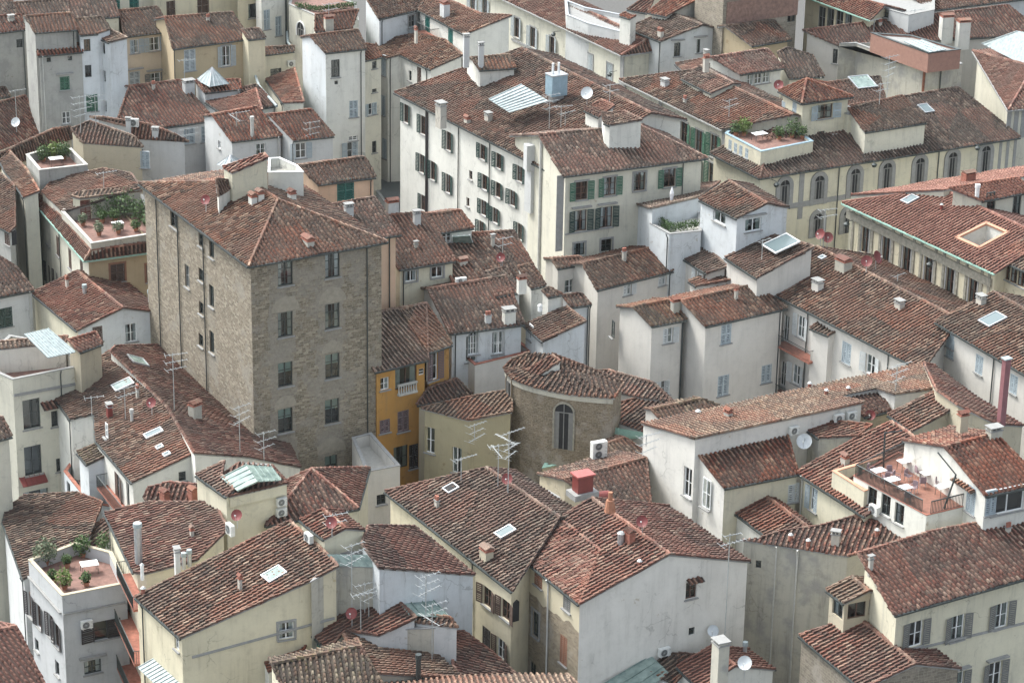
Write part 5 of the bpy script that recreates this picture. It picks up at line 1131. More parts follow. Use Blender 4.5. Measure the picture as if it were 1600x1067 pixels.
# balconies of the cream house
def balcony(b, wl, p0, p1, depth=1.3, reg=None, m=None, wallh=0, rail=True):
    def f(b):
        e = b.edge[b.walls[wl]]; c0 = hit(reg or b.reg, p0, e['p']+e['n']*depth, e['n']); c1 = hit(reg or b.reg, p1, e['p']+e['n']*depth, e['n']); c1.z = c0.z
        x = e['x']; mid = (c0+c1)/2-e['n']*(depth/2); L = (c1-c0).length; mb = MB(); mb.box(mid-Vector((0,0,.1)), (L, depth, .2), m or M_BRICK, (x, -e['n'], Vector((0,0,1)))); o = mb.build('balcony', b.root, b.base)
        if rail:
            rb = MB(); k = int(L/.14)
            for i in range(k+1): q = c0.lerp(c1, i/k); rb.box(q+Vector((0,0,.5)), (.025, .025, 1.0), M_DARKMET)
            rb.tube(c0+Vector((0,0,1)), c1+Vector((0,0,1)), .03, M_DARKMET, 5)
            for c in (c0, c1):
                rb.tube(c+Vector((0,0,1)), c+Vector((0,0,1))-e['n']*depth, .03, M_DARKMET, 5)
                for i in range(8): rb.box(c-e['n']*(depth*i/8)+Vector((0,0,.5)), (.025, .025, 1.0), M_DARKMET)
            rb.build('railing', o, b.base)
    b.extra.append(f)
balcony(N8, '0', (690, 620), (835, 830), reg='a3'); balcony(N8, '0', (710, 920), (840, 1085), reg='a3'); balcony(N8, '0', (730, 390), (830, 520), reg='a3', depth=1.0)
W(N8, '0', [(800, 560), (810, 900)], 1.0, 2.2, fr='dark')
balcony(R2, 'f', (35, 10), (255, 125), reg='d2', depth=1.2); balcony(R2, 'f', (10, 310), (230, 400), reg='d2', depth=1.2)
# garden roof house
K1 = None
def k1():
    reg = 'a1'; z = 19; L, F, R = (75, 30), (528, 562), (990, 500); l, f, r = PT(reg, L, z), PT(reg, F, z), PT(reg, R, z)
    zi = z+.8; f2 = PT(reg, (570, 497), zi); 
    d1 = (l-f).normalized(); d2 = (r-f).normalized(); s = (f2-f); 
    # inner corner lines parallel to the outer ones
    l2 = f2+d1*((l-f).length); r2 = f2+d2*((r-f).length)
    out = [l, f, r, r+(l-f)]
    extra_plane = (Vector((0, 0, zi)), Vector((0, 0, 1)))
    b = building(reg, 'house', 'cream house with a walled roof garden, green gutter and brown shutters, left of the tower', 'house', {0: w_cream, '*': w_och2}, out, [[[l, f, f2, l2]], [[f, r, r2, f2]]], tile='red', ov=.5, gutter=M_GREENMET)
    for e in b.edge: e['p'].z = min(e['p'].z, zi); e['q'].z = min(e['q'].z, zi)
    b.walls = {'l': 0, 'f': 1, 'r': 2, 'b': 3}; return b
K1 = k1()
W(K1, 'l', [(113, 278), (153, 328), (203, 388), (300, 400), (362, 470), (438, 550), (510, 605)], .95, 1.9, sh='brown'); W(K1, 'l', [(240, 440)], .95, 2.2, sh='brown', op=1, fr='dark')
W(K1, 'l', [(115, 478), (160, 530), (205, 590), (245, 630), (300, 640), (350, 690)], .95, 2.0, sh='black', op=1, fr='dark'); pipe(K1, 'l', (265, 500), r=.09); pipe(K1, 'l', (385, 600))
W(K1, 'l', [(170, 820), (215, 870)], .95, 2.0, sh='brown'); W(K1, 'f', [(735, 637), (958, 637)], 1.3, 1.7, sh='brown', sur='orange')
K1t = flat('a1', 'roof_garden', 'walled terracotta roof garden with climbing greenery, left of the stone tower', w_stain, [(385, 255), (570, 456), (1000, 388), (890, 150), (470, 160)], 20.45, par=.9, floor=M_TERRA, cope=M_LGREY, zb=19.3, cat='terrace')
K1c = slab('a1', 'rooftop_cabin', 'yellow garden cabin with a brown door on the roof garden', w_pyel, [(450, 160, 21.6), (500, 172, 21.6), (880, 125, 21.6)], [(448, 162), (500, 175), (885, 130), (850, 95), (480, 140)], ov=.08, tile='pale', gutter=None, zb=19.5)
W(K1c, '1', [(535, 258)], .95, 2.3, sh='red', sill=0)
K1d = sp('a1', 'house', 'old brown roof between the roof garden and the big grey wall, left', w_stain, (262, 135), (390, 258), [(455, 245), (880, 110), (820, 20), (640, -10), (330, 60)], 20.4, sl=12, ov=.05, tile='old', gutter=None)
K3 = sp('a1', 'house', 'broad brown roof on the left edge above a grey wall', w_grey, (-120, 290), (60, 385), [(95, 350), (92, 95), (0, 15), (-120, -20)], 19, ov=.1, tile='old')
K3b = sp('a1', 'house', 'grey house with a green shutter and sagging dark roof on the left edge', w_gw, (-120, 812), (212, 745), [(110, 610), (0, 538), (-120, 520)], 17, ov=.15, tile='old')
W(K3b, 'f', [(28, 918)], 1.5, 1.8, sh='dgreen'); W(K3, '0', [(45, 420)], .9, 1.3, sh='brown')
K3c = sp('a1', 'house', 'brown roof wedge above the garden house facade, left', w_cream, (30, 0), (150, 166), [(245, 130), (172, 0), (60, -120), (0, -60)], 20.5, ov=.1, tile='old')
K4 = flat('a0', 'house', 'grey house with a small planted roof terrace and white table, upper left', w_grey, [(163, 968), (245, 1066), (548, 1032), (440, 925), (300, 930)], 22, par=.8, floor=M_TERRA, cope=M_LGREY)
K4b = flat('a0', 'house', 'big bare grey rendered wall below the small planted terrace, left', w_grey, [(172, 1080), (255, 1160), (560, 1075), (480, 1000), (240, 1010)], 20.2, par=.02, floor=M_GREY)
# ================================================================ top left
U1 = gable('a0', 'house', 'pale grey stained house under a red roof at the left edge, top', w_grey, (-60, 212), (157, 186), (-60, 108), (130, 94), 26, ov=.1, tile='red', back=.5)
W(U1, 'f', [(123, 273)], .7, .9, fr='dark', sill=0); pipe(U1, 'f', (152, 400))
U1b = gable('a0', 'house', 'dark tiled roof in the top left corner behind the red roof', w_beige, (-80, 110), (105, 88), (-80, -30), (60, -40), 26, ov=.1, tile='dark', back=.5)
U2 = gable('a0', 'house', 'tall narrow grey house with a tiled ledge halfway and green shutter, upper left', w_grey, (215, 206), (482, 186), (160, 105), (440, 84), 28, ov=.1, tile='old', back=.4)
U2b = sp('a0', 'house', 'grey rendered house front below its own narrow tiled ledge, upper left', w_grey, (238, 352), (520, 325), [(500, 272), (232, 292)], 25.8, ov=.12, tile='red')
W(U2b, 'f', [(305, 376), (437, 366)], .45, .5, fr='dark', sill=0); W(U2b, 'f', [(405, 522)], 1.0, 1.4, sh='green', hood=1); W(U2b, 'f', [(415, 738)], .9, 1.3)
U3 = sp('a0', 'house', 'bluish white house with small dark windows and a stained corner pier, upper left', w_blue, (500, 222), (612, 212), [(690, 186), (640, 108), (465, 122)], 27.5, ov=.05, tile='pale')
W(U3, 'f', [(545, 285), (552, 447)], .7, 1.3, fr='dark', sill=0); W(U3, 'f', [(575, 645)], 1.2, 1.8, sh='green')
U3b = sp('a0', 'house', 'blue white stained corner block under a small brown roof, upper left', w_blue, (585, 226), (682, 268), [(795, 240), (690, 188)], 26.8, ov=.03, tile='pale', sl=12)
W(U3b, 'f', [(648, 305), (652, 478), (658, 665)], .55, 1.2, fr='dark', sill=0)
U4 = gable('a0', 'house', 'peach house with open grey blue shutters under a dark roof, top left', plaster('peach', (.52, .44, .34), .3), (780, 232), (1067, 196), (742, 70), (985, 46), 25, ov=.15, tile='dark', back=.5)
W(U4, 'f', [(840, 293)], 1.0, 1.5, sh='blue', op=1, half='r'); W(U4, 'f', [(965, 277)], 1.2, 1.5, sh='blue', op=1, cur=1); W(U4, 'f', [(842, 492)], 1.2, 1.5, sh='grey', hood=1); W(U4, 'f', [(970, 492)], 1.2, 1.2, sh='dkgrey', op=1, hood=1)
U5 = gable('a0', 'house', 'ochre brown house with tall grey shutters under a wide dark roof, top left', w_och2, (1080, 308), (1560, 244), (1030, 112), (1452, 80), 25.2, ov=.15, tile='dark', back=.5)
W(U5, 'f', [(1187, 378)], 1.3, 2.3, sh='grey', op=0); W(U5, 'f', [(1415, 352)], 1.0, 2.2, sh='grey', op=1, sur='grey'); pipe(U5, 'f', (1088, 400))
U6 = sp('a0', 'house', 'old dark roof on the top edge behind the narrow grey house', w_pyel, (440, 130), (748, 104), [(700, -40), (420, -20)], 26.5, ov=.1, tile='old')
U7 = flat('a0', 'house', 'yellowish house with two green shutters on the top edge', w_cream, [(640, -180), (950, -215), (950, -400), (640, -360)], 30, par=0, floor=M_GREY)
W(U7, '0', [(720, 20), (838, 18)], 1.1, 2.0, sh='teal')
U8 = flat('a0', 'house', 'yellow house with brown shutters on the top edge, left of centre', w_pyel, [(950, -200), (1225, -240), (1480, -270), (1480, -450), (950, -400)], 30, par=0, floor=M_GREY)
W(U8, '0', [(1068, 58)], 1.1, 1.8, sh='brown'); W(U8, '1', [(1265, 40)], 1.6, 2.2, sh='brown')
U8b = flat('a0', 'house', 'yellow house with a dark window and flower box on the top edge', w_yel, [(1480, -180), (1700, -210), (1700, -400), (1480, -370)], 29.5, par=0, floor=M_GREY)
W(U8b, '0', [(1580, 70)], 1.1, 1.6, fr='dark'); U8c = sp('a0', 'house', 'dark lean-to roof below the yellow house on the top edge', w_yel, (1550, 250), (1660, 238), [(1620, 180), (1510, 190)], 25.6, ov=.05, tile='dark')
A8 = gable('a0', 'house', 'pale house with grey blue shutters under a bright red brown roof, upper left', w_gw, (700, 845), (1342, 752), (808, 542), (1122, 505), 20, ov=.15, tile='red', back=.5)
W(A8, 'f', [(1183, 850), (1292, 838)], 1.2, 1.7, sh='blue'); chimney(A8, (1180, 575), 1.1, 1.0, m=w_gw, cap='flat')
A9 = sp('a0', 'house', 'small red roof carrying a white glazed pyramid, upper left', w_gw, (1278, 582), (1507, 556), [(1500, 500), (1215, 505)], 22, ov=.1, tile='red', sl=12)
def pyr(nm, lab, reg, b, ap, z, h, m):
    P = [PT(reg, p, z) for p in b]; c = sum(P, Vector((0,0,0)))/4; t = hit(reg, ap, c, Vector((c.x, c.y, 0)).normalized()); mb = MB()
    for i in range(4):
        p, q = P[i], P[(i+1) % 4]; mb.face([p, q, t], m)
        for k in range(5): a = p.lerp(q, k/4); mb.tube(a, t, .04, M_METAL, 4, cap=False)
    return tag(mb.build(nm), lab, 'skylight')
pyr('glass_pyramid', 'white glazed pyramid skylight on a small red roof', 'a0', [(1222, 500), (1310, 545), (1432, 525), (1350, 480)], (1325, 420), 22.6, 2, M_SHEET)
pyr('glass_pyramid', 'small white glazed pyramid just behind the tower roof', 'a0', [(1350, 1030), (1440, 1050), (1545, 1020), (1450, 1000)], (1440, 968), 27, 1, M_SHEET)
A10 = gable('a0', 'house', 'white gabled house with a grey metal flue on its red roof, upper left', w_gw, (1447, 887), (1762, 850), (1325, 722), (1605, 672), 20.5, ov=.1, tile='red', back=.6)
W(A10, 'f', [(1630, 935)], 1.0, 1.2, cur=1); chimney(A10, (1577, 850), .35, 1.8, 'pipe', m=M_PIPEW); W(A10, 'l', [(1370, 905)], .6, .8, fr='white')
A10b = sp('a0', 'house', 'flat red lean-to roofs stepping between pyramid skylight and white tall house', w_gw, (1285, 640), (1390, 710), [(1640, 690), (1600, 560), (1500, 600)], 21, ov=.05, tile='red', sl=9)
A11 = gable('b0', 'house', 'white gabled house with open grey blue shutters, right of the flue house', w_gw, (235, 880), (488, 852), (82, 722), (347, 686), 20.5, ov=.1, tile='red', back=.5)
W(A11, 'f', [(280, 943)], 1.1, 1.6, sh='blue', op=1); pipe(A11, 'f', (228, 930))
A12 = slab('a0', 'house', 'beige house with a blue shutter under a low old roof, left', w_beige, [(520, 905, 20.5), (900, 925, 20.5), (450, 805, 21.5)], [(515, 895), (895, 922), (840, 855), (560, 760), (445, 810)], ov=.08, tile='pale', gutter=None)
W(A12, '0', [(905, 1000)], .9, 1.7, sh='blue')
A12b = slab('a0', 'house', 'bare grey house with a small chimney pier under an old roof edge, left', w_gw, [(830, 868, 20), (1178, 888, 20), (830, 790, 21)], [(828, 868), (1180, 890), (1110, 850), (940, 780), (640, 735), (560, 735), (820, 800)], ov=.08, tile='old', gutter=None)
W(A12b, '0', [(905, 1000)], .9, 1.7, sh='blue'); chimney(A12b, (972, 850), .6, .6, m=w_gw, cap='flat'); chimney(A12b, (805, 850), .45, 1.6, m=w_gw, cap='flat')
A14 = slab('a0', 'house', 'old roofs rising to the planted terrace, left edge', w_beige, [(0, 1010, 20), (330, 850, 20.5), (0, 950, 20.8)], [(-60, 1080), (150, 1010), (340, 925), (450, 870), (440, 795), (330, 810), (0, 960), (-60, 990)], ov=.05, tile='old', gutter=None)
A15 = slab('a0', 'house', 'low dark red courtyard roof with a white dish, left edge', w_beige, [(0, 930, 17), (240, 850, 17), (0, 780, 18.5)], [(-60, 960), (270, 840), (160, 600), (0, 640), (-60, 700)], ov=.05, tile='red', gutter=None)
A15b = gable('a0', 'house', 'small brown roof over a dark opening, left edge', w_grey, (-60, 620), (62, 602), (-60, 560), (30, 545), 19.5, ov=.05, tile='old', back=.5)
# ---- top centre
B1 = gable('b0', 'house', 'tall slim cream house with blank white side wall, top centre', {5: w_blue, 4: w_blue, '*': w_white}, (432, 333), (690, 305), (337, 226), (637, 190), 26, ov=.12, tile='old', back=.8)
W(B1, 'f', [(497, 430)], .95, 1.9, fr='dark'); W(B1, 'f', [(610, 682)], .95, 1.8, sh='blue'); W(B1, 'f', [(603, 940)], 1.2, 1.8, sh='blue', op=1, half='l'); W(B1, 'f', [(607, 866)], 1.0, .5); pipe(B1, 'f', (655, 600)); W(B1, 'f', [(502, 518)], .4, .4, fr='dark', sill=0)
B2 = sp('b0', 'house', 'narrow beige wall with four small windows between two tall cream houses', w_cream, (672, 382), (785, 358), [(745, 285), (680, 275)], 24.5, ov=.05, tile='old')
W(B2, 'f', [(740, 408)], .6, .8, fr='dark'); W(B2, 'f', [(740, 568)], .6, .4, fr='dark'); W(B2, 'f', [(727, 682)], 1.2, 1.3, sh='blue', half='l', op=1); W(B2, 'f', [(740, 920)], .6, 1.3, fr='dark')
B3 = sp('b0', 'house', 'cream house with tall pale shutters and a brown roof, top centre', w_white, (900, 345), (1092, 437), [(1295, 347), (1180, 252), (1000, 213), (752, 262), (745, 340), (820, 368)], 24, ov=.15, tile='old', sl=14)
W(B3, '6', [(798, 410), (795, 660), (803, 930)], .8, 2.2, sh='blue'); W(B3, '0', [(963, 475)], .6, 1.1, fr='dark'); W(B3, '0', [(1020, 475)], .8, 1.8, sh='brown'); pipe(B3, '7', (838, 700)); pipe(B3, '0', (1070, 480))
B4 = sp('b0', 'house', 'white house with teal doors onto a small metal balcony, top centre', w_white, (1015, 65), (1303, 218), [(1600, 100), (1410, 92), (1200, 0), (1080, -40)], 27, ov=.15, tile='old', sl=15)
W(B4, '0', [(1072, 152)], 1.1, 2.1, sh='teal'); W(B4, '0', [(1216, 228)], 1.1, 2.1, sh='teal'); chimney(B4, (1180, 105), 1.0, 1.4, m=w_gw); balcony(B4, '0', (1005, 195), (1095, 262), depth=.9)
B4b = sp('b0', 'house', 'bluish white house with a white lattice screen on the top edge, centre', w_blue, (768, 122), (1012, 62), [(1070, -10), (900, -40), (680, -20)], 27, ov=.1, tile='old', sl=15)
W(B4b, 'f', [(975, 135)], 1.0, 1.3, fr='grey', sur='grey')
B5 = flat('b0', 'house', 'curved white house wall with a fan window and hedge on top, top centre', w_cream, [(205, 30), (360, 95), (410, 180), (640, 130), (620, 20), (400, -40), (220, -30)], 26.5, par=.02, floor=M_TERRA)
archwin(B5, '0', [(283, 185)], 1.6, 1.6, m=M_WHITE, rw=.12)
B5b = sp('b0', 'house', 'steep dark red roof with a plastered chimney below the hedge terrace, top centre', w_cream, (370, 200), (600, 180), [(640, 62), (370, 98)], 26.8, ov=.05, sl=25, tile='red'); chimney(B5b, (455, 185), .9, 1.2, m=w_stain)
B5c = flat('b0', 'house', 'cream slab house with grey downpipes on the top edge, left of the fan window', w_white, [(-5, -170), (30, -150), (205, -180), (205, -300), (-5, -300)], 29.5, par=0, floor=M_GREY)
W(B5c, '1', [(68, 125), (140, 165)], .8, 2.2, sh='blue'); pipe(B5c, '1', (185, 100), r=.12)
B6 = gable('b0', 'house', 'small cream dormer house with a dark window, left of the tall slim cream house', w_cream, (10, 350), (238, 322), (-20, 305), (238, 290), 22.5, ov=.1, tile='dark', back=.4)
W(B6, 'f', [(125, 455)], 1.3, .9, fr='dark')
B6b = sp('b0', 'house', 'red brown roof dropping below the small dormer house', w_cream, (62, 500), (170, 645), [(300, 640), (240, 430)], 21, ov=.05, tile='red')
B6c = sp('b0', 'house', 'old dark roof beside the curved white downpipe, upper left', w_white, (-80, 700), (130, 660), [(0, 530), (-120, 560)], 20.5, ov=.05, tile='dark')
B8 = flat('b0', 'house', 'dark ribbed metal roof in the alley between the cream and the long white block', w_gw, [(690, 1110), (960, 1480), (960, 1250), (900, 1080), (780, 985)], 10, par=0, floor=plain('dark_zinc', (.11, .125, .13), .5, .3))

U9 = gable('d0', 'house', 'long old roof on the top edge above the flat topped grey building', w_gw, (1000, 70), (1800, -30), (900, -20), (1800, -120), 26.5, tile='old', back=.5)
U10 = gable('a0', 'house', 'weathered roof ridge on the top edge between the two upper left roofs', w_gw, (90, 96), (480, 62), (50, 25), (450, -12), 25.4, tile='old', back=.5)
for b_, p_, rg in ((U1, (70, 130), 'a0'), (U5, (1300, 130), 'a0'), (A8, (960, 560), 'a0'), (Q1, (1000, 240), 'b0'), (M3, (1000, 480), 'b1'), (M4, (1290, 580), 'b1'), (M4, (1480, 470), 'b1'), (R5, (1400, 800), 'c1'), (R9, (700, 560), 'c1'), (K6, (860, 350), 'a2'), (K6r, (1340, 330), 'a2'), (K2, (420, 730), 'a1'), (L7, (480, 760), 'd2'), (L5, (640, 360), 'd3'), (L5, (1500, 120), 'd3'), (N8, (1200, 150), 'a3'), (N7, (1500, 480), 'a3'), (N21, (1130, 1030), 'b2'), (R3, (1330, 830), 'd1'), (R2, (820, 860), 'd1'), (P3, (1080, 640), 'c0'), (P8, (700, 160), 'd0'), (L4, (420, 200), 'd3')):
    chimney(b_, p_, random.choice([.3, .35, .6, .75]), random.choice([.3, .5, .8]), 'box', reg=rg, cap=random.choice(['tile', 'flat', 'pots']))

W(K6, '3', [(735, 905)], 1.3, 2.2, sh='brown', op=1, half='r'); W(K6, '3', [(800, 960)], .7, 2.2, fr='dark'); balcony(K6, '3', (605, 905), (765, 1075), reg='a2', depth=.9)
N8c = slab('a2', 'house', 'small red roof with two brick chimneys in front of the rambling roof gable', w_white, [(915, 950, 14.8), (1330, 1050, 14.4), (1060, 885, 15.4)], [(900, 975), (960, 1060), (1340, 1060), (1290, 900), (1060, 880), (925, 915)], zb=10, ov=.05, tile='red', gutter=None)
chimney(N8c, (1030, 1000), .7, .7, m=M_BRICK); chimney(N8c, (1205, 985), .7, .7, m=M_BRICK)

K5b = sp('a2', 'house', 'low white wall with a tiled cap at the back of the left terrace', w_white, (-60, 52), (410, 5), [(425, -35), (-60, 8)], 17.5, zb=14, ov=.05, sl=12, tile='pale', gutter=None)
# ================================================================ things standing on roofs, terraces and walls
M_ALU = plain('aerial_aluminium', (.42, .44, .44), .4, .3); M_ACW = plain('white_casing', (.66, .67, .65), .5); M_ACD = plain('dark_fan_grille', (.10, .11, .11), .6)
M_DISHW = plain('pale_dish', (.52, .55, .57), .5); M_DISHR = plain('dark_red_dish', (.17, .035, .035), .55); M_POT = plain('terracotta_pot', (.33, .15, .09), .85, 0, .2)
def antenna(b, reg, foot_, top, label, n=(6,), rz=0., face=None, mat=None):
    """mast with one yagi per entry of n (number of rods)"""
    q, _ = roofpt(b, foot_, reg, face); z1 = max(q.z+.8, min(zo(b, reg, foot_, top, face), q.z+9)); H = z1-q.z; mb = MB(); m = mat or M_ALU
    mb.tube((0,0,-.2), (0,0,H), .035, m, 6)
    for i, k in enumerate(n):
        z = H-.12-i*.62; a = .52+(rz % 1.0-.5)*.5+i*.12+(PI*.5 if k >= 9 and i else 0); d = Vector((math.cos(a), math.sin(a), .05)); s = Vector((-d.y, d.x, 0)); L = 1.1+.12*k
        mb.tube(Vector((0,0,z))-d*L*.35, Vector((0,0,z))+d*L*.65, .028, m, 5)
        for j in range(min(k, 7)):
            c = Vector((0,0,z))+d*(L*(-.33+.96*j/max(1, min(k, 7)-1))); w = .55-.25*j/7+random.uniform(-.1, .1)+(.5 if j == 0 else 0)
            mb.tube(c-s*w/2, c+s*w/2, .014, m, 4)
    o = mb.build('tv_antenna'); o.location = q
    return tag(o, label, 'antenna', 'tv antennas on the roofs')
def dish(b, reg, p, label, col='r', r=.42, face=None, foot_=None, az=-1.9, wall=None, h=.6):
    if wall: c, e = wallpt(b, wall, p, reg); c = c+e['n']*.5; q = c-e['n']*.5-Vector((0,0,.2))
    else:
        q, _ = roofpt(b, foot_ or (p[0], p[1]+34), reg, face); c = q+Vector((0,0,h+r))
    m = M_DISHR if col == 'r' else M_DISHW; mb = MB(); d = Vector((math.cos(az)*.85, math.sin(az)*.85, .5)).normalized(); x = d.cross(Vector((0,0,1))).normalized(); y = x.cross(d); N = 14
    prev = None
    for k in range(4):
        rr = r*(k+1)/4; ring = [c-q + x*(rr*math.cos(2*PI*i/N))+y*(rr*math.sin(2*PI*i/N))+d*(.28*rr*rr/r) for i in range(N)]
        if prev is None: [mb.face([c-q, ring[i], ring[(i+1) % N]], m) for i in range(N)]
        else: [mb.face([prev[i], ring[i], ring[(i+1) % N], prev[(i+1) % N]], m) for i in range(N)]
        prev = ring
    root = mb.build('satellite_dish', None); root.location = q; tag(root, label, 'satellite dish', 'satellite dishes')
    pb = MB(); pb.tube((0,0,0) if not wall else (0,0,.2), c-q-d*.05, .035, M_METAL); pb.build('mast', root)
    ab = MB(); t = c-q-y*(r*.15)+d*r*1.0; ab.tube(c-q-y*r*.9, t, .018, M_METAL, 5); ab.tube(t, t-d*.14, .05, M_ACW, 8); ab.build('receiver_arm', root)
    return root
def ac(label, pos, x, n, w=.85, h=.6, d=.32, fans=1):
    root = empty('air_conditioner', pos, label, 'air conditioner', 'air conditioning units'); Z = Vector((0,0,1)); mb = MB()
    mb.box(Z*h/2, (w, d, h), M_ACW, (x, -n, Z))
    for i in range(4): mb.box(x*(w*.42)+n*(d/2+.005)+Z*(h*(.2+.2*i)), (w*.10, .012, .02), M_ACD, (x, -n, Z))
    for s in (-1, 1): mb.box(x*(s*w*.35)-Z*.04, (.07, d, .08), M_METAL, (x, -n, Z))
    mb.build('casing', root)
    for f in range(fans):
        fb = MB(); c = -x*(w*.10)+n*(d/2+.012)+Z*(h*(f+.5)/fans); r = min(w*.36, h/fans*.42); N = 14
        P = [c+x*(r*math.cos(2*PI*i/N))+Z*(r*math.sin(2*PI*i/N)) for i in range(N)]; fb.face(P, M_ACD)
        Q = [c+n*.01+x*(r*1.1*math.cos(2*PI*i/N))+Z*(r*1.1*math.sin(2*PI*i/N)) for i in range(N)]; P2 = [p+n*.01 for p in P]
        for i in range(N): fb.face([P2[i], Q[i], Q[(i+1) % N], P2[(i+1) % N]], M_METAL)
        for i in range(6): a = PI*i/6; fb.tube(c+n*.012-x*(r*math.cos(a))-Z*(r*math.sin(a)), c+n*.012+x*(r*math.cos(a))+Z*(r*math.sin(a)), .008, M_METAL, 4)
        fb.build('fan_grille', root)
    return root
def acw(b, wl, reg, p, label, **kw):
    c, e = wallpt(b, wl, p, reg); w = kw.get('d', .32); return ac(label, c+e['n']*(w/2+.08)-Vector((0,0,kw.get('h', .6)/2)), e['x'], e['n'], **kw)
def acr(b, reg, p, label, ei=0, up=.15, **kw):
    q, _ = roofpt(b, p, reg); e = b.edge[ei]; return ac(label, q+Vector((0,0,up)), e['x'], e['n'], **kw)
def foliage(mb, c, size, n, m, leaf=.11, flat=1.0):
    N = n; P = rng.normal(0, 1, (N, 3)); P /= np.linalg.norm(P, axis=1)[:, None]; R = rng.uniform(.25, 1, N)**.6
    lump = 1+.35*np.sin(P[:, 0]*4+c[0])*np.cos(P[:, 1]*5+c[1]); C_ = P*(R*lump)[:, None]*np.array([size, size, size*flat])+np.array(c)
    A = rng.normal(0, 1, (N, 3)); A /= np.linalg.norm(A, axis=1)[:, None]; B_ = np.cross(A, rng.normal(0, 1, (N, 3))); B_ /= np.linalg.norm(B_, axis=1)[:, None]
    s = rng.uniform(.6, 1.3, N)[:, None]*leaf
    V = np.stack([C_-A*s, C_-B_*s*.55, C_+A*s, C_+B_*s*.55], 1).reshape(-1, 3); F = np.arange(N*4).reshape(-1, 4); mb.arr(V, F, m, np.full((N, 4, 2), .5))
def plant(pos, size, label, m=None, pot=True, h=None, name='potted_plant', n=260, flat=1.0, group='terrace plants'):
    root = empty(name, pos, label, 'plant', group); ph = .38 if pot else 0; m = m or M_LEAF
    if pot:
        mb = MB(); N = 10
        mb.tube((0,0,0), (0,0,ph), .17, M_POT, 10, .24); mb.tube((0,0,ph-.05), (0,0,ph), .26, M_POT, 10); mb.build('pot', root)
    sb = MB()
    for i in range(5): a = i*1.3; sb.tube((0,0,ph*.8), (math.cos(a)*size*.35, math.sin(a)*size*.35, ph+size*flat*1.0), .025, M_BROWN, 5, .01)
    sb.build('stem', root); fb = MB(); foliage(fb, (0, 0, ph+size*flat*.85), size, n, m, leaf=.07+size*.06, flat=flat); fb.build('foliage', root)
    return root
def table(pos, rz, label, w=1.0, d=.75, m=None, legm=None, group='tables on the terraces'):
    root = empty('table', pos, label, 'table', group, rz=rz); mb = MB(); mb.box((0,0,.735), (w, d, .035), m or M_WHITE); mb.build('table_top', root)
    for x in (-1, 1):
        for y in (-1, 1): lb = MB(); lb.tube((x*(w/2-.07), y*(d/2-.07), 0), (x*(w/2-.1), y*(d/2-.1), .72), .022, legm or M_DARKMET, 6); lb.build('leg', root)
    return root
M_CH = plain('purple_grey_wicker', (.25, .185, .20), .8)
def chair(pos, rz, label):
    root = empty('chair', pos, label, 'chair', 'chairs on the restaurant terrace', rz=rz)
    mb = MB(); mb.box((0,0,.44), (.46, .46, .05), M_CH); mb.build('seat', root); bb = MB(); bb.box((0,.22,.68), (.44, .04, .40), M_CH); bb.box((0,.215,.9), (.36, .04, .06), M_CH); bb.build('backrest', root)
    for x in (-1, 1):
        ab = MB(); ab.box((x*.235, .0, .64), (.045, .44, .035), M_CH); ab.tube((x*.235, -.2, .62), (x*.235, -.2, .45), .018, M_CH, 5); ab.build('armrest', root)
        for y in (-1, 1): lb = MB(); lb.tube((x*.2, y*.2, .42), (x*.21, y*.21, 0), .02, M_METAL, 5); lb.build('leg', root)
    return root
def railing(pts, label, h=1.0, gap=.13, m=None, posts=1.2):
    mb = MB(); o = pts[0]; root = empty('railing', o, label, 'railing'); m = m or M_DARKMET
    rb = MB(); bb = MB(); pb = MB()
    for a, c in zip(pts[:-1], pts[1:]):
        a, c = a-o, c-o; L = (c-a).length
        rb.tube(a+Vector((0,0,h)), c+Vector((0,0,h)), .05, m, 5); rb.tube(a+Vector((0,0,.1)), c+Vector((0,0,.1)), .02, m, 5)
        k = max(1, int(L/gap))
        for i in range(k+1): p = a.lerp(c, i/k); bb.box(p+Vector((0,0,h/2)), (.045, .045, h), m)
    rb.build('handrail', root); bb.build('balusters', root)
    return root
def lantern(b, wl, reg, p, label):
    c, e = wallpt(b, wl, p, reg); root = empty('street_lamp', c, label, 'street lamp', 'black lanterns hung on the facades'); n = e['n']; mb = MB()
    mb.tube((0,0,.35), n*.9+Vector((0,0,.35)), .03, M_DARKMET, 5); mb.build('bracket', root)
    lb = MB(); q = n*.9; lb.tube(q+Vector((0,0,.3)), q+Vector((0,0,.12)), .08, M_DARKMET, 8, .30); lb.tube(q+Vector((0,0,.12)), q+Vector((0,0,-.12)), .30, M_DARKMET, 8, .2); lb.build('lamp_head', root)
def fz(b, reg, p): return PT(reg, p, b.floor_z)

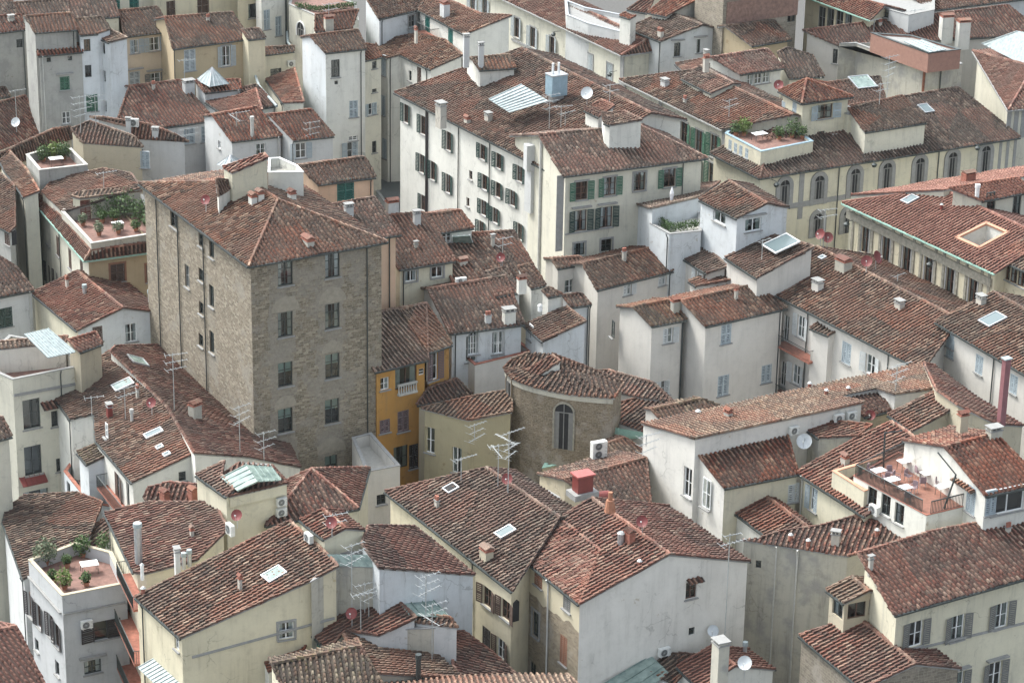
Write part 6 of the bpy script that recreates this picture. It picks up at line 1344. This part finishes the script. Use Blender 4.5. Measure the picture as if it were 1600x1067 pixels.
# ---- antennas
ANT = [
 (K6r, 'a2', (1090, 430), (1072, 72), 'tall antenna with three long booms by the ridge of the rambling old roof', (6, 6, 5), 1.0),
 (K6r, 'a2', (1500, 690), (1466, 400), 'antenna with three booms at the lower end of the rambling roof, near the tower', (4, 4, 7), .9),
 (K6, 'a2', (785, 490), (775, 282), 'antenna above the pale roof light of the rambling old roof', (5, 6), .6),
 (K6, 'a2', (575, 470), (572, 340), 'short antenna over the red roof corner, left', (4,), 2.0),
 (K6r, 'b2', (50, 740), (42, 562), 'antenna at the foot of the stone tower wall, left of the glass roofed cabin', (4, 5, 4), .5),
 (M7, 'b2', (1365, 600), (1385, 512), 'antenna leaning beside the corner of the olive block', (6, 4, 8), .8),
 (N21, 'b2', (1282, 870), (1290, 722), 'thin antenna near the roof hatch of the long brown roof', (8,), 2.6),
 (N21, 'b2', (1512, 905), (1510, 640), 'antenna with dense rods in front of the round apse, left one', (9, 9), 1.0),
 (N21, 'b2', (1575, 950), (1582, 560), 'tall antenna in front of the round apse, right one', (9, 9, 6, 4), .8),
 (L1, 'c2', (838, 640), (845, 600), 'faint antenna at the left edge of the big white wall', (7, 7, 5), .5),
 (N12, 'b3', (600, 690), (600, 200), 'tallest mast with crossed booms on the antenna crowded roof, bottom centre', (4, 6, 5), .7),
 (N12, 'b3', (680, 640), (680, 440), 'middle mast of the antenna crowded roof, bottom centre', (9, 8), .4),
 (N12, 'b3', (705, 660), (705, 480), 'mast with a big cross shaped boom on the antenna crowded roof', (7, 3), 1.9),
 (N12, 'b3', (655, 740), (655, 505), 'thin mast at the lower edge of the antenna crowded roof', (6,), 1.2),
 (N14, 'b3', (1060, 850), (1055, 390), 'tall mast in front of the green glazed roof, left one', (5, 5, 8), .6),
 (N14, 'b3', (1100, 920), (1100, 570), 'tall mast in front of the green glazed roof, right one', (5, 6, 9), .5),
 (N3c, 'b3', (480, 120), (470, 10), 'antenna on the small yellow gabled cabin', (5, 4), 2.2),
 (N19, 'c3', (1325, 860), (1375, 60), 'very tall antenna rising from the plastered chimney against the white wall', (2, 8), .2),
 (L10e, 'd2', (790, 400), (805, 140), 'antenna with pale booms on the small red roof behind the air conditioners', (9, 7, 4), .6),
 (P6, 'd0', (742, 600), (742, 350), 'antenna with stacked pale rods in front of the stained wall, right one', (5, 5, 5, 4), 1.6),
 (P6b, 'd0', (695, 660), (705, 520), 'short antenna at the left end of the stained wall', (4, 4), .4),
 (P8, 'd0', (660, 200), (662, 120), 'thin antenna on the vast red roof left of the copper box', (4,), .8),
 (P8, 'd0', (912, 150), (912, 60), 'antenna frame above the vast red roof, left of the two chimneys', (7, 6), .3),
 (Q1, 'c0', (232, 810), (236, 590), 'antenna with short stacked rods beside the blue tank', (4, 3, 4), 2.4),
 (Q1, 'c0', (305, 800), (312, 660), 'antenna between blue tank and mossy lean-to cabin, left one', (5,), 1.0),
 (Q1, 'c0', (332, 790), (330, 700), 'short antenna between blue tank and mossy lean-to cabin, right one', (6,), 2.8),
 (Q1, 'c0', (610, 640), (612, 525), 'antenna on the far ridge of the long white block', (5, 3), .2),
 (P2, 'c0', (1220, 150), (1222, 90), 'antenna against the grey gable with three dark windows', (4, 4, 5), 2.4),
 (P3, 'c0', (1355, 740), (1355, 620), 'thin antenna near the right end of the dark palazzo roof', (2, 7), 2.7),
 (M4, 'b1', (1540, 600), (1540, 415), 'antenna on the brown roof left of the little dormers, centre', (3, 3), .3),
 (R2, 'd1', (345, 470), (335, 235), 'antenna on the long brown roof ridge beside the two red dishes', (5, 6), 1.0),
 (R8, 'c1', (1560, 560), (1585, 430), 'forked antenna beside the white gabled cabin and the large roof light', (3,), .8),
 (R2, 'd1', (808, 700), (808, 665), 'tiny antenna on the long brown roof near the second pair of dishes', (2,), .8),
 (A15, 'a0', (105, 770), (108, 560), 'antenna with crossed rods over the low courtyard roof, left edge', (5,), 2.3),
 (A12, 'a0', (505, 830), (508, 600), 'dense antenna on the low old roof, in front of the grey rendered house', (9, 8, 8, 7), .3),
 (A12, 'a0', (600, 790), (430, 600), 'crooked antenna in front of the green shuttered grey house', (6, 6), .5),
 (A8, 'a0', (1155, 560), (1155, 370), 'antenna with four rods in front of the ochre brown house', (5,), 2.2),
 (A12b, 'a0', (1165, 870), (1180, 800), 'antenna at the right end of the bare grey house roof', (6, 6), .2),
 (A10, 'a0', (1480, 800), (1480, 700), 'antenna on the red roof with the grey metal flue', (9, 9), .4),
 (A11, 'b0', (338, 850), (342, 760), 'antenna on the roof of the white gabled house with blue shutters', (4, 4, 4), 2.3),
 (K1d, 'a1', (650, 110), (652, 5), 'antenna on the old roof behind the garden cabin', (7,), .3),
 (N8, 'a3', (560, 60), (560, 0), 'small antenna on the lower left brown roof', (4,), 1.0) if 0 else (B5b, 'b0', (455, 120), (455, 20), 'antenna on the plastered chimney of the steep dark red roof', (5, 4), .3),
]
for (b, reg, f_, t_, lab, n, rz) in ANT: antenna(b, reg, f_, t_, lab, n, rz)
# ---- dishes
dish(T, None, (322, 321), 'dark red dish beside the attic cabin on the stone tower', foot_=(322, 331))
dish(Q1, 'c0', (462, 612), 'pale dish next to three white pipes on the long block', 'w', r=.6, foot_=(468, 660)); dish(A15, 'a0', (103, 768), 'white dish over the low courtyard roof, left edge', 'w', r=.5, foot_=(104, 830))
dish(P6, 'd0', (62, 490), 'dark red dish behind the red pyramid roof', foot_=(64, 600), r=.5)
dish(R2, 'd1', (320, 418), 'left dish of the upper dark red pair on the long brown roof', foot_=(326, 470), az=-2.4, r=.5); dish(R2, 'd1', (372, 444), 'right dish of the upper dark red pair on the long brown roof', foot_=(368, 490), az=-1.6, r=.5)
dish(R2, 'd1', (612, 598), 'round face on dish of the lower dark red pair on the long brown roof', foot_=(612, 640), az=-1.8, r=.5); dish(R2, 'd1', (672, 570), 'tilted dish of the lower dark red pair on the long brown roof', foot_=(672, 622), az=-.6, r=.6)
dish(K6, 'a2', (948, 416), 'dark red dish near the ridge of the rambling old roof', foot_=(950, 455)); dish(N3c, 'b3', (468, 100), 'dark red dish on the small yellow gabled cabin', foot_=(475, 150)); dish(N12, 'b3', (605, 680), 'dark red dish below the tallest mast of the antenna crowded roof', foot_=(600, 715))
dish(N2b, 'c3', (805, 92), 'dark red dish on the red roof behind the white gable wall', foot_=(812, 140)); dish(N2b, 'c3', (1235, 722), 'white dish mounted low on the white gable wall', 'w', wall='r2'); dish(N19, 'c3', (1452, 990), 'grey dish on the new red roof, bottom edge', 'w', foot_=(1452, 1030), r=.5)
dish(L10d, 'd2', (225, 660), 'large pale dish beside the curved stained wall', 'w', foot_=(230, 600), r=.6, h=-.9); dish(L10e, 'd2', (610, 540), 'dark red dish behind the curved stained wall', foot_=(640, 460), h=-.4)
dish(N10, 'a3', (1483, 68), 'dark red dish left of the glass roofed cabin base', foot_=(1484, 100)) ; dish(N21, 'b2', (1568, 890), 'dark dish under the tall antenna in front of the apse', foot_=(1570, 935)); dish(M4, 'b1', (1522, 585), 'small dark red dish on the brown roof left of the dormers', foot_=(1530, 610))
# ---- air conditioners
acw(N9, '1', 'b2', (150, 990), 'upper unit of two stacked on the yellow glass roofed cabin', w=.8, h=.6); acw(N9, '1', 'b2', (150, 1055), 'lower unit of two stacked on the yellow glass roofed cabin', w=.8, h=.6)
acw(K8, '1', 'a3', (535, 690), 'unit on the blue grey wall beside the dark shutters'); acw(N2b, 'r', 'c3', (940, 862), 'unit low on the huge white gable wall', w=.9)
acw(P5, 'f', 'd0', (408, 850), 'unit on the front of the red pyramid roofed cabin'); acw(L8, '0', 'd2', (680, 1045), 'unit under the restaurant terrace edge', w=.9, h=.7)
acw(L1, '1', 'd2', (432, 468), 'left unit of a pair below the pale tiled roof of the big white house'); acw(L1, '1', 'd2', (512, 452), 'right unit of a pair below the pale tiled roof of the big white house')
acw(L1, '1', 'd2', (152, 545), 'lone unit at the end of the big white house wall strip', w=.8)
acr(N20, 'c2', (540, 735), 'big white double fan unit right of the round apse', up=.2, w=1.25, h=1.35, d=.5, fans=2); acr(A12b, 'a0', (840, 800), 'pale unit on the old roof below the blue white corner block', w=.9, h=.8)
acr(N7, 'a3', (1440, 150), 'white unit on the yellow house roof below the glass roofed cabin', h=.8); acr(N7, 'b3', (330, 195), 'white unit beside the small yellow gabled cabin'); acr(M5, 'b1', (1280, 705), 'low white unit on the ridge of the dormered roof', h=.4, w=1.0)
acw(B6, 'f', 'b0', (215, 395), 'unit beside the small cream dormer house')
# ---- plants and terrace furniture
for i, (p, s, m, lab, fl) in enumerate([((600, 290), .7, M_LEAF, 'climbing plant on the yellow garden cabin wall', 1.5), ((690, 285), .75, M_LEAF, 'climber at the centre of the roof garden back wall', 1.6), ((790, 290), 1.0, M_LEAF, 'tallest dark bush of the roof garden', 1.4), ((870, 310), .85, M_LEAF, 'dark bush right of the tallest one in the roof garden', 1.3),
     ((925, 340), .7, M_LEAF, 'bush beside the tower wall in the roof garden', 1.0), ((640, 325), .6, M_LEAF, 'low bush before the roof garden climbers', .8), ((720, 320), .6, M_LEAF, 'low bush left of the white garden table', .8), ((520, 345), .45, M_LEAF3, 'small bush by the brown garden door', 1.0), ((620, 405), .5, M_LEAF3, 'grassy plant in the front left of the roof garden', 1.0),
     ((740, 392), .55, M_LEAF3, 'low grey green plant in front of the garden table', .7), ((850, 378), .5, M_LEAF, 'round plant at the front parapet of the roof garden', .7), ((945, 368), .6, M_LEAF, 'plant in the front right corner of the roof garden', .9)]):
    plant(fz(K1t, 'a1', p), s, lab, m, pot=s < .7, name='potted_plant' if s < .7 else 'shrub', n=int(330*s+120), flat=fl)
table(fz(K1t, 'a1', (737, 372)), .5, 'white table in the roof garden left of the stone tower')
plant(fz(K4, 'a0', (345, 1000)), .8, 'yellow green shrub on the small upper left terrace', M_LEAF2, n=500); plant(fz(K4, 'a0', (400, 1000)), .75, 'dark green shrub on the small upper left terrace', M_LEAF, n=500); plant(fz(K4, 'a0', (275, 1010)), .7, 'dark bush in the left corner of the small upper left terrace', M_LEAF, n=400); table(fz(K4, 'a0', (352, 1035)), .4, 'white table on the small upper left terrace', 1.3, .9)
for p, s, m, lab in [((290, 330), .95, M_LEAF3, 'big feathery plant on the bottom left terrace'), ((520, 280), .75, M_LEAF, 'dark green potted tree at the back of the bottom left terrace'), ((405, 480), .65, M_LEAF2, 'bright green potted bush at the front of the bottom left terrace'), ((540, 462), .42, M_LEAF, 'potted plant behind the front parapet of the bottom left terrace'), ((420, 345), .4, M_LEAF, 'potted plant in the middle of the bottom left terrace'), ((330, 440), .38, M_LEAF, 'small potted plant at the left parapet of the bottom left terrace')]:
    plant(fz(K8, 'a3', p), s, lab, m, n=int(500*s+100))
plant(fz(K8, 'a3', (650, 270)), .6, 'climbing plant by the dark doorway, bottom left terrace', M_LEAF, n=300, flat=1.4)
table(fz(K8, 'a3', (560, 375)), .35, 'white table on the bottom left terrace', 1.3, .95)
for p, s, lab in [((70, 875), .55, 'left potted bush by the red pyramid roofed cabin'), ((150, 862), .8, 'tall middle potted bush by the red pyramid roofed cabin'), ((215, 870), .55, 'right potted bush by the red pyramid roofed cabin')]: plant(fz(P4, 'd0', p), s, lab, M_LEAF, n=300)
plant(fz(P4, 'c0', (1450, 850)), .8, 'yellow flowered bush on the corner house terrace', M_LEAF2, n=400); plant(fz(P4, 'c0', (1400, 850)), .6, 'dark bush at the left end of the corner house terrace', M_LEAF, n=300); table(fz(P4, 'c0', (1545, 880)), .5, 'white table on the corner house terrace', 1.4, .9)
def hedge(pts, label, h=.7, w=.5, m=None, name='hedge'):
    o = pts[0]; mb = MB(); core = MB()
    for a, c in zip(pts[:-1], pts[1:]):
        k = max(2, int((c-a).length/.3))
        for i in range(k): q = a.lerp(c, (i+.5)/k)-o; foliage(mb, (q.x, q.y, q.z+h*.5), h*.55+random.random()*.12, 90, m or M_LEAF, .09)
    ob = mb.build(name); ob.location = o; return tag(ob, label, 'hedge')
_h = lambda p, z: PT('c1', p, z)
hedge([_h((885, 300), 20.8), _h((985, 375), 20.8), _h((1172, 352), 20.8)], 'trailing hedge along the edge of the white roof garden'); hedge([_h((882, 270), 20.8), _h((890, 300), 20.8)], 'taller climbing hedge at the left of the white roof garden', 1.1)
hedge([PT('b0', (250, 45), 26.6), PT('b0', (390, 70), 26.6), PT('b0', (620, 40), 26.6)], 'clipped green hedge on the curved white house, top centre', .5)
def parasol(pos, label):
    root = empty('parasol', pos, label, 'parasol'); mb = MB(); mb.tube((0,0,0), (0,0,2.9), .03, M_ACW); mb.build('pole', root); cb = MB()
    cb.tube((0,0,2.9), (0,0,2.3), .04, M_CLOTH, 8, .20); cb.tube((0,0,2.3), (0,0,1.3), .20, M_CLOTH, 8, .10); cb.build('canopy', root); bb = MB(); bb.tube((0,0,0), (0,0,.08), .3, M_DARKMET, 10); bb.build('base', root)
parasol(fz(R7t, 'c1', (993, 290)), 'closed white parasol on the hedged roof garden')
def sofa(pos, rz, label):
    root = empty('sofa', pos, label, 'sofa', 'sofas on the roof garden', rz); m = plain('sofa_cloth', (.45, .44, .42), .9); mb = MB(); mb.box((0,0,.22), (1.7, .8, .4), m); mb.build('seat', root); bb = MB(); bb.box((0,.36,.6), (1.7, .14, .45), m); bb.build('backrest', root)
    for x in (-1, 1): ab = MB(); ab.box((x*.8,0,.5), (.14, .8, .2), m); ab.build('armrest', root)
sofa(fz(R7t, 'c1', (1040, 300)), .5, 'grey sofa beside the closed parasol'); sofa(fz(R7t, 'c1', (1105, 275)), -1.1, 'grey sofa at the back of the hedged roof garden')
# restaurant terrace
TZ = L8.floor_z
def tp(p): return PT('d2', p, TZ)
for p, lab in [((850, 800), 'back table by the white wall'), ((688, 858), 'table nearest the left railing corner'), ((772, 915), 'second table along the front railing'), ((850, 965), 'third table along the front railing'), ((995, 875), 'table in the middle of the restaurant terrace'), ((1090, 958), 'table nearest the leaning black pole')]:
    table(tp(p), .52, 'white '+lab+', restaurant terrace', 1.0, .75)
for p, rz, lab in [((885, 770), 0, 'behind the back table'), ((915, 800), -1.2, 'right of the back table'), ((760, 850), -.3, 'between the two left front tables'), ((800, 880), .5, 'behind the second front table'), ((875, 870), .3, 'in front of the back table'), ((938, 845), 1.4, 'left of the middle table'), ((965, 910), 2.6, 'in front of the middle table'), ((1070, 915), .3, 'behind the table by the leaning pole'), ((908, 945), -1.2, 'right of the third front table'), ((870, 1000), 2.6, 'in front of the third front table'), ((640, 835), .6, 'by the left railing corner'), ((735, 880), 3.0, 'beside the second front table near the railing')]:
    chair(tp(p), rz+.5, 'purple grey wicker chair '+lab+' on the restaurant terrace')
railing([tp((850, 705)), tp((545, 845)), tp((960, 1068))], 'black iron railing round the left and front of the restaurant terrace'); railing([tp((1015, 1078)), tp((1240, 1022))], 'short black railing in front of the leaning pole', 1.0)
def pole(a, b_, label, c=None):
    root = empty('awning_pole', a, label, 'pole'); mb = MB(); mb.tube((0,0,0), b_-a, .07, M_DARKMET, 8); mb.build('post', root)
    if c is not None: cb = MB(); cb.tube(b_-a, c-a, .05, M_DARKMET, 8); cb.build('arm', root)
a_ = tp((722, 795)); pole(a_, a_+Vector((-.1, 0, 2.9)), 'black upright pole with arm at the back railing of the restaurant terrace', a_+Vector((1.3, .9, 2.7)))
a_ = tp((1100, 1040)); pole(a_, a_+Vector((.7, .3, 2.5)), 'black leaning pole at the front of the restaurant terrace', a_+Vector((-.6, 1.0, 3.9)))
# tall pink flue, blue tank, red metal box, barrels
def thing_mesh(name, label, cat, pos, fn, rz=0):
    root = empty(name, pos, label, cat, rz=rz); fn(root); return root
q, _ = roofpt(L10c, (1455, 515), 'd2'); 
def _fl(r): mb = MB(); mb.box((0,0,2.6), (.5, .45, 5.4), M_RED if 0 else plain('pink_flue_paint', (.23, .10, .11), .6)); mb.build('shaft', r); cb = MB(); cb.box((0,0,5.4), (.7, .6, .1), M_SHEET); cb.build('cap', r)
thing_mesh('flue', 'tall dark pink flue with a metal cap behind the restaurant house', 'flue', q, _fl, .5)
q, _ = roofpt(Q1, (275, 630), 'c0')
def _tk(r):
    mb = MB(); mb.box((0,0,1.6), (1.7, 1.3, 2.0), M_BLUEG); mb.box((0,0,2.65), (1.8, 1.4, .1), M_METAL); mb.build('tank', r); lb = MB(); lb.box((0,0,.3), (1.2, .9, .7), M_METAL); lb.build('stand', r)
    for x in (-.3, .35): pb = MB(); pb.tube((x,.2,2.7), (x,.2,3.7), .12, M_WHITE, 8); pb.build('vent', r)
thing_mesh('water_tank', 'blue grey metal tank with two white vents on the long white block', 'tank', q, _tk, .52)
q, _ = roofpt(N20, (440, 950), 'c2')
def _rb(r): mb = MB(); mb.box((0,0,.9), (1.25, .9, 1.3), M_RED); mb.build('casing', r); cb = MB(); cb.box((0,0,1.62), (1.5, 1.15, .12), plain('faded_red_paint', (.36, .10, .09), .55)); cb.build('cap', r); bb = MB(); bb.box((0,0,.05), (2.0, 1.4, .45), M_GREY); bb.build('base', r)
thing_mesh('roof_fan_box', 'red metal ventilation box on the brown roof left of the big white wall', 'vent box', q, _rb, .5)
q, _ = roofpt(N20, (565, 1000), 'c2')
def _br(r): mb = MB(); mb.tube((-.5,0,.45), (.5,0,.45), .42, M_RED, 14); mb.build('drum', r)
thing_mesh('ventilation_drum', 'dark red round drum beside the red ventilation box', 'drum', q, _br, .3)
q, _ = roofpt(N20, (612, 1060), 'c2')
def _pt(r): mb = MB(); mb.tube((0,0,0), (0,0,.9), .42, M_POT, 12, .28); mb.tube((0,0,.9), (0,0,1.5), .16, M_POT, 10); mb.build('pot', r)
thing_mesh('chimney_pot', 'large terracotta chimney pot below the red drum', 'chimney pot', q, _pt)
def _ck(b, reg, p, w, d, h, m, roofm): pass
C7 = flat('c2', 'rooftop_cabin', 'small white gabled chimney house left of the red ventilation box', w_white, [(150, 1010), (215, 1060), (300, 975), (225, 930)], 16.2, par=0, zb=13, floor=M_BRICK)
# street lamps on facades
for b, wl, reg, p, lab in [(P1, 'f', 'c0', (303, 215), 'black lantern on the long cream palazzo, between shuttered windows'), (P1, 'f', 'c0', (655, 465), 'black lantern at the near corner of the long cream palazzo'), (P3, 'f', 'c0', (1022, 722), 'black lantern above the green shutters of the street palazzo'), (P6, 'f', 'd0', (630, 1020), 'black lantern under the arcade palazzo eave, left'), (P6, 'f', 'd0', (1275, 915), 'black lantern under the arcade palazzo eave, right'),
   (P6, 'f', 'd1', (20, 75), 'black lantern left of the first arched window'), (R1, 'f', 'd1', (540, 330), 'black lantern at the left end of the ornate palazzo'), (R1, 'f', 'd1', (1060, 580), 'black lantern between the fourth and fifth windows of the ornate palazzo')]: lantern(b, wl, reg, p, lab)
# laundry rack
def _la(r):
    mb = MB()
    for i in range(5): mb.tube((-1.6, -.2*i, 0), (1.6, -.2*i, 0), .012, M_ALU, 4)
    for x in (-1.6, 1.6): mb.tube((x, .1, 0), (x, -.9, 0), .02, M_ALU, 4)
    mb.build('rack', r)
    for i, c in enumerate([(.62, .66, .70), (.30, .36, .60), (.70, .70, .72), (.15, .30, .42), (.55, .60, .72), (.10, .12, .25)]):
        cb = MB(); m = plain('laundry_%d' % i, c, .9); x = -1.35+i*.52
        for k in range(4): cb.box((x+k*.1, -.2*(i % 4), -.32-.02*(k % 2)), (.1, .02+.02*(k % 2), .6), m)
        cb.build('cloth', r)
c, e = wallpt(N8, '0', (700, 290), 'a3'); thing_mesh('clothes_rack', 'clothes rack with white and blue washing outside the cream balcony house', 'clothes rack', c+e['n']*.1, _la, math.atan2(e['x'].y, e['x'].x))
# curved white downpipe
def snake(label, pts, r, m):
    mb = MB(); o = pts[0]
    for a, c in zip(pts[:-1], pts[1:]): mb.tube(a-o, c-o, r, m, 8)
    ob = mb.build('duct'); ob.location = o; return tag(ob, label, 'duct')
snake('pale curved metal duct winding beside the tall slim cream house', [PT('b0', p, z) for p, z in (((188, 30), 25), ((192, 150), 23), ((200, 265), 22.5), ((225, 300), 22.3), ((215, 320), 22.2), ((10, 328), 22.4), ((-10, 350), 22.2), ((-5, 470), 21.6), ((20, 540), 21.2), ((90, 620), 21), ((130, 665), 20.8))], .14, M_SHEET)
# ---- thin humid air over the roofs
hb = MB(); hb.box((0, 230, 55), (420, 560, 115), plain('haze_surface', (.5, .5, .5)))
hz = hb.build('haze'); tag(hz, kind='stuff'); hm = bpy.data.materials.new('haze_air'); hm.use_nodes = True; ht = hm.node_tree; ht.nodes.clear()
ho = ht.nodes.new('ShaderNodeOutputMaterial'); hv = ht.nodes.new('ShaderNodeVolumePrincipled'); hv.inputs['Color'].default_value = (.86, .93, .96, 1); hv.inputs['Density'].default_value = .00005; hv.inputs['Anisotropy'].default_value = .2
ht.links.new(hv.outputs[0], ho.inputs['Volume']); hz.data.materials.clear(); hz.data.materials.append(hm)
gmz = [o for o in S.objects if o.name == 'ground'][0]

# ================================================================ turn the plans into meshes
for b in BLD: finish(b)
